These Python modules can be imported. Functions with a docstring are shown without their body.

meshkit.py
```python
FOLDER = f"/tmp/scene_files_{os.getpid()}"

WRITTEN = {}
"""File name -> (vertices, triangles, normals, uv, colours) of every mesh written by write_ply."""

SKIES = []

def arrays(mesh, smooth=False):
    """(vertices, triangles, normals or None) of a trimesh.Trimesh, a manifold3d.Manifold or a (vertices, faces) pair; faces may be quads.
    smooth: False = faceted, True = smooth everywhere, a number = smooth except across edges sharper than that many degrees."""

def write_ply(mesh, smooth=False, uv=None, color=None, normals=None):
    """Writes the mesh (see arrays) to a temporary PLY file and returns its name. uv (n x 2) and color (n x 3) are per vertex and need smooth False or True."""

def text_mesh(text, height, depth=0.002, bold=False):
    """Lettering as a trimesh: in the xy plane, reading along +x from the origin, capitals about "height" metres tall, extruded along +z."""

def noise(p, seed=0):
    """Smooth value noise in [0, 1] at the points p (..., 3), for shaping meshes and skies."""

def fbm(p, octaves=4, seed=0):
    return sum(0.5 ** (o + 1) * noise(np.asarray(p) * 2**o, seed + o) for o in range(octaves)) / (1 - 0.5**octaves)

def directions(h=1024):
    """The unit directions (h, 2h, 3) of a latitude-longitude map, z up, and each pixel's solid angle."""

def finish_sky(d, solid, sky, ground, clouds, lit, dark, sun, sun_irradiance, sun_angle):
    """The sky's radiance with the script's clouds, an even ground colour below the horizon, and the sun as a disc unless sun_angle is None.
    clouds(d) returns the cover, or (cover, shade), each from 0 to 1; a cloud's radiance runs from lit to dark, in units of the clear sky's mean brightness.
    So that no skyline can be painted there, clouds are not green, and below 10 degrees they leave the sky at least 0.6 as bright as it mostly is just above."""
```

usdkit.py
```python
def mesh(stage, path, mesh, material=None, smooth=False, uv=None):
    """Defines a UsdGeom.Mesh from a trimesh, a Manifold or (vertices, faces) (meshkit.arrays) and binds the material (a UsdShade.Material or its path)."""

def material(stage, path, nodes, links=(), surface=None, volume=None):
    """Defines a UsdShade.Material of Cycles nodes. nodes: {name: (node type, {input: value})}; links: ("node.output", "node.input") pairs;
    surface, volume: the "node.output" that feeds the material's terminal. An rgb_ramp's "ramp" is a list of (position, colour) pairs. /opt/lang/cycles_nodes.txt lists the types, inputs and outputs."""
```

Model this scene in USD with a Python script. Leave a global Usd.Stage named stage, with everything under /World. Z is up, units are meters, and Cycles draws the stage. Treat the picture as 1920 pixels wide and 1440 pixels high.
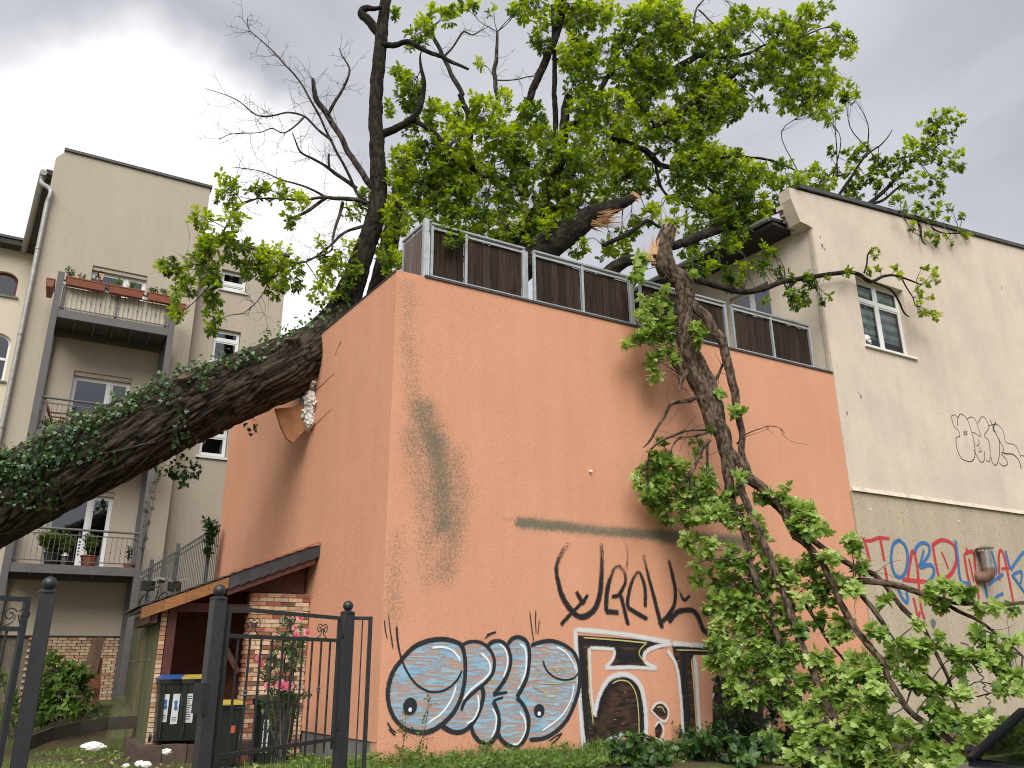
import math, random
import numpy as np, trimesh, usdkit, meshkit
import manifold3d as m3
from shapely.geometry import Polygon, LineString, box as sbox
from shapely.ops import unary_union
from pxr import Usd, UsdGeom, UsdLux, UsdShade, Gf, Sdf, Vt

stage = Usd.Stage.CreateInMemory()
UsdGeom.SetStageUpAxis(stage, "Z")
UsdGeom.SetStageMetersPerUnit(stage, 1.0)
UsdGeom.Xform.Define(stage, "/World")
UsdGeom.Scope.Define(stage, "/World/Looks")
rng = np.random.default_rng(7)
random.seed(7)

# ------------------------------------------------------------------ camera
FPX = 1530.0                                   # focal length in pixels of the 1920 x 1440 photograph
PIT, ROL = math.radians(19.0), math.radians(0.5)
EYE = np.array([0, 0, 1.3])
FW = np.array([0, math.cos(PIT), math.sin(PIT)])
U0 = np.array([0, -math.sin(PIT), math.cos(PIT)])
RT = math.cos(ROL) * np.array([1.0, 0, 0]) - math.sin(ROL) * U0
UP = math.sin(ROL) * np.array([1.0, 0, 0]) + math.cos(ROL) * U0
cam = UsdGeom.Camera.Define(stage, "/World/camera")
cam.CreateHorizontalApertureAttr(36.0)
cam.CreateVerticalApertureAttr(27.0)
cam.CreateFocalLengthAttr(FPX / 1920 * 36)
cam.CreateClippingRangeAttr(Gf.Vec2f(0.05, 3000))
cam.CreateExposureAttr(1.36)
M4 = np.eye(4)
M4[0, :3], M4[1, :3], M4[2, :3], M4[3, :3] = RT, UP, -FW, EYE
UsdGeom.Xformable(cam).AddTransformOp().Set(Gf.Matrix4d(*M4.ravel().tolist()))

# ------------------------------------------------------------------ sky and soft sun behind cloud
SUN_AZ, SUN_EL = math.radians(184), math.radians(46)        # atan2(x, y) of the direction towards the sun
SUN = np.array([math.sin(SUN_AZ) * math.cos(SUN_EL), math.cos(SUN_AZ) * math.cos(SUN_EL), math.sin(SUN_EL)])
CLOUD = 3.25
def ray(x, y):
    return FW + RT * (x - 960) / FPX + UP * (720 - y) / FPX
gl = ray(290, 560); gl = gl / np.linalg.norm(gl)             # the thin bright part of the cloud cover
dome = UsdLux.DomeLight.Define(stage, "/World/sky")
dome.GetPrim().SetCustomDataByKey("kind", "structure")
dome.GetPrim().SetCustomDataByKey("label", "overcast grey sky with a bright white patch at the left")
k = CLOUD
skym = usdkit.material(stage, "/World/Looks/sky_clouds", {
    "tc": ("texture_coordinate", {}),
    "sky": ("sky_texture", {"sky_type": "single_scattering", "sun_disc": False, "sun_elevation": SUN_EL, "sun_rotation": SUN_AZ}),
    "mp": ("mapping", {"scale": (1.0, 1.0, 1.9), "rotation": (0.25, 0.0, 0.5), "location": (3.1, 1.7, 0.4)}),
    "n1": ("noise_texture", {"scale": 2.1, "detail": 7.0, "roughness": 0.5, "distortion": 0.5}),
    "r1": ("rgb_ramp", {"ramp": [(0.0, (.64 * k, .65 * k, .71 * k)), (0.38, (.78 * k, .79 * k, .86 * k)), (0.5, (.92 * k, .93 * k, 1.0 * k)), (0.6, (1.04 * k, 1.045 * k, 1.10 * k)), (1.0, (1.15 * k, 1.15 * k, 1.2 * k))]}),
    "nv": ("vector_math", {"math_type": "normalize"}),
    "dot": ("vector_math", {"math_type": "dot_product", "vector2": tuple(gl)}),
    "n2": ("noise_texture", {"scale": 3.5, "detail": 5.0, "roughness": 0.55}),
    "nm": ("map_range", {"from_min": 0.25, "from_max": 0.75, "to_min": -0.013, "to_max": 0.013}),
    "ad": ("math", {"math_type": "add"}),
    "lobe": ("map_range", {"range_type": "smoothstep", "from_min": 0.957, "from_max": 0.976, "to_min": 0.0, "to_max": 1.0, "clamp": True}),
    "br": ("mix_color", {"blend_type": "mix", "b": (1.9 * k, 1.86 * k, 1.86 * k), "use_clamp": False}),
    "mx": ("mix_color", {"fac": 0.93, "use_clamp": False}),
    "bg": ("background_shader", {"strength": 0.08})},
    [("tc.generated", "mp.vector"), ("mp.vector", "n1.vector"), ("n1.fac", "r1.fac"), ("tc.generated", "nv.vector1"), ("nv.vector", "dot.vector1"),
     ("tc.generated", "n2.vector"), ("n2.fac", "nm.value"), ("nm.result", "ad.value1"), ("dot.value", "ad.value2"), ("ad.value", "lobe.value"),
     ("lobe.result", "br.fac"), ("r1.color", "br.a"), ("sky.color", "mx.a"), ("br.result", "mx.b"), ("mx.result", "bg.color")], surface="bg.background")
UsdShade.MaterialBindingAPI.Apply(dome.GetPrim()).Bind(skym)
sun = UsdLux.DistantLight.Define(stage, "/World/sun")
sun.CreateIntensityAttr(0.4)
sun.CreateAngleAttr(50.0)
sun.CreateNormalizeAttr(True)
sun.CreateColorAttr(Gf.Vec3f(1.0, 0.97, 0.93))
zx = np.cross([0, 0, 1.0], SUN); zx /= np.linalg.norm(zx); zy = np.cross(SUN, zx)
L4 = np.eye(4); L4[0, :3], L4[1, :3], L4[2, :3] = zx, zy, SUN
UsdGeom.Xformable(sun).AddTransformOp().Set(Gf.Matrix4d(*L4.ravel().tolist()))

# ------------------------------------------------------------------ geometry helpers
def atY(x, y, Y):
    "The point of the photograph's line of sight (x, y) at the distance Y north of the camera."
    d = ray(x, y)
    return EYE + d * (Y / d[1])
def proj(p):
    q = np.asarray(p) - EYE
    return 960 + FPX * (q @ RT) / (q @ FW), 720 - FPX * (q @ UP) / (q @ FW)

class Plane:
    "A vertical plane: u runs horizontally along it, z up, d out of it towards the viewer."
    def __init__(s, P, az, flip=False, back=0.0):
        a = math.radians(az)
        s.u = np.array([math.sin(a), math.cos(a), 0])
        s.n = np.array([math.cos(a), -math.sin(a), 0]) * (-1 if flip else 1)
        s.P = np.array([P[0], P[1], 0.0]) - s.n * back
    def w(s, u, z, d=0.0):
        return s.P + s.u * u + s.n * d + np.array([0, 0, z])
    def px(s, x, y, d=0.0):
        r = ray(x, y)
        q = EYE + r * (((s.P + s.n * d) - EYE) @ s.n / (r @ s.n)) - s.P
        return np.array([q @ s.u, q[2]])

class MB:
    "Collects pieces into one mesh."
    def __init__(s):
        s.v, s.f, s.n, s.a = [], [], 0, []
    def add(s, v, f, a=None):
        v = np.asarray(v, float); f = np.asarray(f, int)
        if f.shape[1] == 4:
            f = np.vstack([f[:, [0, 1, 2]], f[:, [0, 2, 3]]])
        s.v.append(v); s.f.append(f + s.n); s.n += len(v)
        s.a.append(np.zeros(len(v)) if a is None else np.broadcast_to(np.asarray(a, float), (len(v),)))
        return s
    def mesh(s, m):
        return s.add(m.vertices, m.faces)
    def hexa(s, c):
        "c: eight corners, bottom four then top four."
        return s.add(c, [[0, 3, 2, 1], [4, 5, 6, 7], [0, 1, 5, 4], [1, 2, 6, 5], [2, 3, 7, 6], [3, 0, 4, 7]])
    def box(s, pl, u0, u1, z0, z1, d0, d1):
        return s.hexa([pl.w(u0, z0, d0), pl.w(u1, z0, d0), pl.w(u1, z0, d1), pl.w(u0, z0, d1), pl.w(u0, z1, d0), pl.w(u1, z1, d0), pl.w(u1, z1, d1), pl.w(u0, z1, d1)])
    def bar(s, a, b, w, h=None, up=(0, 0, 1)):
        "A square bar from a to b."
        a, b = np.asarray(a, float), np.asarray(b, float); h = h or w
        t = b - a; t /= np.linalg.norm(t)
        x = np.cross(t, up)
        if np.linalg.norm(x) < 1e-3: x = np.cross(t, (1, 0, 0))
        x /= np.linalg.norm(x); y = np.cross(x, t)
        o = [(-1, -1), (1, -1), (1, 1), (-1, 1)]
        return s.hexa([a + x * i * w / 2 + y * j * h / 2 for i, j in o] + [b + x * i * w / 2 + y * j * h / 2 for i, j in o])
    def tube(s, P, r, n=8, cap=True, a=None):
        v, f = tube(P, r, n, cap)
        return s.add(v, f, a)
    def sheet(s, pl, u0, u1, z0, z1, d):
        "One rectangle that faces out of the plane."
        c = [pl.w(u0, z0, d), pl.w(u1, z0, d), pl.w(u1, z1, d), pl.w(u0, z1, d)]
        return s.add(c if np.cross(pl.u, [0, 0, 1.0]) @ pl.n > 0 else c[::-1], [[0, 1, 2, 3]])
    def poly(s, pl, polygon, d0, d1):
        "A polygon in a plane's (u, z), from d0 to d1."
        for g in getattr(polygon, "geoms", [polygon]):
            if g.is_empty or g.area < 1e-7: continue
            m = trimesh.creation.extrude_polygon(g, d1 - d0, engine="earcut")
            v = np.asarray(m.vertices)
            s.add(pl.P + v[:, :1] * pl.u + v[:, 1:2] * np.array([0, 0, 1.0]) + (v[:, 2:3] + d0) * pl.n, m.faces)
        return s
    def get(s):
        return np.vstack(s.v), np.vstack(s.f)

def tube(P, r, n=8, cap=True):
    P = np.asarray(P, float); r = np.broadcast_to(np.asarray(r, float), (len(P),))
    T = np.gradient(P, axis=0); T /= np.maximum(np.linalg.norm(T, axis=1, keepdims=True), 1e-9)
    x = np.cross(T[0], [0.3, 0.2, 1.0])
    x /= np.linalg.norm(x)
    th = np.arange(n) / n * 2 * np.pi
    V = np.empty((len(P), n, 3))
    for i in range(len(P)):
        x = x - T[i] * (x @ T[i]); x /= np.linalg.norm(x)
        y = np.cross(T[i], x)
        V[i] = P[i] + r[i] * (np.cos(th)[:, None] * x + np.sin(th)[:, None] * y)
    i, j = np.meshgrid(np.arange(len(P) - 1), np.arange(n), indexing="ij"); k = (j + 1) % n
    F = np.stack([i * n + j, i * n + k, (i + 1) * n + k, (i + 1) * n + j], -1).reshape(-1, 4)
    F = np.vstack([F[:, [0, 1, 2]], F[:, [0, 2, 3]]])
    v = V.reshape(-1, 3)
    if cap:
        e = (len(P) - 1) * n; m = len(v)
        v = np.vstack([v, P[0], P[-1]]); j = np.arange(n); k = (j + 1) % n
        F = np.vstack([F, np.stack([k, j, np.full(n, m)], 1), np.stack([e + j, e + k, np.full(n, m + 1)], 1)])
    return v, F

def spline(P, per=6):
    "Catmull-Rom through the rows of P (any columns)."
    P = np.asarray(P, float)
    Q = np.vstack([2 * P[0] - P[1], P, 2 * P[-1] - P[-2]])
    t = (np.arange(per) / per)[:, None]
    out = [0.5 * (2 * b + (c - a) * t + (2 * a - 5 * b + 4 * c - d) * t**2 + (3 * b - a - 3 * c + d) * t**3) for a, b, c, d in zip(Q, Q[1:], Q[2:], Q[3:])]
    return np.vstack(out + [P[-1:]])

# ------------------------------------------------------------------ prims
taken, origin = set(), {}
def numbered(parent, name):
    p, i = f"{parent}/{name}", 0
    while p in taken:
        i += 1; p = f"{parent}/{name}_{i:03d}"
    taken.add(p)
    return p
def tag(prim, label=None, cat=None, group=None, kind=None):
    prim = prim.GetPrim() if hasattr(prim, "GetPrim") else prim
    for key, val in (("label", label), ("category", cat), ("group", group), ("kind", kind)):
        if val: prim.SetCustomDataByKey(key, val)
    return prim
def thing(name, label, cat, loc=(0, 0, 0), group=None, kind=None):
    x = UsdGeom.Xform.Define(stage, numbered("/World", name))
    x.AddTranslateOp().Set(Gf.Vec3d(*map(float, loc)))
    origin[str(x.GetPath())] = np.asarray(loc, float)
    return tag(x, label, cat, group, kind)
def put(parent, name, mb, mat, smooth=False, label=None, kind=None, attr=None):
    "One mesh under a thing or a part (parent: a prim), or at top level (parent None)."
    root = "/World" if parent is None else str(parent.GetPath())
    p = numbered(root, name)
    v, f = mb.get() if isinstance(mb, MB) else mb
    o = origin.get(root, np.zeros(3)); origin[p] = o
    m = usdkit.mesh(stage, p, (np.asarray(v) - o, f), mat, smooth=smooth)
    if attr is not None or (isinstance(mb, MB) and any(x.any() for x in mb.a)):
        a = np.concatenate(mb.a) if attr is None else attr
        UsdGeom.PrimvarsAPI(m).CreatePrimvar("tint", Sdf.ValueTypeNames.FloatArray, "vertex").Set(Vt.FloatArray.FromNumpy(np.asarray(a, np.float32)))
    if label or kind: tag(m, label, None, None, kind)
    return m.GetPrim()
def single(name, mb, mat, label, cat, group=None, kind=None, smooth=False):
    return tag(put(None, name, mb, mat, smooth), label, cat, group, kind)
def again(src, loc, label, rotz=0.0, group=None, scale=None):
    "A copy of a thing with its parts."
    was = src.GetCustomData()
    x = UsdGeom.Xform.Define(stage, numbered("/World", src.GetName().rstrip("0123456789").rstrip("_")))
    x.GetPrim().GetReferences().AddInternalReference(src.GetPath())
    x.ClearXformOpOrder(); x.GetPrim().RemoveProperty("xformOp:translate")
    xf = UsdGeom.XformCommonAPI(x)
    xf.SetTranslate(Gf.Vec3d(*map(float, loc))); xf.SetRotate(Gf.Vec3f(0, 0, math.degrees(rotz)))
    if scale: xf.SetScale(Gf.Vec3f(scale, scale, scale))
    x.GetPrim().SetInstanceable(True)
    return tag(x, label, was["category"], group or was.get("group"))

# ------------------------------------------------------------------ materials
LK = "/World/Looks/"
def mat(name, nodes, links, surface="p.BSDF"):
    return usdkit.material(stage, LK + name, nodes, links, surface=surface)
def plain(name, col, rough=0.6, var=0.12, scale=6.0, bump=0.0, bscale=60.0, metal=0.0, spec=0.5, stretch=(1, 1, 1), bdist=0.02):
    "A coloured surface with mottled tone, a random tone for each piece and optional fine relief."
    c = np.array(col)
    n = {"g": ("geometry", {}), "m": ("mapping", {"scale": stretch}), "n": ("noise_texture", {"scale": scale, "detail": 6.0, "roughness": 0.6}),
         "r": ("rgb_ramp", {"ramp": [(0.25, tuple(c * (1 - var * 1.6))), (0.5, tuple(c)), (0.75, tuple(np.minimum(c * (1 + var * 1.4), 1)))]}),
         "oi": ("object_info", {}), "mr": ("map_range", {"to_min": 1 - var * .9, "to_max": 1 + var * .9}), "h": ("hsv", {}),
         "p": ("principled_bsdf", {"roughness": rough, "metallic": metal, "specular_ior_level": spec})}
    l = [("g.position", "m.vector"), ("m.vector", "n.vector"), ("n.fac", "r.fac"), ("oi.random", "mr.value"), ("mr.result", "h.value"), ("r.color", "h.color"), ("h.color", "p.base_color")]
    if bump:
        n["n2"] = ("noise_texture", {"scale": bscale, "detail": 4.0, "roughness": 0.65}); n["b"] = ("bump", {"strength": bump, "distance": bdist})
        l += [("m.vector", "n2.vector"), ("n2.fac", "b.height"), ("b.normal", "p.normal")]
    return mat(name, n, l)
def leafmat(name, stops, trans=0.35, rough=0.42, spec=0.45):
    "Leaves: the tone follows the tint given to each leaf, light comes through."
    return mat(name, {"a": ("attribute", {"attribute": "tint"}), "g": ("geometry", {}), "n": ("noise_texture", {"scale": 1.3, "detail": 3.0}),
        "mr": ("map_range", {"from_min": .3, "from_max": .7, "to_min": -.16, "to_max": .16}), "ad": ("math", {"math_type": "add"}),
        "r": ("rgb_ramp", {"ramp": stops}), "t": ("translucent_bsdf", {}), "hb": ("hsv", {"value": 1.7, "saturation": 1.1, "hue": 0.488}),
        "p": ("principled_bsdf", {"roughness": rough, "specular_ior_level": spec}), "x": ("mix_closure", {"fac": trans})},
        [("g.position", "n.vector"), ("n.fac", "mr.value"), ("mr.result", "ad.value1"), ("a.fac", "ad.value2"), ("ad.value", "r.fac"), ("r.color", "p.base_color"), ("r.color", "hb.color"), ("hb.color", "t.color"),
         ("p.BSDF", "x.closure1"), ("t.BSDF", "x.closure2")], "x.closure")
def glassmat(name, tint=(0.03, 0.035, 0.04), rough=0.03, ior=1.75):
    "A window pane: what lies behind shows through, the sky reflects."
    return mat(name, {"t": ("transparent_bsdf", {"color": (0.8, 0.85, 0.85)}), "gl": ("glossy_bsdf", {"color": (.95, .97, 1), "roughness": rough}), "fr": ("fresnel", {"IOR": ior}), "x": ("mix_closure", {})},
        [("fr.fac", "x.fac"), ("t.BSDF", "x.closure1"), ("gl.BSDF", "x.closure2")], "x.closure")
# stucco: the stain comes from "tint" at the vertices where a wall has one
def stucco(name, col, col2, stain=(0.175, 0.155, 0.105), grain=55.0, rough=0.85, bump=0.55, streak=0.0, spec=0.25, spk=.8):
    n = {"g": ("geometry", {}), "n1": ("noise_texture", {"scale": 0.55, "detail": 9.0, "roughness": 0.68}), "r1": ("rgb_ramp", {"ramp": [(0.3, col2), (0.68, col)]}),
         "n2": ("noise_texture", {"scale": grain, "detail": 3.0, "roughness": 0.7}), "r2": ("rgb_ramp", {"ramp": [(0.34, (.45, .40, .37)), (0.43, (1, 1, 1))]}),
         "mu": ("mix_color", {"blend_type": "multiply", "fac": spk}),
         "a": ("attribute", {"attribute": "tint"}), "n3": ("noise_texture", {"scale": 26.0, "detail": 5.0, "roughness": 0.75}), "sb": ("map_range", {"from_min": .3, "from_max": .7, "to_min": -.34, "to_max": .34}),
         "ad": ("math", {"math_type": "add"}), "st": ("map_range", {"range_type": "smoothstep", "from_min": .18, "from_max": .85, "clamp": True}),
         "gt": ("math", {"math_type": "multiply"}), "cl": ("map_range", {"from_min": 0.0, "from_max": .12, "clamp": True}),
         "mx": ("mix_color", {"b": stain}), "ms": ("mapping", {"scale": (1.5, 1.5, 0.13)}), "n4": ("noise_texture", {"scale": 1.6, "detail": 6.0, "roughness": 0.65}),
         "r4": ("rgb_ramp", {"ramp": [(0.40, (1 - streak, 1 - streak, 1 - streak * 1.1)), (0.62, (1, 1, 1))]}), "mu2": ("mix_color", {"blend_type": "multiply", "fac": 1.0}),
         "nb": ("noise_texture", {"scale": grain * 1.1, "detail": 5.0, "roughness": 0.7}), "b": ("bump", {"strength": bump, "distance": 0.03}),
         "p": ("principled_bsdf", {"roughness": rough, "specular_ior_level": spec})}
    l = [("g.position", "n1.vector"), ("g.position", "n2.vector"), ("g.position", "n3.vector"), ("g.position", "nb.vector"), ("g.position", "ms.vector"), ("ms.vector", "n4.vector"),
         ("n1.fac", "r1.fac"), ("r1.color", "mu.a"), ("n2.fac", "r2.fac"), ("r2.color", "mu.b"), ("n4.fac", "r4.fac"), ("mu.result", "mu2.a"), ("r4.color", "mu2.b"),
         ("n3.fac", "sb.value"), ("sb.result", "ad.value1"), ("a.fac", "ad.value2"), ("ad.value", "st.value"), ("a.fac", "cl.value"), ("st.result", "gt.value1"), ("cl.result", "gt.value2"), ("gt.value", "mx.fac"),
         ("mu2.result", "mx.a"), ("mx.result", "p.base_color"), ("nb.fac", "b.height"), ("b.normal", "p.normal")]
    return mat(name, n, l)
ORANGE = stucco("orange_stucco", (.72, .36, .226), (.685, .33, .20), streak=.05, grain=48)
BEIGE = stucco("beige_stucco", (.72, .61, .495), (.58, .495, .405), grain=22, bump=.35, streak=.05, spk=.3, stain=(.2, .18, .15))
BEIGELOW = stucco("beige_lower_plaster", (.50, .425, .31), (.455, .385, .285), grain=22, bump=.3, streak=.10)
CREAM = stucco("cream_stucco", (.49, .425, .335), (.455, .395, .31), grain=40, bump=.25, streak=.04)
CREAM2 = stucco("wing_stucco", (.49, .42, .335), (.455, .39, .31), grain=40, bump=.25, streak=.06)
YELLOW = stucco("yellow_stucco", (.62, .56, .45), (.58, .52, .41), grain=40, bump=.2)
def bark(name, c0, c1, scale=9.0, bump=1.0, moss=0.0):
    return mat(name, {"g": ("geometry", {}), "n": ("noise_texture", {"scale": scale, "detail": 8.0, "roughness": 0.7, "distortion": .4}), "r": ("rgb_ramp", {"ramp": [(0.28, c0), (0.72, c1)]}),
        "a": ("attribute", {"attribute": "tint"}), "ra": ("rgb_ramp", {"ramp": [(0.0, (.10, .09, .085)), (0.35, (.42, .41, .40)), (.7, (1.25, 1.22, 1.18)), (1.0, (1.9, 1.82, 1.72))]}), "mu": ("mix_color", {"blend_type": "multiply", "fac": 1.0, "use_clamp": False}),
        "nm": ("noise_texture", {"scale": 1.7, "detail": 5.0}), "rm": ("rgb_ramp", {"ramp": [(.5, (0, 0, 0)), (.68, (moss, moss, moss))]}), "mx": ("mix_color", {"b": (.055, .06, .02)}),
        "n2": ("noise_texture", {"scale": scale * 4, "detail": 6.0, "roughness": .7}), "b": ("bump", {"strength": bump, "distance": .03}), "p": ("principled_bsdf", {"roughness": .9, "specular_ior_level": .2})},
        [("g.position", "n.vector"), ("n.fac", "r.fac"), ("a.fac", "ra.fac"), ("r.color", "mu.a"), ("ra.color", "mu.b"), ("g.position", "nm.vector"), ("nm.fac", "rm.fac"), ("rm.color", "mx.fac"), ("mu.result", "mx.a"), ("mx.result", "p.base_color"),
         ("g.position", "n2.vector"), ("n2.fac", "b.height"), ("b.normal", "p.normal")])
BARK = bark("oak_bark", (.014, .0105, .0085), (.042, .033, .026), moss=.25)
BARK2 = bark("hanging_bark", (.065, .045, .032), (.165, .12, .088), scale=12)
TWIG = plain("twig_bark", (.052, .041, .034), .85, .3, 10)
BARKT = bark("trunk_bark", (.022, .017, .0135), (.072, .057, .045), moss=.3)
DEADTWIG = plain("dead_twig_bark", (.10, .088, .078), .85, .3, 10)
WOOD = plain("split_wood", (.56, .33, .17), .7, .28, 3.0, .5, 40, stretch=(1, 1, 1))
GALV = plain("galvanised_steel", (.46, .48, .48), .45, .14, 9, metal=.55)
BOARD = plain("weathered_board", (.040, .026, .019), .85, .35, 3.0, .35, 40, spec=.15, stretch=(6, 6, .5))
SIDEBOARD = plain("weathered_side_board", (.15, .115, .095), .75, .3, 3.0, .35, 40, stretch=(6, 6, .5))
STEEL = plain("grey_painted_steel", (.105, .098, .098), .5, .1, 5)
DARKSTEEL = plain("anthracite_paint", (.022, .023, .026), .38, .15, 14, .08, 160)
ZINC = plain("zinc_sheet", (.30, .29, .27), .5, .2, 5, metal=.3)
ROOFDARK = plain("dark_roof_metal", (.055, .053, .055), .55, .25, 5)
SOFFIT = plain("dark_soffit", (.03, .027, .024), .8, .3, 5)
WHITE = plain("white_window_frame", (.74, .74, .72), .35, .05, 3)
PLASTERWHITE = plain("broken_insulation", (.70, .68, .63), .95, .15, 12, .7, 30)
GLASS = glassmat("window_glass", ior=2.3)
GLASS2 = glassmat("clear_window_glass", ior=1.5)
DARKROOM = plain("dark_room", (.022, .024, .028), .9, .2, 2)
GREYROOM = plain("grey_room", (.16, .17, .19), .9, .2, 2)  # brightened blue grey stands in for sky reflected by the panes
CONC = plain("concrete", (.17, .165, .15), .9, .2, 2.5, .4, 40)
PALESTONE = plain("pale_cornice", (.52, .45, .36), .85, .15, 4, .4, 40)
TERRA = plain("terracotta", (.26, .075, .035), .6, .14, 8)
SLATE = plain("slate", (.032, .031, .034), .55, .22, 6, .2, 30)
RED = plain("red_timber", (.07, .019, .011), .6, .25, 4, .2, 40, stretch=(3, 3, 1))
PINE = plain("varnished_fascia", (.21, .088, .024), .5, .3, 3, .2, 40, stretch=(1, 1, 8))
REDROOF = plain("red_roof_edge", (.33, .085, .035), .5, .15, 6)
BRICKS = [plain(f"brick_tone_{w}", c, .88, .2, 9, .6, 50) for w, c in (("pale", (.50, .335, .21)), ("orange", (.42, .215, .12)), ("red", (.27, .095, .055)), ("burnt", (.155, .085, .055)), ("sand", (.54, .40, .26)))]
MORTAR = plain("mortar", (.36, .32, .26), .95, .15, 12, .5, 60)
MORTARDARK = plain("grey_mortar", (.17, .14, .105), .95, .2, 12, .5, 60)
GREENBOARD = plain("mossy_green_board", (.105, .105, .045), .85, .3, 2.5, .3, 30, stretch=(4, 4, .4))
FENCEGREY = plain("grey_fence_paint", (.062, .065, .062), .5, .12, 6)
BIN = plain("black_bin_plastic", (.014, .017, .015), .42, .15, 5, .1, 100)
BINBLUE = plain("blue_lid", (.018, .06, .20), .4, .1, 5)
BINYEL = plain("yellow_lid", (.32, .25, .04), .4, .1, 5)
PAPER = plain("white_sticker", (.62, .62, .60), .5, .05, 5)
INK = plain("sticker_ink", (.04, .05, .07), .6, .05, 5)
INKBLUE = plain("blue_ink", (.03, .12, .35), .6, .05, 5)
INKRED = plain("red_sticker", (.5, .09, .05), .5, .05, 5)
SOIL = plain("soil", (.075, .052, .035), .95, .35, 4, .8, 30, bdist=.05)
ROUGHWOOD = plain("old_plank", (.10, .06, .035), .85, .3, 4, .3, 40)
REDPLANK = plain("red_old_plank", (.20, .07, .035), .85, .3, 4, .3, 40)
LEAF = leafmat("oak_leaf", [(0.0, (.030, .062, .010)), (.3, (.085, .155, .015)), (.55, (.20, .29, .022)), (.8, (.31, .40, .034)), (1.0, (.40, .47, .06))], .52)
LEAFH = leafmat("hanging_leaf", [(0.0, (.04, .085, .018)), (.35, (.10, .18, .030)), (.6, (.205, .32, .055)), (.85, (.36, .48, .13)), (1.0, (.46, .56, .22))], .34)
IVY = leafmat("ivy_leaf", [(0.0, (.010, .030, .009)), (.4, (.024, .064, .014)), (.75, (.055, .12, .026)), (1.0, (.14, .22, .05))], .18, .32, .55)
WEED = leafmat("weed_leaf", [(0.0, (.024, .056, .012)), (.4, (.065, .125, .02)), (.75, (.12, .205, .03)), (1.0, (.2, .30, .06))], .3)
DARKLEAF = leafmat("bush_leaf", [(0.0, (.012, .034, .010)), (.4, (.030, .075, .016)), (.75, (.06, .13, .025)), (1.0, (.1, .18, .04))], .2)
GRASS = leafmat("grass_blade", [(0.0, (.05, .085, .018)), (.4, (.10, .155, .028)), (.75, (.17, .23, .045)), (1.0, (.30, .30, .12))], .25)
PETAL = leafmat("rose_petal", [(0.0, (.60, .18, .24)), (.5, (.74, .32, .37)), (1.0, (.80, .50, .50))], .3)
SKIN = plain("skin", (.45, .26, .18), .5, .06, 5)
HAIR = plain("dark_hair", (.018, .011, .008), .9, .2, 30, spec=.1)
CLOTH = plain("dark_brown_top", (.035, .026, .022), .85, .15, 12)
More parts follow.
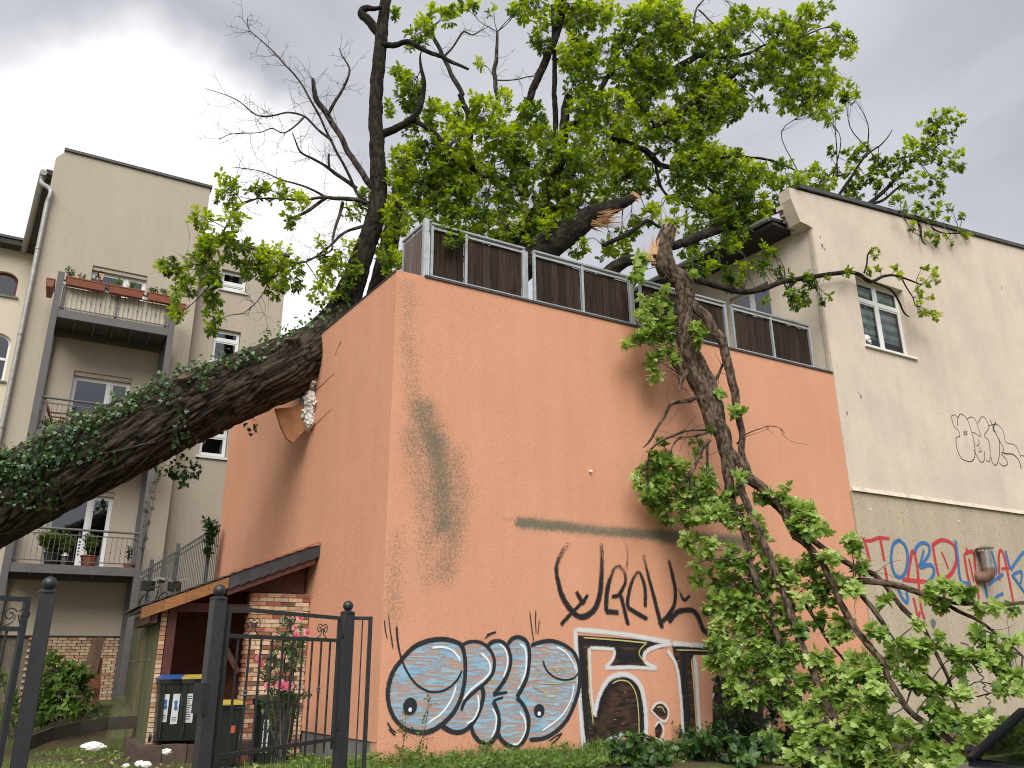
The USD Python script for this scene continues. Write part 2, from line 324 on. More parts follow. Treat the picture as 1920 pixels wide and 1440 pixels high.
# ------------------------------------------------------------------ leaves
def outline(pts):
    p = np.array(pts, float)
    return np.vstack([p, (p[1:-1] * [1, -1])[::-1]])
OAK = outline([(0, 0), (.22, .20), (.34, .12), (.50, .33), (.62, .15), (.80, .24), (1, 0)])
MAPLE = outline([(0, 0), (.12, .42), (.30, .27), (.52, .52), (.60, .22), (.80, .25), (1, 0)])
SIMPLE = outline([(0, 0), (.25, .2), (.55, .24), (.8, .13), (1, 0)])
IVYL = outline([(0, 0), (.02, .3), (.25, .52), (.42, .3), (.62, .34), (1, 0)])
def leaf_mesh(pos, axis, nrm, size, shape, tint, fold=.22, droop=.25):
    "Leaves at pos along axis with face normal nrm. Returns (v, f, tint)."
    k, n = len(shape), len(pos)
    if n == 0: return np.zeros((0, 3)), np.zeros((0, 3), int), np.zeros(0)
    x = axis / np.linalg.norm(axis, axis=1, keepdims=True)
    y = np.cross(nrm, x); y /= np.maximum(np.linalg.norm(y, axis=1, keepdims=True), 1e-9)
    z = np.cross(x, y)
    loc = np.vstack([shape, [[.5, 0]]])
    fo = rng.uniform(.3, 1.6, n)[:, None] * fold; dr = rng.uniform(-.3, 1.5, n)[:, None] * droop
    h = fo * np.abs(loc[:, 1]) - dr * loc[:, 0] ** 2
    s = np.asarray(size)[:, None, None]
    V = pos[:, None] + s * (x[:, None] * loc[None, :, :1] + y[:, None] * loc[None, :, 1:2] + z[:, None] * h[:, :, None])
    j = np.arange(k)
    f = np.stack([j, (j + 1) % k, np.full(k, k)], 1)
    F = (f[None] + (np.arange(n) * (k + 1))[:, None, None]).reshape(-1, 3)
    return V.reshape(-1, 3), F, np.repeat(tint, k + 1)
def unit(a):
    return a / np.maximum(np.linalg.norm(a, axis=-1, keepdims=True), 1e-9)
def tufts(P, D, per, size, shape, base, spread=.14, flat=.35):
    "Rosettes of leaves: P tuft points, D shoot directions, per leaves each. base: tint of each tuft."
    n = len(P)
    m = rng.integers(max(per - 3, 2), per + 4, n)
    idx = np.repeat(np.arange(n), m); N = len(idx)
    d = unit(D)[idx]
    a = unit(np.cross(d, unit(rng.normal(size=(N, 3)))))
    e = rng.uniform(.05, .95, N)[:, None]
    ax = unit(d * e + a * (1 - e * .6) + np.array([0, 0, -.12]))
    nr = unit(d * (1 - e) + np.array([0, 0, flat * 2]) + rng.normal(size=(N, 3)) * .35)
    pos = P[idx] + ax * rng.uniform(.0, .05, N)[:, None] - d * rng.uniform(0, spread, N)[:, None]
    sz = size * rng.uniform(.55, 1.2, N)
    tn = np.clip(np.asarray(base)[idx] + rng.normal(0, .13, N), 0, 1)
    return pos, ax, nr, sz, tn
def pack(*vft):
    m = MB()
    for v, f, t in vft:
        if len(v): m.add(v, f, np.maximum(t, 1e-3))
    return m
# ------------------------------------------------------------------ main planes
d0 = ray(707, 1402); CORN = EYE + d0 * (-EYE[2] / d0[2])
R = Plane(CORN, 60.0)                        # long wall facing the street
LW = Plane(CORN, -34.6, flip=True)           # short wall of the orange building
HT = 8.93
UR = 13.06
# ------------------------------------------------------------------ ground
def gz(x, y):
    "Height of the ground: level by the walls, falling to the street at the front right, rising a little in the back yard."
    x, y = np.asarray(x, float), np.asarray(y, float)
    s = (x - CORN[0]) * R.n[0] + (y - CORN[1]) * R.n[1]
    a = np.clip((s - .9) / 3.0, 0, 1); a = a * a * (3 - 2 * a)
    b = np.clip((x - 1.0) / 6.0, 0, 1)
    c = np.clip((y - 17.6) / 3.4, 0, 1) * np.clip((-3 - x) / 3.0, 0, 1)
    return -.34 - .26 * a * b + .78 * c * c * (3 - 2 * c)
xs = np.concatenate([np.linspace(-1500, -60, 10), np.linspace(-50, -20, 12), np.linspace(-19, 12, 110), np.linspace(14, 50, 16), np.linspace(60, 1500, 10)])
ys = np.concatenate([np.linspace(-1500, -20, 10), np.linspace(-15, 3, 12), np.linspace(4, 26, 80), np.linspace(28, 60, 14), np.linspace(75, 1500, 10)])
X, Y = np.meshgrid(xs, ys, indexing="ij")
Z = gz(X, Y) + np.where((np.abs(X) < 40) & (np.abs(Y) < 60), .05 * (meshkit.fbm(np.stack([X, Y, 0 * X], -1) * 1.3, 4, 3) - .5), 0)
i, j = np.meshgrid(np.arange(len(xs) - 1), np.arange(len(ys) - 1), indexing="ij"); w_ = len(ys)
GROUND = mat("ground_soil_turf", {"g": ("geometry", {}), "n": ("noise_texture", {"scale": .8, "detail": 8.0, "roughness": .65}), "r": ("rgb_ramp", {"ramp": [(.36, (.15, .108, .072)), (.48, (.125, .10, .058)), (.56, (.11, .14, .035)), (.7, (.14, .19, .045))]}),
    "n2": ("noise_texture", {"scale": 24.0, "detail": 6.0, "roughness": .7}), "r2": ("rgb_ramp", {"ramp": [(.3, (.5, .5, .5)), (.7, (1.3, 1.3, 1.3))]}), "mu": ("mix_color", {"blend_type": "multiply", "fac": 1.0, "use_clamp": False}), "b": ("bump", {"strength": .9, "distance": .06}), "p": ("principled_bsdf", {"roughness": .95, "specular_ior_level": .15})},
    [("g.position", "n.vector"), ("g.position", "n2.vector"), ("n.fac", "r.fac"), ("n2.fac", "r2.fac"), ("r.color", "mu.a"), ("r2.color", "mu.b"), ("mu.result", "p.base_color"), ("n2.fac", "b.height"), ("b.normal", "p.normal")])
gm = put(None, "ground", (np.stack([X, Y, Z], -1).reshape(-1, 3), np.stack([i * w_ + j, (i + 1) * w_ + j, (i + 1) * w_ + j + 1, i * w_ + j + 1], -1).reshape(-1, 4)), GROUND, smooth=True)
tag(gm, "trampled soil and patchy grass of the yard", kind="structure")

# ------------------------------------------------------------------ stains of the orange wall, traced as soft strokes (u, z)
def softstroke(U, Zc, pts, wid, amp):
    out = np.zeros_like(U)
    P = np.array(pts, float)
    for (a, b), (c, d) in zip(P, P[1:]):
        L2 = (c - a) ** 2 + (d - b) ** 2
        t = np.clip(((U - a) * (c - a) + (Zc - b) * (d - b)) / L2, 0, 1)
        q = np.hypot(U - a - t * (c - a), Zc - b - t * (d - b))
        out = np.maximum(out, amp * np.exp(-(q / wid) ** 2))
    return out
def uz(*pts):
    return [R.px(x, y) for x, y in pts]
def wallgrid(pl, u0, u1, z0, z1, step, stain):
    us, zs = np.linspace(u0, u1, int((u1 - u0) / step) + 1), np.linspace(z0, z1, int((z1 - z0) / step) + 1)
    U, V = np.meshgrid(us, zs, indexing="ij")
    st = stain(U, V)
    n = len(zs); i, j = np.meshgrid(np.arange(len(us) - 1), np.arange(n - 1), indexing="ij")
    P = pl.P + U[..., None] * pl.u + V[..., None] * np.array([0, 0, 1.0])
    q = np.stack([i * n + j, (i + 1) * n + j, (i + 1) * n + j + 1, i * n + j + 1], -1).reshape(-1, 4)
    return P.reshape(-1, 3), q, st.ravel()
def stain_front(U, V):
    s = np.zeros_like(U)
    # grey algae stripe near the corner, heavier half-way down
    for pts, w, a in ((((768, 540), (765, 640), (772, 720), (790, 770)), .30, .42), (((792, 770), (815, 830), (830, 900), (828, 980)), .42, .70), (((775, 820), (790, 900), (800, 960)), .42, .48), (((850, 860), (862, 930), (850, 1010), (830, 1070)), .42, .5),
                      (((745, 1010), (740, 1090), (736, 1150)), .30, .40), (((800, 1000), (806, 1080)), .42, .42), (((755, 560), (752, 700)), .12, .30), (((925, 965), (985, 982)), .07, .42),
                      (((975, 980), (1060, 988), (1130, 996), (1240, 1004), (1330, 1012)), .14, .92), (((1240, 1004), (1390, 1016)), .18, .9), (((830, 550), (828, 700)), .035, .34),
                      (((1040, 610), (1042, 650)), .03, .35), (((1300, 1030), (1330, 1130)), .3, .2), (((760, 1080), (900, 1060)), .5, .08)):
        s = np.maximum(s, softstroke(U, V, uz(*pts), w, a))
    return np.clip(s * (.75 + .5 * meshkit.fbm(np.stack([U, V, 0 * U], -1) * 2.2, 4, 5)), 0, 1)
orange = thing("orange_building", "salmon orange rendered flat roofed building with graffiti and a caved in wall", "building", CORN)
v, q, st = wallgrid(R, 0.0, UR, -1.0, HT, .09, stain_front)
b = MB().add(v, q, st)
b.box(R, .003, UR - .003, -1.0, HT - .003, -.36, -.004)
put(orange, "front_wall", b, ORANGE)
out = Polygon([(0, 0.08), (0, HT), (4.36, HT)] + [tuple(LW.px(*p)) for p in ((589, 662), (588, 690), (586, 712), (584, 735), (570, 738), (545, 748), (515, 756), (488, 758))] + [(7.9, HT), (11.2, HT), (11.2, 0.08)])
ROOF_IN = [R.w(.37, 0, -.365), R.w(UR - .02, 0, -.365), R.w(UR - .02, 0) + LW.u * 10.5, LW.w(10.9, 0, -.37), LW.w(.37, 0, -.37)]
b = MB().poly(LW, out, -.14, -.0)
put(orange, "side_wall", b, ORANGE, label="side wall caved in where the trunk struck it")
b = MB().poly(LW, Polygon([(.2, -.6), (.2, HT - .05), (4.9, HT - .05), (4.8, 7.5), (5.4, 7.3), (6.4, 7.4), (7.4, HT - .05), (11.15, HT - .05), (11.15, -.6)]), -.36, -.142)
put(orange, "masonry", b, CONC)
put(orange, "side_plinth", MB().box(LW, .02, 11.1, -.8, .075, -.13, -.03), CONC)
# roof terrace floor and the far walls
zf = HT - .35
v = np.array(ROOF_IN); b = MB()
top = v + [0, 0, zf]; bot = v + [0, 0, zf - .2]; n5 = 5
b.add(np.vstack([bot, top]), [[5, 6, 7], [5, 7, 8], [5, 8, 9], [2, 1, 0], [3, 2, 0], [4, 3, 0]] + [[k, (k + 1) % 5, 5 + (k + 1) % 5] for k in range(5)] + [[k, 5 + (k + 1) % 5, 5 + k] for k in range(5)])
put(orange, "terrace_floor", b, CONC)
# the torn insulation board and the crumbled edge
P0 = LW.w(4.35, 0)
TORN = plain('torn_render', (.36, .165, .07), .9, .2, 4, .3, 40)  # orange render darkened in its colour for the shade under the trunk
T = Plane(P0 + np.array([-.25, -.35, 0]), 64.0)
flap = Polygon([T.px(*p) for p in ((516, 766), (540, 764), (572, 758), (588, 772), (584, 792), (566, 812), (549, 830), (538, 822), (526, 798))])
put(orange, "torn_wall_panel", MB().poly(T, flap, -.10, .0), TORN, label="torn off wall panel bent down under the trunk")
def lump(c, r, seed, sub=3, amp=.5, fr=1.2):
    m = trimesh.creation.icosphere(sub, 1.0); v = np.asarray(m.vertices)
    k = 1 + amp * (meshkit.fbm(v * fr * 1.7 + seed * 7.3, 4, seed) - .5) * 2
    return np.asarray(c) + v * k[:, None] * np.asarray(r), m.faces
b = MB()
for kx, (x, y, rr) in enumerate(((577, 730, .16), (582, 752, .15), (578, 775, .15), (572, 738, .11), (570, 762, .12), (580, 790, .11), (585, 715, .10), (575, 800, .08), (568, 750, .08))):
    p = LW.w(*LW.px(x, y, .12), .12)
    b.add(*lump(p, (rr, rr * 1.1, rr * 1.3), kx, 3, .75, 1.6))
put(orange, "broken_insulation", b, PLASTERWHITE, label="crumbled white insulation at the broken edge")
# thin cap strip along the terrace edge
b = MB().box(R, .62, UR - .02, HT + .001, HT + .05, -.34, .035)
put(orange, "edge_flashing", b, ROOFDARK)
b = MB().box(R, .0, .6, HT + .001, HT + .02, -.34, .0)
put(orange, "corner_coping", b, ORANGE)
b = MB()
for k in range(9): b.box(LW, .03 + k * .48, .5 + k * .48, HT + .001, HT + .024, -.35, .02)
put(orange, "side_flashing", b, ROOFDARK)
# cracks radiating from the blow
b = MB()
for pts in (((590, 733), (604, 722), (618, 708), (628, 700)), ((588, 800), (600, 788), (612, 776), (624, 766)), ((640, 640), (634, 652), (628, 668))):
    P = np.array([LW.w(*LW.px(x, y), .002) for x, y in pts]); P = spline(P, 4)
    b.tube(P, np.linspace(.012, .003, len(P)), 4)
put(orange, "crack", b, ROUGHWOOD)

# ------------------------------------------------------------------ terrace railing: galvanised frames with upright boards
RZ0, RZ1 = HT + .06, HT + 1.33
rail = thing("terrace_railing", "galvanised terrace railing filled with dark weathered upright boards", "railing", R.w(.7, RZ0))
uu = lambda x, y: R.px(x, y)[0]
secs = [(uu(813, 470), uu(877, 500), uu(985, 510)), (uu(1006, 520), uu(1097, 550), uu(1186, 560)), (uu(1206, 560), uu(1290, 580), uu(1365, 600)), (uu(1380, 610), uu(1452, 620), uu(1524, 640))]
DR = -.10
for a, m_, c in secs:
    for u in (a, m_, c):
        put(rail, "post", MB().box(R, u - .03, u + .03, RZ0, RZ1, DR - .03, DR + .03), GALV)
    put(rail, "top_rail", MB().box(R, a - .03, c + .03, RZ1 + .001, RZ1 + .045, DR - .05, DR + .05), GALV)
    put(rail, "bottom_rail", MB().box(R, a + .031, c - .031, RZ0 + .02, RZ0 + .075, DR - .021, DR + .024), GALV)
    put(rail, "upper_rail", MB().box(R, a + .031, c - .031, RZ1 - .10, RZ1 - .05, DR - .021, DR + .024), GALV)
    for u0, u1 in ((a + .035, m_ - .035), (m_ + .035, c - .035)):
        n = max(int(round((u1 - u0) / .20)), 3); wd = (u1 - u0) / n
        for k in range(n):
            g = rng.uniform(.003, .006) if rng.uniform() < .9 else .009
            put(rail, "board", MB().box(R, u0 + k * wd + g, u0 + (k + 1) * wd - g, RZ0 + .08 + rng.uniform(-.012, .008), RZ1 - .104 + rng.uniform(-.01, .015), DR - .052 - rng.uniform(0, .006), DR - .024), BOARD)
for a, c in ((secs[0][2], secs[1][0]), (secs[1][2], secs[2][0]), (secs[2][2], secs[3][0])):
    m_ = (a + c) / 2
    put(rail, "stanchion", MB().box(R, a + .034, a + .075, RZ0 - .02, RZ1 + .01, DR - .05, DR), GALV)
    put(rail, "stanchion", MB().box(R, m_ - .035, m_ + .035, RZ0 - .05, RZ1 + .03, DR - .16, DR - .08), GALV)
put(rail, "stanchion", MB().box(R, secs[3][2] + .05, secs[3][2] + .12, RZ0 - .05, RZ1 + .04, DR - .16, DR - .08), GALV)
ucr = uu(801, 470)
put(rail, "corner_post", MB().box(R, ucr - .055, ucr + .055, RZ0 - .05, RZ1 + .10, DR - .06, DR + .05), GALV)
# the return of the railing along the short side
SR = Plane(R.w(ucr, 0, DR), -34.6, flip=True)
SE = max(SR.px(757, 495)[0], .8)
for s0 in (SE * .55, SE):
    put(rail, "post", MB().box(SR, s0 - .03, s0 + .03, RZ0, RZ1, -.03, .03), GALV)
put(rail, "top_rail", MB().box(SR, .08, SE + .03, RZ1 + .001, RZ1 + .045, -.05, .05), GALV)
put(rail, "upper_rail", MB().box(SR, .08, SE + .03, RZ1 - .10, RZ1 - .05, -.021, .024), GALV)
put(rail, "bottom_rail", MB().box(SR, .08, SE + .03, RZ0 + .02, RZ0 + .075, -.021, .024), GALV)
for k in range(int((SE - .12) / .2)):
    u = .09 + k * .2
    put(rail, "board", MB().box(SR, u + .008, u + .19, RZ0 + .08, RZ1 - .104 + rng.uniform(-.01, .01), .026, .05), SIDEBOARD)

# ------------------------------------------------------------------ beige building at the right
house = thing("beige_house", "tall beige rendered house with stepped eaves cornice and one white window in its side", "building", R.w(UR, 0))
UE = 30.0
zt = lambda u: R.px(1510, 358)[1] + (R.px(1920, 468)[1] - R.px(1510, 358)[1]) / (R.px(1920, 468)[0] - R.px(1510, 358)[0]) * (u - R.px(1510, 358)[0])
wl, wr = R.px(1612, 580)[0], R.px(1700, 595)[0]
wb, wt = R.px(1625, 645)[1], R.px(1603, 516)[1]
prof = [R.px(*p) for p in ((1478, 352), (1482, 372), (1491, 395), (1500, 416), (1513, 422), (1523, 428))]
outer = Polygon([(UR + .004, 5.62), (UR + .004, prof[-1][1])] + [tuple(p) for p in prof[::-1]] + [(UE, zt(UE)), (UE, 5.62)])
outer = outer.buffer(0)
b = MB().poly(R, outer.difference(sbox(wl, wb, wr, wt)), -.40, .02)
# the rough wall's stains: lay a fine grid of damp marks a hair in front
put(house, "gable_wall", b, BEIGE)
put(house, "lower_wall", MB().box(R, UR + .012, UE, -2.0, 5.60, -.40, .045), BEIGELOW)
put(house, "ledge", MB().hexa([R.w(UR + .012, 5.61, -.1), R.w(UE, 5.61, -.1), R.w(UE, 5.61, .12), R.w(UR + .012, 5.61, .12), R.w(UR + .012, 5.80, -.1), R.w(UE, 5.80, -.1), R.w(UE, 5.72, .06), R.w(UR + .012, 5.72, .06)]), PALESTONE)
ul = prof[0][0]
put(house, "roof_edge", MB().hexa([R.w(ul + .35, zt(ul + .35) + .002, -.5), R.w(UE, zt(UE) + .002, -.5), R.w(UE, zt(UE) + .002, .10), R.w(ul + .35, zt(ul + .35) + .002, .10),
                                   R.w(ul + .35, zt(ul + .35) + .13, -.5), R.w(UE, zt(UE) + .13, -.5), R.w(UE, zt(UE) + .13, .10), R.w(ul + .35, zt(ul + .35) + .13, .10)]), ROOFDARK)
RW = Plane(R.w(UR + .02, 0), -34.6, flip=True)                     # the wall that looks onto the terrace
d1, d2 = RW.px(1440, 527), RW.px(1392, 556)
ow = sbox(d1[0], HT + .2, d1[0] + 1.6, d1[1])
ze = prof[-1][1]
put(house, "terrace_wall", MB().poly(RW, Polygon([(.0, 5.0), (.0, ze + .6), (11, ze + .6), (11, 5.0)]).difference(ow), -.38, 0), BEIGE)
zc = [(ze + .02, .14), (ze + .16, .30), (ze + .30, .44), (ze + .44, .58), (ze + .6, .72)]
for kk, (z_, dd) in enumerate(zc):
    put(house, "cornice_step", MB().box(RW, .41, .62, z_, z_ + .139, .002, dd + .05), PALESTONE)
put(house, "soffit", MB().box(RW, .63, 11.5, ze + .12, ze + .22, -.3, 1.0), SOFFIT)
put(house, "gutter", MB().tube([RW.w(.7, ze + .33, 1.06), RW.w(11.5, ze + .33, 1.06)], .08, 10), ZINC)
put(house, "roof", MB().hexa([RW.w(.62, ze + .24, 1.05), RW.w(11.5, ze + .24, 1.05), RW.w(11.5, zt(UE), -17), RW.w(.62, zt(UE), -17), RW.w(.62, ze + .34, 1.05), RW.w(11.5, ze + .34, 1.05), RW.w(11.5, zt(UE) + .1, -17), RW.w(.62, zt(UE) + .1, -17)]), ROOFDARK)
put(house, "corner_strip", MB().box(RW, .02, .12, HT - .2, ze, .003, .05), PALESTONE)

def window(parent, pl, u0, u1, z0, z1, dd, mull=None, trans=None, fw=.07, room=DARKROOM, sash=.05, sill=None, glass=None):
    "A window set into an opening: frame with bars, panes and the dark room behind."
    b = MB()
    b.box(pl, u0, u0 + fw, z0, z1, dd - .06, dd); b.box(pl, u1 - fw, u1, z0, z1, dd - .06, dd)
    b.box(pl, u0 + fw, u1 - fw, z0, z0 + fw, dd - .06, dd); b.box(pl, u0 + fw, u1 - fw, z1 - fw, z1, dd - .06, dd)
    wn = put(parent, "window", b, WHITE)
    us = [u0 + fw] + ([mull] if mull else []) + [u1 - fw]; zs = [z0 + fw] + ([trans] if trans else []) + [z1 - fw]
    if mull: put(wn, "mullion", MB().box(pl, mull - .05, mull + .05, z0 + fw, z1 - fw, dd - .055, dd + .012), WHITE)
    if trans:
        for a, c in zip(us, us[1:]):
            put(wn, "transom", MB().box(pl, a + (.05 if a != us[0] else 0), c - (.05 if c != us[-1] else 0), trans - .05, trans + .05, dd - .055, dd + .008), WHITE)
    for a, c in zip(us, us[1:]):
        for e, f_ in zip(zs, zs[1:]):
            a1, c1 = a + (.05 if a != us[0] else 0), c - (.05 if c != us[-1] else 0); e1, f1 = e + (.05 if e != zs[0] else 0), f_ - (.05 if f_ != zs[-1] else 0)
            s_ = MB(); s_.box(pl, a1, a1 + sash, e1, f1, dd - .05, dd - .01); s_.box(pl, c1 - sash, c1, e1, f1, dd - .05, dd - .01); s_.box(pl, a1 + sash, c1 - sash, e1, e1 + sash, dd - .05, dd - .01); s_.box(pl, a1 + sash, c1 - sash, f1 - sash, f1, dd - .05, dd - .01)
            put(wn, "sash", s_, WHITE)
            put(wn, "pane", MB().sheet(pl, a1 + sash, c1 - sash, e1 + sash, f1 - sash, dd - .03), glass or GLASS)
    b = MB(); b.box(pl, u0 - .3, u1 + .3, z0 - .3, z1 + .2, dd - 1.6, dd - 1.55); b.box(pl, u0 - .3, u1 + .3, z0 - .35, z0 - .3, dd - 1.55, dd - .1); b.box(pl, u0 - .3, u1 + .3, z1 + .2, z1 + .25, dd - 1.55, dd - .1); b.box(pl, u0 - .35, u0 - .3, z0 - .3, z1 + .2, dd - 1.55, dd - .1); b.box(pl, u1 + .3, u1 + .35, z0 - .3, z1 + .2, dd - 1.55, dd - .1)
    put(wn, "room", b, room)
    if sill: put(wn, "sill", MB().hexa([pl.w(u0 - .08, z0 - .09, dd - .05), pl.w(u1 + .08, z0 - .09, dd - .05), pl.w(u1 + .08, z0 - .12, sill), pl.w(u0 - .08, z0 - .12, sill), pl.w(u0 - .08, z0 - .001, dd - .05), pl.w(u1 + .08, z0 - .001, dd - .05), pl.w(u1 + .08, z0 - .05, sill), pl.w(u0 - .08, z0 - .05, sill)]), WHITE)
    return wn
wn = window(house, R, wl, wr, wb, wt, -.20, mull=wl + (wr - wl) * .50, trans=wb + (wt - wb) * .70, sill=.10, room=GREYROOM, glass=GLASS2)
BLIND = plain("pale_blind", (.55, .58, .58), .8, .05, 3); BLIND2 = plain("grey_blind_stripe", (.30, .34, .35), .8, .05, 3)
zz = wb + (wt - wb) * .70
for k in range(11):
    h0 = wb + .42 + k * (wt - wb - .5) / 11
    put(wn, "blind_slat", MB().box(R, wl + .05, wr - .05, h0, h0 + (wt - wb - .5) / 11 - .004, -.33, -.325), BLIND if k % 2 else BLIND2)
b = MB(); b.add(*lump(R.w(wl + .42, wb + .36, -.30), (.17, .1, .13), 3, 3, .3)); b.add(*lump(R.w(wl + .32, wb + .28, -.30), (.10, .08, .08), 4)); b.add(*lump(R.w(wl + .55, wb + .27, -.30), (.12, .08, .09), 5))
put(wn, "ornament", b, WHITE, label="white cloud shaped ornament on the inner window sill")
put(wn, "red_box", MB().box(R, wr - .75, wr - .25, wb + .07, wb + .26, -.5, -.36), INKRED)
window(house, RW, d1[0], d1[0] + 1.6, HT + .2, d1[1], -.15, mull=d1[0] + .8, room=GREYROOM)
# vent pipe with cap and elbow
vt = thing("vent_pipe", "stainless steel vent pipe with a flat cap on the beige wall", "vent pipe", R.w(*R.px(1848, 1070, .25), .25))
STAIN = plain("stainless", (.42, .41, .39), .3, .15, 8, metal=.9); RUST = plain("rusty_elbow", (.14, .075, .05), .7, .35, 9)
pb, ptp = R.px(1853, 1066, .3), R.px(1851, 1034, .3)
put(vt, "pipe", MB().tube([R.w(pb[0], pb[1], .3), R.w(pb[0], ptp[1], .3)], .15, 16), STAIN, smooth=40)
put(vt, "cap", MB().tube([R.w(pb[0], ptp[1] + .06, .3), R.w(pb[0], ptp[1] + .085, .3), R.w(pb[0], ptp[1] + .14, .3)], [.24, .25, .12], 18), STAIN, smooth=40)
for k in range(3):
    a = k * 2.1; o = np.array([math.cos(a), math.sin(a), 0]) * .12
    put(vt, "cap_strut", MB().tube([R.w(pb[0], ptp[1] - .02, .3) + o, R.w(pb[0], ptp[1] + .07, .3) + o], .012, 5), STAIN)
P = spline([R.w(pb[0], pb[1] + .02, .3), R.w(pb[0], pb[1] - .12, .29), R.w(pb[0] - .05, pb[1] - .22, .22), R.w(pb[0] - .17, pb[1] - .24, .1), R.w(pb[0] - .2, pb[1] - .24, .03)], 4)
put(vt, "elbow", MB().tube(P, .17, 14), RUST, smooth=40)
# small fixings in the lower wall
for x, y in ((1629, 956), (1795, 978), (1106, 884)):
    put(house if x > 1300 else orange, "wall_plug", MB().tube([R.w(*R.px(x, y), .0), R.w(*R.px(x, y), .06)], .03, 8), WHITE)
b = MB()
for x, y, s in ((1537, 445, .05), (1541, 462, .09), (1546, 468, .05), (1609, 738, .035), (1613, 744, .06), (1587, 775, .07), (1877, 540, .06), (1625, 605, .03)):
    u, z = R.px(x, y); b.poly(R, Polygon([(u + s * math.cos(t) * rng.uniform(.5, 1.1) * .6, z + s * math.sin(t) * rng.uniform(.7, 1.5)) for t in np.linspace(0, 6.283, 9)[:-1]]), .021, .024)
put(house, "chipped_render", b, CONC)
# ------------------------------------------------------------------ apartment house at the left with its steel balcony tower
PB = atY(97, 582, 22.5)
BF = Plane(PB, 60.0)                        # front of the balconies
BD = 1.65
FA = Plane(PB, 60.0, back=BD)               # the facade
WG = Plane(PB, 60.0, back=BD + .55)         # the wing
apt = thing("apartment_house", "cream rendered apartment house with brick base behind the balcony tower", "building", FA.P)
ua, ub = FA.px(104, 300)[0], FA.px(395, 350)[0]
ztop = (FA.px(115, 285)[1] + FA.px(395, 350)[1]) / 2
bz = [BF.px(97, 577)[1], BF.px(56, 803)[1], BF.px(12, 1054)[1]]      # balcony floors
dl, dr = FA.px(174, 500)[0], FA.px(276, 523)[0]
dtop = [FA.px(174, 497)[1], FA.px(138, 694)[1], FA.px(138, 694)[1] - (bz[1] - bz[2])]
zbr = FA.px(165, 1192)[1]
main = Polygon([(ua, zbr), (ua, ztop - .35), (ua + .25, ztop), (ub, ztop), (ub, zbr)])
for z_, t_ in zip(bz, dtop): main = main.difference(sbox(dl, z_ + .05, dr, t_))
put(apt, "facade", MB().poly(FA, main, -.4, 0), CREAM)
put(apt, "side_wall", MB().box(FA, ua + .01, ua + .4, -.5, ztop - .4, -9, -.41), CREAM)
put(apt, "roof_cap", MB().box(FA, ua + .2, ub + .06, ztop + .002, ztop + .10, -9, .07), ROOFDARK)
for z_, t_ in zip(bz, dtop):
    window(apt, FA, dl, dr, z_ + .05, t_ - .14, -.16, mull=dl + (dr - dl) * .64)
    put(apt, "lintel", MB().box(FA, dl + .01, dr - .01, t_ - .138, t_ - .002, -.3, -.05), CREAM2)
# brick base
put(apt, "brick_backing", MB().box(FA, ua + .02, ub, -.6, zbr - .03, -.4, -.05), MORTARDARK)
put(apt, "base_drip", MB().box(FA, ua, ub, zbr - .028, zbr - .002, -.3, .04), ROOFDARK)
rows = int((zbr - .35) / .083)
for r_ in range(rows):
    z_ = zbr - .04 - (r_ + 1) * .083
    u = ub - .3 - (.13 if r_ % 2 else 0)
    while u > FA.px(60, 1240)[0]:
        L_ = .24
        if u < FA.px(262, 1220)[0]:
            put(apt, "brick", MB().box(FA, u - L_ + .012, u, z_, z_ + .07, -.049, rng.uniform(-.006, .006)), BRICKS[rng.choice([0, 0, 4, 4, 4, 1])])
        u -= L_ + .01
# the lower wing to the right
wz = WG.px(470, 466)[1]; wu1 = WG.px(539, 485)[0]
wins = [((412, 502), (461, 550)), ((398, 612), (449, 686)), ((352, 790), (424, 860))]
wg = Polygon([(ub - .1, -.6), (ub - .1, wz), (wu1, wz), (wu1, -.6)])
rects = []
for (x0, y0), (x1, y1) in wins:
    a = WG.px(x0, (y0 + y1) / 2 - 4); c = WG.px(x1, (y0 + y1) / 2 + 4)
    z1_ = WG.px((x0 + x1) / 2, y0 + 6)[1]; z0_ = WG.px((x0 + x1) / 2, y1 - 6)[1]
    if y0 == 502: a = WG.px(414, 525); c = WG.px(462, 540)
    if y0 == 790: a, c = WG.px(372, 840), WG.px(424, 850)
    rects.append((a[0], c[0], z0_, z1_))
    wg = wg.difference(sbox(a[0], z0_, c[0], z1_))
put(apt, "wing_wall", MB().poly(WG, wg, -.35, 0), CREAM2)
put(apt, "wing_side", MB().box(WG, wu1 - .35, wu1 - .003, -.6, wz - .01, -8, -.352), CREAM2)
put(apt, "wing_roof_edge", MB().box(WG, ub - .05, wu1 + .08, wz + .002, wz + .10, -8, .08), ROOFDARK)
for k, (a, c, z0_, z1_) in enumerate(rects):
    window(apt, WG, a + .02, c - .02, z0_ + .02, z1_ - .02, -.12, trans=z0_ + (z1_ - z0_) * (.34, .68, .68)[k], sill=.07, fw=.06, room=GREYROOM)
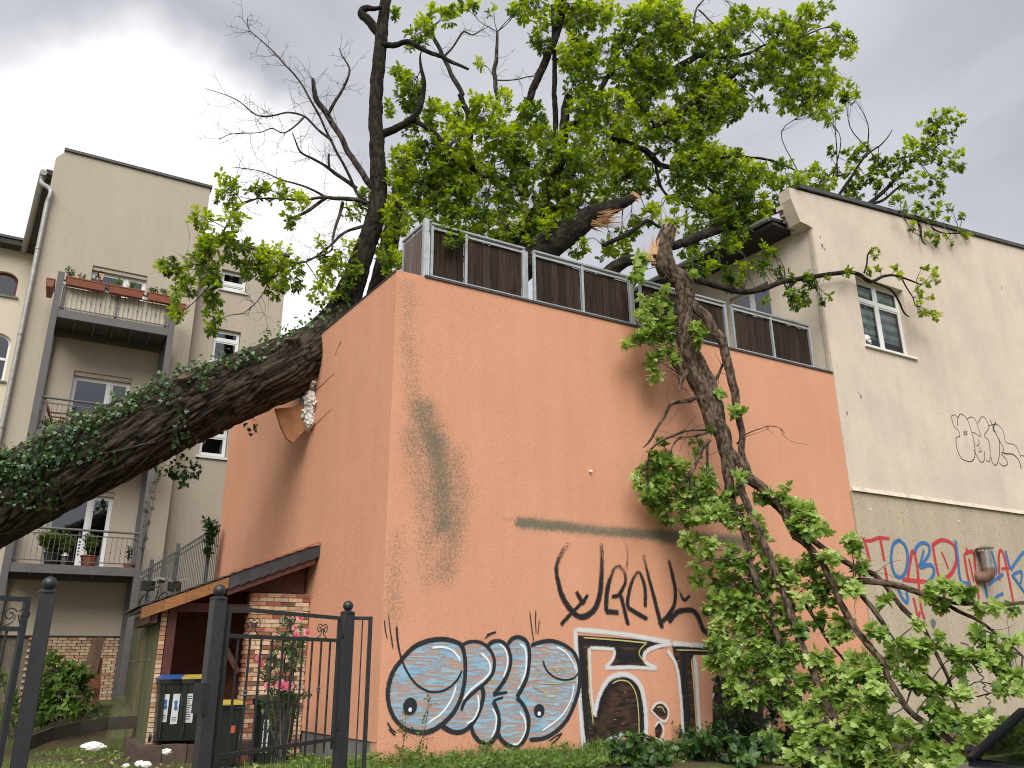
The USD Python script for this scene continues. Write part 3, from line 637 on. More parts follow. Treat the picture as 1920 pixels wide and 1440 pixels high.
# eaves and gutter of the left flank, downpipe at the corner
FL = Plane(FA.w(ua, 0, 0), -34.6, flip=True)
gl_ = 7.2
zg = FA.px(88, 318)[1]
put(apt, "eaves", MB().box(FL, .25, gl_, zg - .02, zg + .16, -.2, .19), SOFFIT)
P = np.array([FL.w(s_, zg - .02, .26) for s_ in np.linspace(.2, gl_, 5)])
put(apt, "gutter", MB().tube(P, .11, 12), ZINC, smooth=40)
pipe = spline([FL.w(.35, zg - .06, .26), FL.w(.35, zg - .35, .25), FA.w(ua + .05, zg - .8, .14), FA.w(ua + .02, zg - 1.3, .12)], 5)
put(apt, "downpipe", MB().tube(np.vstack([pipe, [FA.w(ua + .02, 5, .12), FA.w(ua + .02, 0.2, .12)]]), .075, 10), ZINC, smooth=40)
P = spline([FL.w(gl_ - .1, zg - .1, .26), FL.w(gl_ - .1, zg - .5, .24), FL.w(gl_ - .1, zg - .8, .15)], 5)
put(apt, "gutter_outlet", MB().tube(P, .09, 10), ZINC, smooth=40)
for z_ in (zg - 3, zg - 6, zg - 9):
    put(apt, "pipe_bracket", MB().tube([FA.w(ua + .02, z_, .12), FA.w(ua + .02, z_ + .05, .12)], .09, 10), ZINC)

# ------------------------------------------------------------------ yellow neighbour far left
YL = Plane(FL.w(gl_ - .3, 0, .0), 60.0)
yh = thing("yellow_house", "pale yellow house with arched windows behind the downpipe", "building", YL.P)
ye = YL.px(20, 468)[1]
def arch(x0, y0, x1, y1, rise):
    a = YL.px(x0, (y0 + y1) / 2)[0]; c = YL.px(x1, (y0 + y1) / 2)[0]; z1_ = YL.px((x0 + x1) / 2, y0)[1]; z0_ = YL.px((x0 + x1) / 2, y1)[1]
    t = np.linspace(0, np.pi, 9)
    return a, c, z0_, z1_, Polygon([(a, z0_)] + [((a + c) / 2 - (c - a) / 2 * math.cos(s), z1_ - rise + rise * math.sin(s)) for s in t] + [(c, z0_)])
a1 = arch(-22, 508, 34, 553, .35); a2 = arch(-40, 622, 16, 712, .35)
yw = sbox(-14, -.5, .3, ye).difference(a1[4]).difference(a2[4])
put(yh, "wall", MB().poly(YL, yw, -.4, 0), YELLOW)
put(yh, "eaves", MB().box(YL, -14, .5, ye + .001, ye + .22, -1, .55), SOFFIT)
put(yh, "roof", MB().hexa([YL.w(-14, ye + .23, -5), YL.w(.5, ye + .23, -5), YL.w(.5, ye + .23, .6), YL.w(-14, ye + .23, .6), YL.w(-14, ye + 1.2, -5), YL.w(.5, ye + 1.2, -5), YL.w(.5, ye + .33, .6), YL.w(-14, ye + .33, .6)]), ROOFDARK)
REDROOM = plain("red_shutter", (.12, .02, .018), .7, .2, 3)
for k, (a, c, z0_, z1_, pg) in enumerate((a1, a2)):
    fr = pg.difference(pg.buffer(-.08))
    w_n = put(yh, "window", MB().poly(YL, fr, -.22, -.15), WHITE if k else REDROOM)
    put(w_n, "pane", MB().sheet(YL, a + .06, c - .06, z0_ + .06, z1_ - .05, -.19), GLASS)
    put(w_n, "room", MB().poly(YL, pg.buffer(.1), -.8, -.75), DARKROOM if k else REDROOM)
    if k: put(w_n, "transom", MB().box(YL, a + .08, c - .08, z0_ + (z1_ - z0_) * .45, z0_ + (z1_ - z0_) * .45 + .1, -.2, -.13), WHITE)
    put(w_n, "sill", MB().box(YL, a - .1, c + .1, z0_ - .08, z0_ - .002, -.2, .08), CONC)

# ------------------------------------------------------------------ balcony tower
tower = thing("balcony_tower", "dark grey steel balcony tower of three storeys with barred railings", "balcony", BF.P)
u0, u1 = BF.px(97, 582)[0] - .02, BF.px(325, 634)[0]
ptop = BF.px(110, 508)[1]
for u, d_, zt_ in ((u0 + .09, -.09, ptop), (u1 - .09, -.09, bz[0] + 1.0), (u0 + .09, -BD + .12, bz[0] + .1), (u1 - .09, -BD + .12, bz[0] + .1)):
    put(tower, "post", MB().box(BF, u - .09, u + .09, -.3, zt_, d_ - .09, d_ + .09), STEEL)
SCREEN = plain('white_screen', (.60, .54, .43), .8, .06, 3)
SLAB = plain("balcony_underside", (.085, .083, .082), .8, .2, 4)
for k, z_ in enumerate(bz):
    put(tower, "front_beam", MB().box(BF, u0 + .181, u1 - .181, z_ - .24, z_, -.15, -.02), STEEL)
    put(tower, "rear_beam", MB().box(BF, u0 + .181, u1 - .181, z_ - .30, z_ - .02, -BD + .03, -BD + .17), STEEL)
    for u in (u0 + .09, u1 - .09):
        put(tower, "side_beam", MB().box(BF, u - .06, u + .06, z_ - .24, z_, -BD + .212, -.182), STEEL)
    put(tower, "floor_slab", MB().box(BF, u0 + .16, u1 - .16, z_ - .075, z_ - .005, -BD + .172, -.152), SLAB)
    for j_ in range(1, 6):
        u = u0 + .15 + (u1 - u0 - .3) * j_ / 6
        put(tower, "joist", MB().box(BF, u - .03, u + .03, z_ - .2, z_ - .077, -BD + .172, -.152), STEEL)
    zr = z_ + 1.0
    put(tower, "handrail", MB().tube([BF.w(u0 + .18, zr, -.09), BF.w(u1 - .18, zr, -.09)], .035, 8), STEEL)
    put(tower, "upper_rail", MB().box(BF, u0 + .181, u1 - .181, zr - .17, zr - .14, -.105, -.075), STEEL)
    put(tower, "lower_rail", MB().box(BF, u0 + .181, u1 - .181, z_ + .09, z_ + .12, -.105, -.075), STEEL)
    for f_ in (.08, .5, .92):
        u = u0 + (u1 - u0) * f_
        put(tower, "upright", MB().box(BF, u - .025, u + .025, z_ + .002, zr - .03, -.14, -.107), STEEL)
    nb = 24
    for j_ in range(nb):
        u = u0 + .22 + (u1 - u0 - .44) * j_ / (nb - 1)
        b = MB().box(BF, u - .007, u + .007, z_ + .121, zr - .171, -.097, -.083)
        if j_ % 2 == 0 and 2 < j_ < 24: b.tube([BF.w(u, z_ + .42 - .05, -.09), BF.w(u, z_ + .42, -.09), BF.w(u, z_ + .42 + .05, -.09)], [.008, .022, .008], 6)
        put(tower, "bar", b, STEEL)
    for u in (u0 + .09, u1 - .09):
        put(tower, "side_rail", MB().bar(BF.w(u, zr, -.19), BF.w(u, zr, -BD + .22), .05), STEEL)
        put(tower, "side_rail", MB().bar(BF.w(u, z_ + .1, -.19), BF.w(u, z_ + .1, -BD + .22), .03), STEEL)
        for j_ in range(1, 9):
            d_ = -.19 - (BD - .41) * j_ / 9
            put(tower, "bar", MB().box(BF, u - .007, u + .007, z_ + .121, zr - .03, d_ - .007, d_ + .007), STEEL)
# planters on the top railing
def planter(name_label, ua_, ub_, z_, d_, ends=False, grp=None):
    t = thing("flower_box", name_label, "flower box", BF.w((ua_ + ub_) / 2, z_, d_))
    h, wt_, wb_ = .22, .11, .075
    c = lambda u, s, z, w: BF.w(u, z, d_ + s * w)
    o = [c(ua_ + .03, -1, z_, wb_), c(ub_ - .03, -1, z_, wb_), c(ub_ - .03, 1, z_, wb_), c(ua_ + .03, 1, z_, wb_), c(ua_, -1, z_ + h, wt_), c(ub_, -1, z_ + h, wt_), c(ub_, 1, z_ + h, wt_), c(ua_, 1, z_ + h, wt_)]
    put(t, "box", MB().hexa(o), TERRA)
    put(t, "rim", MB().box(BF, ua_ - .015, ub_ + .015, z_ + h + .001, z_ + h + .035, d_ - wt_ - .015, d_ + wt_ + .015), TERRA)
    put(t, "soil", MB().box(BF, ua_ + .01, ub_ - .01, z_ + h + .036, z_ + h + .045, d_ - wt_ + .02, d_ + wt_ - .02), SOIL)
    return t
zp = bz[0] + .80
um = [BF.px(125, 520, .05)[0], BF.px(199, 545, .05)[0], BF.px(202, 545, .05)[0], BF.px(271, 555, .05)[0], BF.px(274, 560, .05)[0], BF.px(330, 575, .05)[0]]
planter("terracotta flower box at the left end of the top balcony railing front", um[0], um[1] - .03, zp, .06)
planter("terracotta flower box in the middle of the top balcony railing front", um[2] + .02, um[3] - .03, zp, .06)
planter("terracotta flower box at the right of the top balcony railing front", um[4] + .02, um[5], zp, .06)
def endbox(lbl, u, s):
    t = thing("flower_box", lbl, "flower box", BF.w(u, zp, -.5))
    o = []
    for z_, w in ((zp - .02, .075), (zp + .22, .11)):
        o += [BF.w(u - w, z_, -1.2), BF.w(u + w, z_, -1.2), BF.w(u + w, z_, -.25), BF.w(u - w, z_, -.25)]
    put(t, "box", MB().hexa(o), TERRA)
    put(t, "rim", MB().box(BF, u - .125, u + .125, zp + .221, zp + .25, -1.22, -.235), TERRA)
endbox("terracotta flower box hung on the left outer side of the top balcony", u0 - .16, -1)
endbox("terracotta flower box hung on the right outer side of the top balcony", u1 + .16, 1)
def sprig(name, label, cat, c, h, wdt, n, size, m, tint=.5, shape=SIMPLE, stems=6, group=None, dome=False, droop=0.0):
    "A small plant: stems with leaves."
    c = np.asarray(c, float)
    t = thing(name, label, cat, c, group=group)
    b = MB(); P, D = [], []
    for k in range(stems):
        a = rng.uniform(0, 6.283); r_ = rng.uniform(.1, 1) * wdt
        e = c + [math.cos(a) * r_, math.sin(a) * r_, h * rng.uniform(.6, 1.05) - droop * r_ / max(wdt, .01) * h]
        mid = (c + e) / 2 + [0, 0, h * .12]
        L_ = spline([c, mid, e], 4); b.tube(L_, np.linspace(.006, .002, len(L_)), 4)
        q = rng.uniform(.25, 1, max(n // stems, 1))
        for s_ in q:
            p = L_[int(s_ * (len(L_) - 1))]; P.append(p + rng.normal(0, wdt * .12, 3)); D.append(unit(e - c) * .6 + rng.normal(0, .4, 3) + [0, 0, .4])
    put(t, "stems", b, TWIG)
    P, D = np.array(P), np.array(D)
    put(t, "leaves", pack(leaf_pack(P, D, 4, size, shape, tint)), m, kind="stuff")
    return t
def leaf_pack(P, D, per, size, shape, tint, spread=.03):
    pos, ax, nr, sz, tn = tufts(P, D, per, size, shape, np.broadcast_to(tint, (len(P),)), spread)
    return leaf_mesh(pos, ax, nr, sz, shape, tn)
BFp = lambda u, z, d: BF.w(u, z, d)
zq = zp + .26
for k, (x, lbl, h, n) in enumerate(((133, "low grey green plant at the left end of the left flower box", .32, 26), (156, "small green plant right of centre in the left flower box", .22, 16), (219, "upright pale plant in the left half of the middle flower box", .36, 20), (246, "pale bushy plant in the right half of the middle flower box", .26, 22), (287, "grey green plant in the left half of the right flower box", .24, 22), (308, "green plant in the right half of the right flower box", .24, 22))):
    u = BF.px(x, 525 + (x - 130) * .2, .06)[0]
    sprig("potted_plant", lbl, "plant", BF.w(u, zq - .02, .06), h, .2, n, .08, WEED if k in (2, 3) else DARKLEAF, .62, stems=6)
put(tower, 'privacy_screen', MB().box(BF, u0 + .2, u1 - .2, bz[0] + .004, bz[0] + .82, -.150, -.145), SCREEN)
# middle balcony: folding wooden chair, round table, white flowers
zc_ = bz[1]
cu = BF.px(110, 770, -.7)[0]
ch = thing("folding_chair", "brown slatted wooden folding chair on the middle balcony", "chair", BF.w(cu, zc_, -.7))
for s_ in (-.22, .22):
    put(ch, "leg", MB().bar(BF.w(cu - .3, zc_, -.7 + s_), BF.w(cu + .25, zc_ + .55, -.7 + s_), .035), REDPLANK)
    put(ch, "leg", MB().bar(BF.w(cu + .3, zc_, -.7 + s_ * .85), BF.w(cu - .12, zc_ + .44, -.7 + s_ * .85), .035), WHITE)
    put(ch, "back_post", MB().bar(BF.w(cu - .12, zc_ + .44, -.7 + s_), BF.w(cu - .36, zc_ + 1.0, -.7 + s_), .035), REDPLANK)
    put(ch, "armrest", MB().bar(BF.w(cu - .22, zc_ + .66, -.7 + s_ * 1.1), BF.w(cu + .30, zc_ + .68, -.7 + s_ * 1.1), .04), REDPLANK)
for k in range(5):
    put(ch, "seat_slat", MB().bar(BF.w(cu - .12 + k * .09, zc_ + .45, -.92), BF.w(cu - .12 + k * .09, zc_ + .45, -.48), .07, .02), REDPLANK)
    f_ = k / 5
    put(ch, "back_slat", MB().bar(BF.w(cu - .17 - f_ * .19, zc_ + .55 + f_ * .42, -.92), BF.w(cu - .17 - f_ * .19, zc_ + .55 + f_ * .42, -.48), .02, .09), REDPLANK)
tu = BF.px(148, 790, -.6)[0]
tb = thing("round_table", "small grey round table beside the wooden folding chair", "table", BF.w(tu, zc_, -.6))
put(tb, "tabletop", MB().tube([BF.w(tu, zc_ + .70, -.6), BF.w(tu, zc_ + .73, -.6)], .38, 24), FENCEGREY, smooth=40)
put(tb, "column", MB().tube([BF.w(tu, zc_ + .03, -.6), BF.w(tu, zc_ + .70, -.6)], .03, 10), FENCEGREY)
put(tb, "base", MB().tube([BF.w(tu, zc_, -.6), BF.w(tu, zc_ + .03, -.6)], .22, 20), FENCEGREY)
sprig("flower_pot_plant", "grey green plant with white flowers at the left of the middle balcony", "plant", BF.w(BF.px(86, 800, -.2)[0], zc_ + .02, -.25), .5, .22, 40, .07, WEED, .4, stems=8)
# lower balcony: full plant tubs
zl = bz[2]
def tub(label, u, d_, r_, h, m):
    t = thing("plant_tub", label, "plant pot", BF.w(u, zl, d_))
    put(t, "pot", MB().tube([BF.w(u, zl, d_), BF.w(u, zl + h * .9, d_), BF.w(u, zl + h * .9, d_), BF.w(u, zl + h, d_)], [r_ * .75, r_ * .95, r_ * 1.05, r_ * 1.05], 18), m, smooth=40)
    put(t, "soil", MB().tube([BF.w(u, zl + h + .001, d_), BF.w(u, zl + h + .012, d_)], r_ * .9, 14), SOIL)
for k, (x, rr, h, lbl) in enumerate(((98, .2, .35, "dark plant tub at the left of the lower balcony"), (127, .15, .3, "dark plant tub in the middle of the lower balcony"), (169, .22, .32, "terracotta plant tub beside the white strip on the lower balcony"), (247, .18, .15, "flat terracotta bowl at the right end of the lower balcony"))):
    u = BF.px(x, 1030, -.35)[0]
    tub(lbl, u, -.38, rr, h, TERRA if k > 1 else BIN)
for k, (x, h, wd, n, lbl, tn) in enumerate(((93, .78, .36, 300, "bushy pale green plant spilling over the lower balcony rail at the left", .66), (127, .68, .28, 180, "bushy green plant in the middle of the lower balcony", .6), (170, .66, .28, 190, "leafy plant with reddish tips right of the white strip on the lower balcony", .55), (247, .62, .14, 40, "slender dark climbing plant at the right end of the lower balcony", .3))):
    u = BF.px(x, 1005, -.3)[0]
    sprig("balcony_plant", lbl, "plant", BF.w(u, zl + .15 + .18 * (k < 3), -.36), h, wd, n, .085, WEED if k != 3 else DARKLEAF, tn, stems=12, droop=.25)
b = MB().box(BF, BF.px(146, 1040, .0)[0] - .05, BF.px(146, 1040, 0)[0] + .05, zl - .02, zl + .75, -.065, -.055)
for k in range(5): pass
sb_ = thing("white_banner", "narrow white hanging strip with small dark signs on the lower balcony railing", "banner", BF.w(BF.px(146, 1040)[0], zl, -.06))
put(sb_, "strip", b, PAPER)
for k in range(5):
    ux = BF.px(146, 1040, 0)[0]; put(sb_, "sign", MB().box(BF, ux - .025, ux + .025, zl + .28 + k * .09, zl + .33 + k * .09, -.0545, -.052), INK)
lan = BF.px(124, 1030, -.15)[0]
ln = thing("lantern", "small silver lantern on the lower balcony behind the bars", "lantern", BF.w(lan, zl, -.22))
put(ln, "body", MB().tube([BF.w(lan, zl, -.22), BF.w(lan, zl + .03, -.22), BF.w(lan, zl + .031, -.22), BF.w(lan, zl + .26, -.22)], [.1, .1, .07, .07], 12), STEEL)
put(ln, "lid", MB().tube([BF.w(lan, zl + .261, -.22), BF.w(lan, zl + .29, -.22), BF.w(lan, zl + .36, -.22)], [.11, .1, .03], 12), GALV)
# ------------------------------------------------------------------ the fallen oak
oak = thing("fallen_oak", "huge dark barked oak fallen across the orange building's roof, crown in full leaf", "tree", atY(300, 800, 17.2))
def trace(pts, Y0, Y1, per=5, wob=.012):
    "Traced branch: (x, y, radius in photo pixels) rows from distance Y0 to Y1."
    a = np.array(pts, float)
    s = spline(a, per)
    L_ = np.concatenate([[0], np.cumsum(np.hypot(*np.diff(s[:, :2], axis=0).T))]); L_ /= L_[-1]
    if np.ndim(Y0): Ys = np.interp(s[:, 0], [q[0] for q in Y0], [q[1] for q in Y0])
    else: Ys = Y0 + (Y1 - Y0) * L_
    P = np.array([atY(x, y, Y) for (x, y, _), Y in zip(s, Ys)])
    r = np.maximum(s[:, 2], .35) * Ys / FPX / math.cos(.25)
    if wob: P = P + (meshkit.noise(np.stack([P[:, 0], P[:, 1], P[:, 2]], -1) * 3.1 + 5, 3)[:, None] - .5) * np.array([1, -.6, .8]) * wob * 8 * np.minimum(r, .12)[:, None] / .12
    return P, r
def barkpipe(P, r, n=40, amp=.05, freq=9.0, seed=0, seglen=.04, furrow=1.0, along=.22):
    "A limb with furrowed bark: ridges that run along it and weave."
    L_ = np.concatenate([[0], np.cumsum(np.linalg.norm(np.diff(P, axis=0), axis=1))])
    m = max(int(L_[-1] / seglen), 6); q = np.linspace(0, L_[-1], m)
    P = np.stack([np.interp(q, L_, P[:, k]) for k in range(3)], 1); r = np.interp(q, L_, r)
    for _ in range(2): P[1:-1] = (P[:-2] + 2 * P[1:-1] + P[2:]) / 4
    v, f = tube(P, r, n, True)
    th = np.tile(np.arange(n) / n * 2 * np.pi, m); qq = np.repeat(q, n); rr = np.repeat(r, n)
    R0_ = np.median(r)
    tw = qq * .25
    co = np.stack([np.cos(th + tw) * R0_ * freq, np.sin(th + tw) * R0_ * freq, qq * freq * along], -1) + seed * 3.7
    wv = (meshkit.fbm(co * .5 + 9, 3, seed + 2) - .5)[:, None] * 1.2
    a1 = np.clip(np.abs(meshkit.fbm(co + wv, 2, seed) - .5) / .17, 0, 1) ** .8
    a2 = np.clip(np.abs(meshkit.noise(co * [1.9, 1.9, 2.2] + wv + 4, seed + 5) - .5) / .30, 0, 1) ** .8
    hgt = np.clip(.62 * a1 + .38 * a2, 0, 1)
    big = meshkit.fbm(co * .12, 3, seed + 8) - .5
    c = np.repeat(P, n, axis=0)
    k = m * n
    v[:k] = c + (v[:k] - c) * (1 + (amp * (hgt - .35) / np.maximum(rr, .02) * np.minimum(rr / R0_, 1) + .16 * big))[:, None]
    tint = np.concatenate([np.clip(.02 + .95 * hgt * furrow, .02, 1), [.4, .4]])  # furrows darkened and ridges lightened in colour, as light would model them
    return v, f, tint, P, r
TY = [(-400, 16.3), (0, 16.8), (200, 17.0), (400, 17.4), (500, 17.8), (570, 18.6), (620, 19.6), (660, 20.2), (2000, 20.2)]
tp, tr = trace([(-330, 1085, 84), (-160, 1012, 79), (0, 938, 74), (100, 889, 72), (200, 840, 70), (300, 792, 67), (400, 746, 63), (480, 712, 60), (550, 684, 58), (600, 655, 50), (640, 618, 38)], TY, 0, 8, 0)
v, f, tn, TP, TR = barkpipe(tp, tr, 240, .075, 10.5, 1, .026, 1.0, .15)
put(oak, "trunk", MB().add(v, f, tn), BARKT, smooth=True)
TX = np.array([proj(p)[0] for p in TP])
skeleton = [(TP[::10], TR[::10])]
limbs = []
def limb(name, pts, Y0, Y1, n=14, amp=None, m=None, parent=None, freq=16, label=None, reg=skeleton, per=5, seg=.05):
    P, r = trace(pts, Y0, Y1, per)
    a = min(.03, .28 * float(np.mean(r))) if amp is None else amp
    v, f, tn, P2, r2 = barkpipe(P, r, n, a, freq, len(limbs) + 3, seg)
    limbs.append(name)
    reg.append((P2[::3], r2[::3]))
    return put(parent or oak, name, MB().add(v, f, tn), m or BARK, smooth=True, label=label)
limb("limb", [(606, 640, 44), (640, 590, 34), (660, 535, 25), (684, 466, 20.5), (702, 415, 19.5), (710, 361, 17), (707, 300, 16), (706, 253, 15.5), (705, 200, 14.5), (708, 144, 14), (712, 100, 13.5), (715, 65, 13.5), (720, 30, 12), (727, -20, 11.5), (735, -70, 10)], 19.9, 19.4, 36, .028, freq=14, label="great upright limb")
limb("limb", [(713, 70, 10), (703, 55, 10), (690, 38, 9.5), (679, 23, 8.5), (686, 15, 7), (700, 16, 5), (716, 14, 4)], 19.5, 19.2, 16, label="broken stub curling back at the top")
limb("limb", [(700, 560, 16), (716, 510, 17), (728, 465, 18), (738, 425, 17), (744, 380, 14), (752, 330, 11), (770, 290, 9), (800, 268, 7)], 21.5, 22, 24, .03, label="second stem behind the great limb")
limb("limb", [(712, 255, 9), (738, 243, 8), (770, 224, 7), (785, 205, 6.3), (793, 180, 5.5), (794, 152, 4.6), (789, 125, 3.4), (787, 106, 2), (791, 95, 1.2)], 19.6, 19.0)
limb("limb", [(770, 224, 5.5), (790, 233, 5), (812, 247, 4.6), (831, 267, 4), (850, 300, 3)], 19.5, 19.4)
limb("limb", [(718, 84, 6.5), (740, 86, 6), (763, 78, 5.5), (788, 90, 5), (810, 100, 4.5), (831, 108, 4.4), (855, 119, 3.6), (878, 130, 2.6)], 19.4, 18.9)
dead = []
def deadlimb(pts, Y0, Y1, n=8):
    P, r = trace(pts, Y0, Y1, 5); dead.append((P, r)); skeleton.append((P[::2], r[::2]))
    v, f, tn, _, _ = barkpipe(P, r, n, .1 * float(np.mean(r)), 20, len(dead) + 40, .06)
    put(oak, "dead_branch", MB().add(v, f, tn), DEADBARK, smooth=True)
DEADBARK = bark("dead_bark", (.05, .042, .036), (.12, .102, .09), 14)
deadlimb([(700, 352, 7), (692, 347, 6.8), (672, 315, 6.5), (654, 285, 6.2), (634, 250, 6), (615, 217, 6.2), (603, 200, 6), (593, 184, 5.8), (588, 165, 4.6), (586, 148, 3.4)], 19.7, 18.6, 12)
deadlimb([(615, 215, 3.6), (628, 190, 3.4), (640, 172, 3), (650, 152, 2.6), (656, 130, 2.2), (648, 115, 1.8), (641, 104, 1.4), (636, 90, .9)], 18.9, 18.3)
deadlimb([(684, 377, 4), (669, 361, 3.6), (647, 314, 3), (622, 267, 2.7), (608, 236, 2.5), (593, 206, 2.3), (578, 180, 2.2), (564, 155, 2), (548, 136, 1.8), (535, 123, 1.7), (520, 105, 1.6), (506, 90, 1.4), (487, 73, 1.2), (467, 56, 1), (464, 44, .8), (465, 32, .6)], 19.8, 18.2)
deadlimb([(622, 264, 3), (600, 246, 2.6), (585, 230, 2.4), (571, 218, 2.3), (552, 212, 2), (535, 211, 1.8), (516, 216, 1.7), (499, 218, 1.6), (484, 217, 1.4), (470, 209, 1.3), (449, 190, 1.1), (420, 177, .9), (384, 166, .6)], 19.2, 18.0)
deadlimb([(571, 219, 2), (556, 234, 1.8), (540, 246, 1.5), (528, 250, 1.4), (510, 240, 1.2), (490, 248, 1), (458, 250, 1), (430, 252, .9), (410, 262, .6)], 18.9, 17.9)
deadlimb([(669, 354, 4.5), (645, 337, 4), (628, 324, 3.8), (612, 312, 3), (588, 299, 2.6), (564, 287, 2.2), (556, 270, 1.7), (548, 249, 1.1)], 19.8, 18.6)
deadlimb([(618, 314, 2.6), (616, 302, 2.4), (617, 288, 2)], 19.2, 19.1)
deadlimb([(700, 385, 5), (676, 377, 4.6), (652, 372, 4.6), (629, 372, 4.2), (608, 370, 3.6), (589, 372, 3), (570, 374, 2.6), (553, 375, 2.3), (520, 372, 2), (488, 372, 1.8), (466, 376, 1.4), (452, 382, 1.2), (440, 398, 1)], 19.9, 18.0)
deadlimb([(611, 370, 3), (590, 358, 2.4), (560, 346, 2), (528, 337, 1.7), (508, 328, 1.3), (488, 321, 1.1), (460, 316, .9), (434, 313, .6)], 19.4, 18.0)
deadlimb([(643, 379, 4), (638, 400, 3.4), (629, 426, 3), (624, 448, 2.5), (622, 469, 2), (600, 480, 1.6), (575, 487, 1.2)], 19.7, 19)
deadlimb([(610, 372, 3.6), (592, 385, 3.4), (575, 397, 3.4), (560, 404, 2.4), (543, 412, 1.6)], 19.4, 18.9)
deadlimb([(483, 372, 1.8), (462, 380, 1.7), (443, 390, 1.8), (432, 410, 1.9), (423, 427, 2), (405, 455, 2), (383, 480, 1.9), (372, 490, 1.6), (360, 497, 1.3), (330, 503, .8)], 18.3, 17.6)
deadlimb([(384, 484, 1.8), (385, 508, 1.6), (388, 530, 1.3), (398, 550, 1)], 17.8, 17.6)
deadlimb([(700, 420, 4.5), (665, 428, 3.4), (640, 440, 3), (620, 460, 2.6), (583, 487, 2.2), (560, 493, 2), (533, 493, 1.8), (512, 515, 1.5), (493, 550, 1.2), (478, 570, .9), (457, 588, .6)], 19.9, 17.9)
deadlimb([(868, 178, 5), (855, 155, 5.4), (843, 130, 5), (828, 100, 4.6), (812, 70, 4.2), (803, 52, 3)], 20.6, 20.4, 10)
deadlimb([(831, 108, 2.4), (848, 90, 2.2), (862, 68, 2.2), (870, 58, 2), (885, 66, 1.3), (900, 58, .9), (920, 48, .6)], 19.0, 18.8)
deadlimb([(938, 215, 5), (934, 192, 5), (929, 160, 4.8), (927, 132, 4.8), (931, 112, 4.4), (932, 88, 3.6), (932, 60, 2.8)], 20.8, 20.6, 10)
deadlimb([(929, 150, 1.5), (950, 151, 1.4), (975, 148, 1.3), (992, 143, 1.1), (1006, 144, .8)], 20.6, 20.3)
deadlimb([(1305, 60, 2.4), (1301, 40, 2.6), (1307, 14, 2), (1318, 2, 1.6), (1330, -20, 1)], 21.7, 21.5)
deadlimb([(1310, 18, 1.8), (1330, 38, 1.8), (1346, 52, 1.6), (1362, 68, 1.5)], 21.6, 21.6)
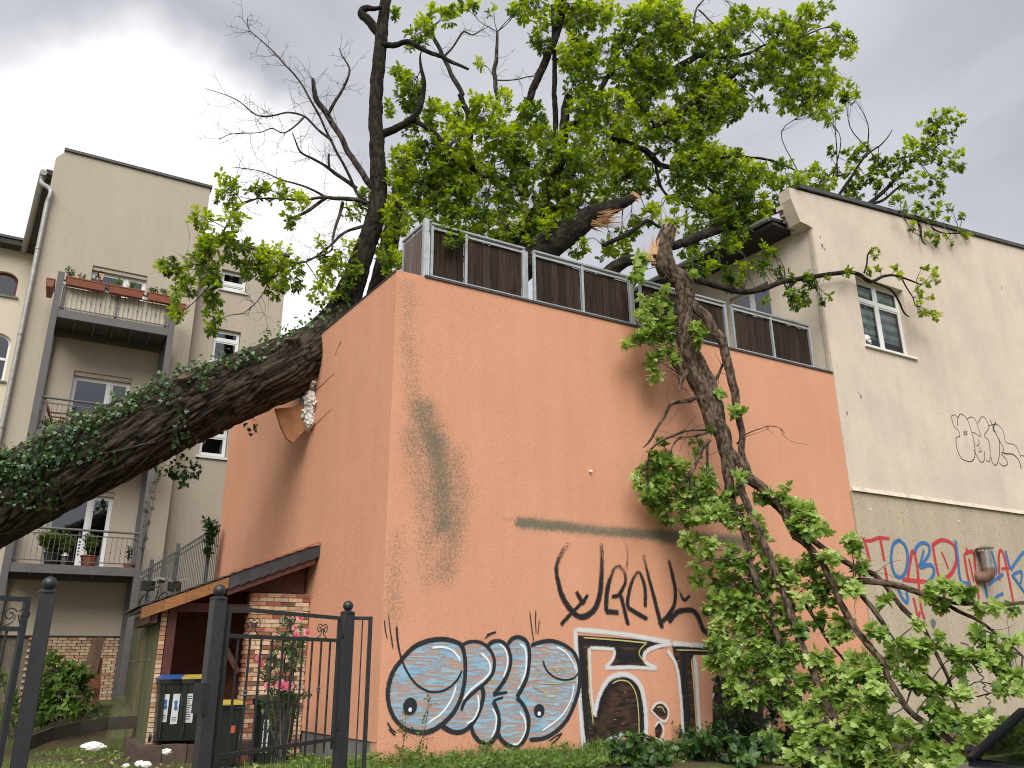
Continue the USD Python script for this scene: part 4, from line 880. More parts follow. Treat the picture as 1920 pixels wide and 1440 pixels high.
LB = [([(885, 320, 7), (880, 288, 6.8), (880, 250, 6.6), (878, 217, 6.4), (870, 195, 5.8), (862, 178, 5.6)], 20.9, 20.6),
      ([(1062, 8, 7), (1056, 22, 7.2), (1045, 60, 7.6), (1033, 89, 8), (1020, 120, 8), (1008, 147, 8), (997, 175, 8), (988, 200, 8), (975, 225, 8), (962, 260, 8.5), (965, 320, 9.5), (985, 370, 11)], 20.4, 21.2),
      ([(1054, -40, 6.5), (1058, 0, 7)], 20.3, 20.4),
      ([(1036, 10, 4), (1038, 60, 4.5), (1040, 110, 5), (1040, 160, 5.5), (1041, 224, 5.6), (1044, 270, 5.6), (1046, 330, 6)], 20.6, 21.3),
      ([(1068, 180, 9), (1060, 204, 9.5), (1057, 235, 9.5), (1055, 262, 9.5), (1052, 297, 10), (1042, 330, 10.5), (1024, 367, 12), (1008, 400, 14)], 20.9, 20.8),
      ([(1151, 134, 5), (1138, 145, 5.2), (1126, 169, 5.6), (1112, 195, 5.6), (1085, 225, 6), (1064, 245, 6)], 20.9, 20.9),
      ([(1140, 258, 5), (1167, 265, 6), (1192, 275, 6), (1215, 284, 6.2), (1235, 307, 6), (1252, 313, 5), (1270, 315, 3.6), (1285, 316, 2.5)], 20.9, 22.0),
      ([(1195, 195, 3), (1215, 214, 3), (1231, 243, 3), (1250, 256, 2.6), (1270, 266, 1.8)], 21.0, 21.4),
      ([(1215, 180, 6), (1235, 158, 6.6), (1257, 137, 7), (1279, 121, 7), (1296, 112, 6.5), (1312, 104, 5.6), (1335, 106, 4.6), (1362, 107, 4.2), (1390, 104, 3.6), (1410, 98, 3), (1436, 84, 2.2), (1475, 82, 1.5)], 21.3, 22.6),
      ([(1225, 240, 6), (1250, 226, 6.5), (1273, 211, 7), (1295, 195, 7), (1320, 180, 6.6), (1343, 166, 6.2), (1364, 150, 6), (1384, 132, 5)], 21.3, 22.0),
      ([(1290, 305, 3), (1311, 299, 3.4), (1345, 297, 3), (1385, 294, 3), (1415, 296, 2.6), (1452, 302, 2), (1480, 314, 1.6), (1503, 325, 1.2)], 21.8, 23.2),
      ([(1290, 318, 3.2), (1305, 332, 3.2), (1325, 350, 3), (1343, 364, 2.8), (1365, 367, 2), (1385, 367, 1.4)], 21.8, 22.4),
      ([(1230, 308, 3), (1234, 335, 2.8), (1247, 364, 2.6), (1270, 376, 2.3), (1298, 390, 2), (1320, 402, 1.6), (1337, 415, 1.2)], 21.6, 22),
      ([(810, 268, 4), (845, 290, 5), (870, 300, 5.5), (900, 330, 5)], 21.0, 21),
      ([(820, 310, 3), (860, 315, 3.2), (885, 328, 3), (915, 332, 2.5), (946, 336, 2)], 20.4, 20.4),
      ([(1130, 460, 4), (1165, 445, 4.5), (1190, 430, 4.6), (1215, 412, 3.5), (1235, 425, 2.5), (1254, 429, 2)], 20.0, 20.2),
      ([(1262, 462, 8), (1290, 452, 9), (1330, 436, 9), (1370, 424, 8), (1420, 408, 7), (1470, 390, 6), (1510, 378, 5)], 20.6, 24.0),
      ([(1260, 515, 5), (1286, 520, 6), (1312, 528, 6), (1348, 538, 6), (1384, 546, 5.8), (1421, 545, 5.2), (1448, 536, 5), (1472, 527, 4.8), (1515, 520, 4.6), (1552, 515, 4.3), (1590, 510, 4), (1615, 517, 3.6), (1632, 529, 3.2), (1657, 518, 2.6), (1680, 517, 2.2), (1710, 527, 1.6), (1728, 535, 1.2)], [(1260, 19.2), (1400, 20.2), (1520, 20.9), (1600, 21.9), (1730, 23.0)], 0),
      ([(1615, 518, 2.4), (1640, 530, 2.2), (1672, 545, 2), (1687, 570, 1.8), (1696, 588, 1.5), (1705, 594, 1)], 21.9, 22.8),
      ([(1620, 512, 1.8), (1626, 494, 1.7), (1626, 478, 1.5), (1634, 468, 1.2)], 21.9, 22.0),
      ([(1690, 520, 1.4), (1700, 540, 1.3), (1712, 558, 1), (1715, 572, .8)], 22.6, 22.8),
      ([(1600, 398, 4), (1626, 384, 4), (1658, 358, 3.8), (1697, 316, 3.2), (1726, 284, 2.6), (1752, 249, 2), (1766, 225, 1.3)], 25.6, 26.2),
      ([(1628, 383, 3), (1655, 376, 2.6), (1680, 355, 2.2), (1697, 344, 1.8)], 25.6, 25.8),
      ([(1570, 372, 3.2), (1582, 352, 3), (1592, 338, 2.8), (1604, 320, 2.4), (1616, 300, 2.2), (1632, 285, 1.8), (1650, 273, 1.4), (1664, 258, 1), (1673, 243, .7)], 24.9, 25.2),
      ([(1516, 362, 2.4), (1540, 346, 2), (1562, 333, 1.6), (1585, 326, 1.2)], 24.2, 24.6),
      ([(1620, 385, 3), (1655, 390, 3), (1690, 402, 2.8), (1712, 412, 2.4), (1726, 425, 2), (1727, 440, 1.8), (1730, 455, 1.4), (1736, 459, 1)], 25.0, 23.9),
      ([(1700, 405, 2), (1735, 420, 1.8), (1765, 436, 1.5), (1800, 438, 1)], 24.6, 24.6)]
for pts, y0, y1 in LB:
    limb("branch", pts, y0, y1, 10, seg=.07)
limb("limb", [(1198, 364, 6), (1180, 374, 10), (1151, 387, 15), (1128, 396, 19), (1103, 407, 22), (1072, 431, 26), (1040, 452, 29), (1005, 478, 31), (960, 512, 33), (910, 560, 34)], 20.6, 19.4, 40, .035, freq=13, label="thick limb snapped off above the railing")
limb("limb", [(1066, 388, 15), (1030, 408, 18), (992, 428, 19), (960, 452, 20), (930, 480, 22), (890, 525, 24)], 21.4, 20.4, 26, .035, label="second thick limb behind the railing")
limb("limb", [(1008, 395, 14), (990, 430, 14), (965, 470, 15), (930, 520, 15)], 21.0, 20.8, 20)
limb("limb", [(1100, 560, 15), (1130, 522, 14), (1168, 492, 12), (1192, 486, 9)], 20.0, 19.6, 18, label="short log end behind the railing")
# splinters of pale wood where limbs broke
def splinters(parent, root, dirn, n, length, rad, thick, seed, mtl=None):
    r_ = np.random.default_rng(seed); dirn = unit(np.asarray(dirn, float)); b = MB()
    for k in range(n):
        o = r_.normal(0, 1, 3); o -= dirn * (o @ dirn); o = unit(o) * rad * math.sqrt(r_.uniform(0, 1))
        d_ = unit(dirn + r_.normal(0, .10, 3)); L_ = length * r_.uniform(.35, 1.0)
        a = np.asarray(root) + o - dirn * length * .25
        b.tube([a, a + d_ * L_ * .5, a + d_ * L_], [thick * r_.uniform(.7, 1.3), thick * .8, thick * .08], 4)
    put(parent, "split_wood", b, mtl or WOOD)
ex = lambda a, b_: atY(*b_) - atY(*a)
splinters(oak, atY(1128, 411, 20.2), ex((1120, 412, 20.3), (1200, 404, 20.0)), 26, 1.05, .17, .03, 1)
splinters(oak, atY(1110, 420, 20.1), ex((1110, 420, 20.1), (1150, 436, 20.0)), 14, .6, .12, .03, 2)
splinters(oak, atY(1190, 366, 20.5), ex((1180, 368, 20.5), (1205, 386, 20.3)), 12, .5, .06, .025, 3)
splinters(oak, atY(1069, 178, 20.9), ex((1068, 185, 20.9), (1074, 165, 20.9)), 8, .3, .07, .02, 4)
splinters(oak, atY(1214, 480, 19.3), ex((1218, 490, 19.3), (1200, 445, 19.4)), 12, .6, .08, .03, 5)
# ------------------------------------------------------------------ the hanging bough
HB = atY(1257, 430, 17.9)
bough = thing("hanging_bough", "snapped leafy bough hanging from the roof edge down the front of the orange wall", "branch", HB)
hsk = []
HY = [(1200, 17.6), (1260, 17.9), (1300, 17.9), (1370, 17.6), (1450, 17.2), (1550, 16.4), (1700, 15.4), (1920, 14.2)]
def hl(name, pts, Y0=HY, Y1=0, n=16, label=None, amp=None, seg=.035):
    return limb(name, pts, Y0, Y1, n, amp, BARK2, bough, 18, label, hsk, 5, seg)
hl("stem", [(1254, 428, 15), (1247, 450, 17), (1243, 478, 19), (1250, 498, 20), (1265, 514, 19), (1279, 532, 19), (1286, 552, 18.5), (1284, 577, 17.5), (1283, 603, 17.5), (1284, 628, 17), (1288, 652, 16), (1297, 688, 16.5), (1305, 708, 18), (1323, 742, 19), (1339, 783, 17.5), (1350, 806, 16), (1358, 830, 14), (1365, 856, 12), (1374, 885, 7)], n=40, label="thick twisted stem", amp=.022)
hl("branch", [(1298, 566, 10), (1310, 578, 9.5), (1322, 593, 9.3), (1346, 629, 9), (1359, 660, 8.6), (1369, 694, 8), (1377, 736, 7.6), (1383, 770, 6.6), (1388, 800, 6), (1391, 824, 5.6), (1390, 845, 5.4), (1396, 872, 4.5), (1402, 890, 3)], n=18)
hl("branch", [(1290, 625, 9), (1300, 655, 9), (1317, 686, 9), (1333, 723, 9), (1348, 760, 8), (1356, 800, 7)], HY, n=16)
hl("branch", [(1360, 846, 9), (1362, 877, 9), (1367, 908, 8.6), (1371, 940, 7), (1376, 962, 5)], n=16)
hl("branch", [(1362, 840, 10), (1376, 854, 10), (1390, 868, 10), (1406, 892, 10), (1427, 915, 9.5), (1452, 937, 9), (1471, 953, 8.4), (1480, 975, 7.5), (1490, 1000, 7.2), (1505, 1016, 6.8), (1519, 1030, 6.5), (1549, 1067, 6), (1566, 1100, 5.6), (1575, 1127, 5.6), (1601, 1172, 5.8), (1627, 1210, 5.6), (1654, 1241, 5.6), (1668, 1275, 5), (1690, 1315, 4.8), (1708, 1337, 4.8), (1740, 1360, 4.6), (1785, 1390, 4.4), (1822, 1436, 4), (1840, 1470, 3)], n=20, label="long branch reaching down to the car")
hl("branch", [(1430, 925, 5), (1450, 945, 5.5), (1490, 985, 5), (1537, 1024, 5), (1565, 1043, 5), (1594, 1060, 4.8), (1620, 1068, 4.4), (1642, 1079, 4.2), (1669, 1109, 4), (1691, 1139, 4), (1714, 1160, 3.6), (1732, 1180, 3.3), (1751, 1217, 3), (1777, 1270, 2.6), (1789, 1315, 2), (1803, 1345, 1.4)], [(1430, 17.5), (1537, 17.2), (1700, 16.4), (1810, 15.8)])
hl("branch", [(1550, 1076, 5), (1575, 1084, 5.2), (1603, 1087, 5.4), (1631, 1090, 5.6), (1660, 1093, 5.6), (1687, 1099, 5.4), (1710, 1107, 5), (1732, 1114, 4.8), (1756, 1121, 4.6), (1781, 1128, 4.6), (1812, 1132, 4.2), (1845, 1133, 3.8), (1880, 1133, 3.4), (1925, 1130, 3)], [(1550, 16.8), (1732, 15.8), (1925, 14.9)])
hl("branch", [(1774, 1133, 3), (1800, 1148, 3), (1830, 1161, 2.8), (1850, 1174, 2.6), (1867, 1187, 2.4), (1895, 1210, 2), (1925, 1236, 1.6)], 15.6, 15.2)
hl("branch", [(1371, 940, 6), (1388, 975, 6.5), (1399, 1015, 6.6), (1402, 1049, 6.4), (1410, 1070, 6), (1417, 1090, 6), (1440, 1127, 6), (1451, 1165, 5.6), (1462, 1210, 5), (1468, 1245, 4)], 17.4, 16.8)
hl("branch", [(1388, 905, 6), (1396, 935, 6.4), (1408, 962, 6.6), (1425, 1000, 6.4), (1445, 1050, 6.2), (1470, 1116, 6.5), (1480, 1140, 6.6), (1489, 1165, 6.6), (1504, 1210, 6.4), (1519, 1240, 6), (1536, 1290, 6), (1560, 1341, 6.4), (1575, 1362, 6.2), (1592, 1384, 5.6), (1605, 1405, 4)], 17.3, 15.8)
hl("branch", [(1455, 1075, 3), (1481, 1109, 3), (1500, 1125, 3), (1519, 1146, 3), (1536, 1174, 2.8), (1552, 1202, 2.6), (1575, 1228, 2), (1594, 1255, 1.4)], 17.0, 16.6)
hl("branch", [(1600, 1090, 3.4), (1616, 1116, 3.8), (1631, 1135, 4), (1646, 1154, 4), (1657, 1170, 4), (1665, 1187, 3.8), (1684, 1217, 3.4), (1704, 1236, 3.2), (1725, 1255, 3), (1748, 1274, 2.6), (1770, 1292, 2.2), (1800, 1316, 1.5)], 16.4, 15.5)
hl("branch", [(1306, 744, 4.6), (1295, 750, 4.4), (1279, 752, 4), (1268, 754, 3.6), (1258, 758, 3.4), (1250, 770, 3), (1246, 781, 2.8), (1233, 800, 2.6), (1226, 812, 2.4), (1223, 819, 2.2), (1214, 832, 1.6), (1206, 839, 1)], [(1200, 17.3), (1310, 17.7)])
hl("branch", [(1335, 803, 3.6), (1318, 806, 3.4), (1292, 806, 2.8), (1267, 815, 2.5), (1250, 822, 2.2), (1237, 828, 2), (1219, 845, 1.8), (1215, 867, 1.4)], [(1200, 17.2), (1335, 17.5)])
hl("branch", [(1325, 812, 2.6), (1300, 818, 2), (1275, 821, 1.8), (1262, 835, 1.6), (1257, 850, 1.2)], 17.4, 17.1)
hl("branch", [(1330, 825, 4), (1318, 838, 3.6), (1308, 862, 3.2), (1298, 885, 2.8), (1293, 895, 2)], 17.4, 17.1)
hl("branch", [(1327, 826, 2.5), (1326, 850, 2.4), (1327, 880, 2), (1328, 900, 1.5)], 17.4, 17.3)
hl("branch", [(1382, 832, 2), (1390, 822, 1.5), (1398, 815, 1.2), (1412, 808, 1.1), (1425, 804, 1), (1440, 799, .9), (1452, 800, .8), (1463, 803, .7), (1471, 812, .5)], 17.5, 17.9)
hl("broken_twig", [(1288, 696, 5), (1283, 704, 4.6), (1277, 717, 4), (1273, 728, 3), (1274, 735, 1)], 17.6, 17.4)
hl("branch", [(1336, 720, 3), (1346, 706, 2.8), (1353, 690, 2.4), (1357, 680, 2)], 17.8, 17.8)
hl("branch", [(1284, 640, 5), (1276, 655, 4.6), (1275, 690, 4.6), (1276, 712, 3.4)], 17.75, 17.6, label="barkless grey strip of wood")
splinters(bough, atY(1254, 440, 17.85), ex((1252, 452, 17.9), (1264, 424, 17.9)), 40, .42, .17, .045, 7)
splinters(bough, atY(1229, 470, 17.75), ex((1222, 500, 17.75), (1236, 432, 17.8)), 26, .62, .075, .035, 8)
splinters(bough, atY(1225, 488, 17.75), ex((1224, 500, 17.75), (1220, 468, 17.8)), 10, .5, .05, .03, 9)
# ------------------------------------------------------------------ foliage: leafy shoots spread through traced clumps (x, y, half width, half height in photo pixels)
def ints(s):
    a = np.array(s.split(), float)
    return a.reshape(-1, 4)
LEFT = ints("""425 355 22 40 378 407 26 22 440 410 22 30 415 445 25 20 385 455 22 22 480 355 25 16 520 360 35 20 560 375 28 22 545 410 18 18 320 500 25 20 345 515 20 18 370 490 20 25
330 550 15 20 335 590 15 22 395 480 25 28 400 545 22 40 400 590 18 25 395 612 14 14 350 540 15 20 430 470 22 25 465 490 25 25 480 505 28 26 500 480 22 25 530 480 25 30 515 520 25 26 545 520 25 28 520 550 18 18
560 500 15 15 455 465 20 15 605 480 14 14 600 455 10 10 690 370 18 24 662 398 20 18 652 485 30 36 620 510 28 28 608 552 26 24 645 545 20 22 300 505 8 8 410 515 14 20""")
CROWN = ints("""745 500 24 30 725 470 18 34 750 400 30 40 770 350 35 35 760 300 30 35 720 420 16 30 735 340 14 30 765 170 28 35 745 135 13 13 775 190 22 20 815 215 24 30 805 270 38 35 860 250 28 38 840 310 45 42 800 360 45 40 770 240 16 20 735 205 10 20 850 210 14 22
912 217 33 38 947 190 14 24 890 185 14 18 998 215 28 28 1024 255 33 34 979 255 42 34 934 255 40 40 857 265 28 34 880 320 48 40 944 305 48 40 992 305 42 40 976 367 52 42 912 367 52 44 848 367 48 44 819 320 28 38 944 420 44 28 880 410 48 30 819 400 40 30
1040 350 24 24 1078 335 44 40 1120 320 44 44 1088 270 38 44 1107 198 38 40 1088 208 28 38 1151 208 44 40 1135 246 44 40 1167 335 44 40 1183 303 40 40 1199 339 38 28 1151 367 34 18 1056 367 34 34 1020 330 20 30 1005 400 28 20 1060 300 24 30
976 13 24 18 1005 8 28 22 985 27 14 14 1017 73 22 28 1017 45 14 14 1075 19 46 28 1088 40 28 38 1072 96 28 34 1055 110 18 24 1120 32 28 28 1145 19 24 18 1081 144 32 38 1107 128 34 28 1129 99 32 28 1097 96 24 24 1215 16 38 18 1241 16 38 28 1177 83 28 38 1167 58 18 24
1225 48 42 38 1263 48 38 34 1279 73 38 34 1247 83 38 28 1215 112 38 38 1183 128 42 38 1215 144 42 38 1241 137 38 28 1183 172 38 28 1209 182 38 28 1279 160 34 24 1273 144 28 24 1327 54 18 14 1385 26 18 14 1375 57 38 28 1324 89 24 24 1349 121 32 28 1324 137 28 24
1298 137 24 18 1343 179 38 38 1324 198 44 34 1356 208 34 28 1311 224 44 28 1279 230 38 28 1375 192 24 28 1273 192 14 14 1318 243 34 24 1241 230 34 28 1209 236 38 28 1295 262 34 28 1247 272 38 24 1311 288 38 28 1295 307 38 28 1273 320 34 28 1324 320 34 28
1356 303 34 28 1381 303 28 18 1343 335 38 28 1279 351 28 28 1266 377 14 14 1305 377 28 24 1343 383 38 24 1375 377 38 28 1391 345 28 28 1369 415 34 28 1327 409 24 18 1263 409 14 14 1286 425 24 18 1311 454 28 16 1199 412 24 14 1177 431 24 16 1151 454 24 13
1387 26 20 18 1436 42 42 24 1465 60 32 24 1494 32 32 28 1526 19 32 16 1552 6 16 9 1507 65 32 28 1500 90 32 24 1539 90 28 24 1575 58 16 15 1584 78 22 22 1597 97 14 13 1568 90 22 18 1468 97 38 24 1429 103 34 24 1384 116 34 28 1413 142 38 28 1455 129 38 28 1436 155 28 18
1481 129 34 28 1500 116 28 24 1532 113 28 24 1552 136 16 14 1481 178 34 28 1507 161 34 28 1507 187 38 28 1532 181 34 28 1542 155 28 22 1571 161 22 22 1591 174 16 17 1602 184 8 14 1558 205 22 16 1523 208 22 15 1555 224 11 14 1474 194 18 18 1423 194 22 12 1381 194 18 16
1365 161 28 24 1365 65 28 28 1348 84 28 18 1319 87 24 14 1326 181 28 28 1316 226 24 24 1378 281 10 10 1339 284 28 14 1342 310 38 18 1397 317 28 18 1429 323 26 15 1462 307 20 12 1445 336 26 16 1481 339 40 16 1500 349 30 12 1516 329 20 14 1533 320 14 14 1545 342 24 14
1462 362 22 20 1413 371 28 22 1381 371 28 26 1413 397 34 22 1436 388 18 22 1381 413 34 28 1423 417 18 16 1397 436 22 18 1348 404 24 24 1374 452 18 16 1400 340 20 18 1190 40 22 26 1160 130 22 22 1040 20 24 22 1200 200 22 18 1170 270 26 26 900 120 8 9 880 8 24 12 925 22 8 8
850 12 18 12 790 60 26 26 800 45 16 18 770 90 10 12 845 35 14 16 740 30 10 14 820 20 20 12 868 438 30 16 905 440 30 18 950 440 26 20 985 440 22 16 1010 425 22 16 1040 395 24 18 1075 385 24 16 1085 470 18 12 1140 478 20 12 1165 465 18 14 830 430 24 16 1225 395 20 16 1240 410 18 14 1290 470 16 12 1120 390 18 12""")
FRONT = ints("""850 432 16 12 862 448 14 14 842 445 10 12 856 462 10 9 838 425 14 8""")
SPRAY = ints("""1555 278 9 11 1565 292 9 7 1581 278 9 9 1610 284 22 13 1623 278 9 8 1600 294 18 11 1591 320 18 14 1562 323 13 11 1607 359 18 14 1591 352 14 14 1610 342 14 11 1652 300 18 11 1642 317 18 14 1629 336 14 11 1639 342 13 11 1665 307 14 14 1668 326 14 14 1678 336 13 10
1691 291 14 16 1694 310 16 14 1710 262 16 16 1710 281 18 16 1730 268 22 16 1736 239 18 14 1752 223 16 13 1778 207 13 12 1765 216 16 13 1797 223 16 10 1778 233 22 13 1759 245 22 16 1781 255 13 12 1765 265 16 12 1746 281 18 14 1726 297 20 13 1752 300 18 13 1778 297 20 13
1801 291 13 12 1791 313 16 12 1807 316 11 11 1772 323 16 12 1749 336 16 12 1765 349 13 12 1720 333 18 12 1697 349 18 10 1720 358 22 12 1746 362 18 11 1590 370 20 12 1650 355 14 10 1540 352 18 12""")
EDGE = ints("""1688 371 18 12 1681 388 16 12 1704 388 20 16 1730 381 20 12 1723 404 20 12 1752 394 18 12 1768 384 12 9 1707 423 10 12 1749 410 18 11 1804 400 12 12 1784 391 7 7 1775 410 6 6 1759 442 22 11 1778 449 20 9 1797 436 16 9 1814 442 9 7 1752 455 8 7 1735 440 10 8""")
COURT = ints("""1365 456 18 11 1439 465 11 13 1431 481 16 13 1421 492 16 11 1450 472 9 7 1448 503 16 7 1430 503 18 9 1393 501 20 11 1370 510 16 16 1370 528 13 18 1363 543 9 12 1388 528 9 16 1468 516 16 11 1484 516 11 7 1511 517 11 7 1522 526 14 9 1532 534 9 7 1480 539 13 13 1496 550 18 14
1511 557 14 12 1493 568 14 12 1502 573 12 9 1484 561 9 11 1547 564 9 9 1554 555 5 5 1435 570 7 10 1348 472 11 9 1383 465 14 7 1335 500 14 12 1310 505 18 14 1300 485 16 16""")
WINB = ints("""1595 507 9 7 1587 515 5 4 1552 521 5 4 1635 467 14 7 1640 480 7 7 1630 510 9 7 1650 507 7 7 1680 505 9 7 1690 517 5 5 1727 505 13 9 1747 512 13 9 1752 527 13 11 1735 530 13 9 1720 540 9 7 1725 555 11 9 1740 560 9 7 1727 575 11 11 1720 590 11 7 1737 590 9 5 1752 587 9 7 1760 595 7 7""")
HANG = ints("""1200 491 18 15 1192 512 15 15 1202 528 13 9 1239 551 16 11 1208 564 13 13 1223 577 20 16 1205 587 13 11 1244 603 20 13 1210 608 18 13 1187 629 16 14 1179 642 11 12 1200 634 14 11 1226 627 15 18 1249 627 16 14 1226 655 15 20 1249 660 16 14 1223 686 11 13 1229 705 9 11 1262 673 9 9
1309 627 12 11 1307 608 7 9 1307 640 7 7 1257 567 9 13 1291 512 11 7 1390 769 14 7 1371 771 7 5 1352 737 6 5 1327 802 7 4 1304 825 12 6 1308 842 9 9 1240 833 10 9 1233 856 13 13 1254 862 23 14 1275 873 16 14 1212 881 16 11 1202 898 16 13 1229 887 23 18 1254 887 23 18 1237 915 26 20
1219 925 16 20 1217 946 11 11 1267 908 23 20 1285 898 18 16 1254 940 28 18 1285 929 23 23 1250 965 18 16 1285 960 23 23 1312 971 16 18 1323 908 20 20 1327 933 23 23 1337 960 20 16 1358 965 14 13 1327 883 12 11 1385 894 16 12 1379 915 9 11 1381 962 14 12 1383 981 18 12 1406 973 14 11
1417 992 20 9 1423 933 16 11 1450 919 9 9 1475 921 12 11 1479 940 12 11 1492 950 18 14 1508 950 18 12 1504 971 22 14 1529 975 16 12 1494 987 18 12 1517 992 20 12 1540 996 11 9 1358 927 6 9""")
LOW = ints("""1294 1011 23 20 1324 1030 18 22 1297 1056 16 16 1365 1034 18 20 1350 1075 23 27 1372 1105 27 27 1342 1109 13 22 1357 1135 22 18 1387 1131 27 22 1432 1015 22 18 1425 1041 18 20 1455 1067 27 27 1444 1097 27 20 1474 1097 22 22 1492 1067 25 22 1522 1060 22 22 1519 1086 22 18 1552 1049 22 16
1537 1097 18 20 1564 1097 18 22 1552 1124 18 13 1597 1101 18 18 1605 1019 13 13 1590 1007 9 11 1612 1056 16 16 1582 1165 16 16 1534 1157 18 13 1571 1187 16 20 1642 1180 14 13 1657 1127 14 13 1310 1080 12 18 1330 1140 12 16 1400 1160 22 22 1430 1140 22 22 1410 1085 22 22 1475 1150 22 24 1510 1125 22 20 1500 1180 18 22 1430 1190 26 26 1460 1210 24 24
1387 1180 15 18 1380 1210 27 20 1350 1225 22 22 1331 1244 13 13 1369 1244 27 22 1410 1217 27 27 1432 1240 26 26 1410 1262 27 27 1380 1277 18 22 1387 1300 22 22 1372 1319 9 11 1447 1277 26 26 1470 1262 22 22 1492 1285 26 22 1462 1311 18 18 1492 1225 20 20 1537 1232 26 20 1549 1255 18 12 1519 1274 22 18
1549 1292 26 26 1537 1319 22 18 1567 1307 18 16 1605 1285 27 27 1635 1262 26 26 1612 1240 22 20 1642 1292 22 20 1650 1322 20 20 1612 1322 22 22 1511 1330 22 20 1496 1356 20 18 1519 1364 22 22 1500 1382 20 16 1537 1394 27 22 1511 1412 22 20 1556 1375 18 18 1575 1397 22 20 1612 1360 27 26 1642 1367 26 26
1631 1397 27 22 1605 1420 26 18 1642 1424 22 16 1560 1424 22 13 1661 1345 14 14 1590 1340 18 18 1580 1255 16 16
1687 1206 18 14 1672 1225 18 14 1702 1236 22 16 1687 1262 18 14 1725 1247 12 11 1714 1285 18 13 1736 1277 18 13 1751 1296 18 13 1755 1322 16 14 1777 1337 18 14 1800 1360 18 14 1762 1349 16 12 1732 1214 20 18 1755 1199 14 14 1721 1169 14 11 1789 1225 14 18 1807 1240 16 18 1800 1259 12 9
1822 1232 9 9 1804 1300 16 12 1792 1105 20 16 1762 1094 14 12 1815 1105 12 12 1747 1112 16 16 1759 1131 16 11 1830 1142 14 7 1867 1142 16 7 1901 1142 9 6 1837 1187 12 11 1856 1206 16 14 1849 1229 14 14 1875 1225 14 14 1894 1199 12 9 1912 1195 7 7 1882 1255 16 14 1901 1270 16 14 1875 1285 12 12
1909 1292 9 11 1890 1296 12 9 1860 1247 9 11 1702 1360 18 12 1740 1375 18 13 1755 1409 22 16 1785 1420 22 16 1819 1382 22 16 1807 1405 18 13 1834 1424 12 12 1845 1337 14 11 1852 1356 20 11 1875 1360 18 9 1830 1360 16 12 1897 1356 11 7 1450 1420 26 20 1480 1435 26 18 1570 1440 30 16 1530 1440 26 16 1690 1430 26 16 1660 1395 22 18 1715 1400 22 16 1630 1345 20 18 1480 1330 20 20 1460 1240 22 22 1400 1240 20 20 1420 1310 20 18 1345 1170 16 18 1370 1150 20 18 1395 1060 16 20 1340 1200 14 14 1440 1380 18 18 1590 1300 18 16 1800 1430 26 14 1750 1435 24 12""")
def crown(parent, blobs, Yof, sk, m, shape, size, per, dens, base, name="foliage", split=1, depth=.75, twigm=None, big=None, tw=.012):
    sp = np.vstack([p for p, _ in sk]); sr = np.concatenate([r for _, r in sk])
    tb, out = MB(), []
    allL = []
    for (x, y, rx, ry) in blobs:
        Y = Yof(x, y) + rng.normal(0, .12)
        n = max(int(round(dens * math.pi * rx * ry / 420 * rng.uniform(.85, 1.15))), 2)
        a = rng.uniform(0, 6.283, n); q = np.sqrt(rng.uniform(0, 1, n)) ** .85
        X_, Y_ = x + rx * q * np.cos(a), y + ry * q * np.sin(a)
        dz = rng.normal(0, 1, n) * depth * max(rx, ry) * Y / FPX * np.sqrt(np.maximum(1 - q**2, .15))
        c = atY(x, y, Y)
        P = np.array([atY(i_, j_, Y + k_) for i_, j_, k_ in zip(X_, Y_, dz)])
        # a shoot from the nearest limb to the clump, twigs from it to each tuft
        dd = np.linalg.norm(sp - c, axis=1) + np.where(sr < .05, 0, .25); k0 = int(np.argmin(dd)); s0 = sp[k0]
        L_ = np.linalg.norm(c - s0)
        if L_ < 4.5:
            mid = (s0 + c) / 2 + rng.normal(0, .10 * L_, 3) + [0, 0, .06 * L_]
            sh = spline([s0, mid, c], 4)
            tb.tube(sh, np.linspace(min(tw * (1 + .5 * L_), .03), tw * .45, len(sh)), 4)
        else: sh = np.array([c, c + .01])
        for p in P:
            b0 = sh[rng.integers(len(sh) // 2, len(sh))]
            tb.tube([b0, (b0 + p) / 2 + rng.normal(0, .03, 3), p], [.006, .005, .003], 3, cap=False)
        rad = np.array([rx, rx, ry]).mean() * Y / FPX
        D = unit(P - c + 1e-6) * .9 + unit(c - s0 + 1e-6) * .35 + np.array([0, -.15, .35]) + rng.normal(0, .3, (n, 3))
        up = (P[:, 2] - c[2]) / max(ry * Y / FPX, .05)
        t = base + rng.normal(0, .14) + .15 * up + rng.normal(0, .08, n)  # higher shoots of a clump get lighter colour, painted light from above
        allL.append((P, D, t))
    put(parent, "twigs", tb, twigm or TWIG, kind="stuff")
    P, D, t = (np.concatenate(z_) for z_ in zip(*allL))
    if big:
        return P, D, t
    order = np.argsort(P[:, 0]); 
    for ch_ in np.array_split(order, split):
        pos, ax, nr, sz, tn = tufts(P[ch_], D[ch_], per, size, shape, t[ch_])
        put(parent, name, pack(leaf_mesh(pos, ax, nr, sz, shape, tn)), m, kind="stuff")
yc = lambda x, y: np.interp(x, [300, 700, 800, 1000, 1250, 1450, 1600], [17.6, 19.8, 19.7, 20.3, 21.5, 22.6, 23.4]) + (.5 if y > 300 and 760 < x < 1200 else 0)
RY = lambda x, y: (R.P + R.u * R.px(x, y)[0])[1]
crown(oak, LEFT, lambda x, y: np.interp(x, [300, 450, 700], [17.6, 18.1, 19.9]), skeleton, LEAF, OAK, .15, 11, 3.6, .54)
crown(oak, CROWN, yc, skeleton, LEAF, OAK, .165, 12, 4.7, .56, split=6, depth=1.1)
crown(oak, FRONT, lambda x, y: RY(x, y) - .1, skeleton, LEAF, OAK, .135, 10, 3.2, .5)
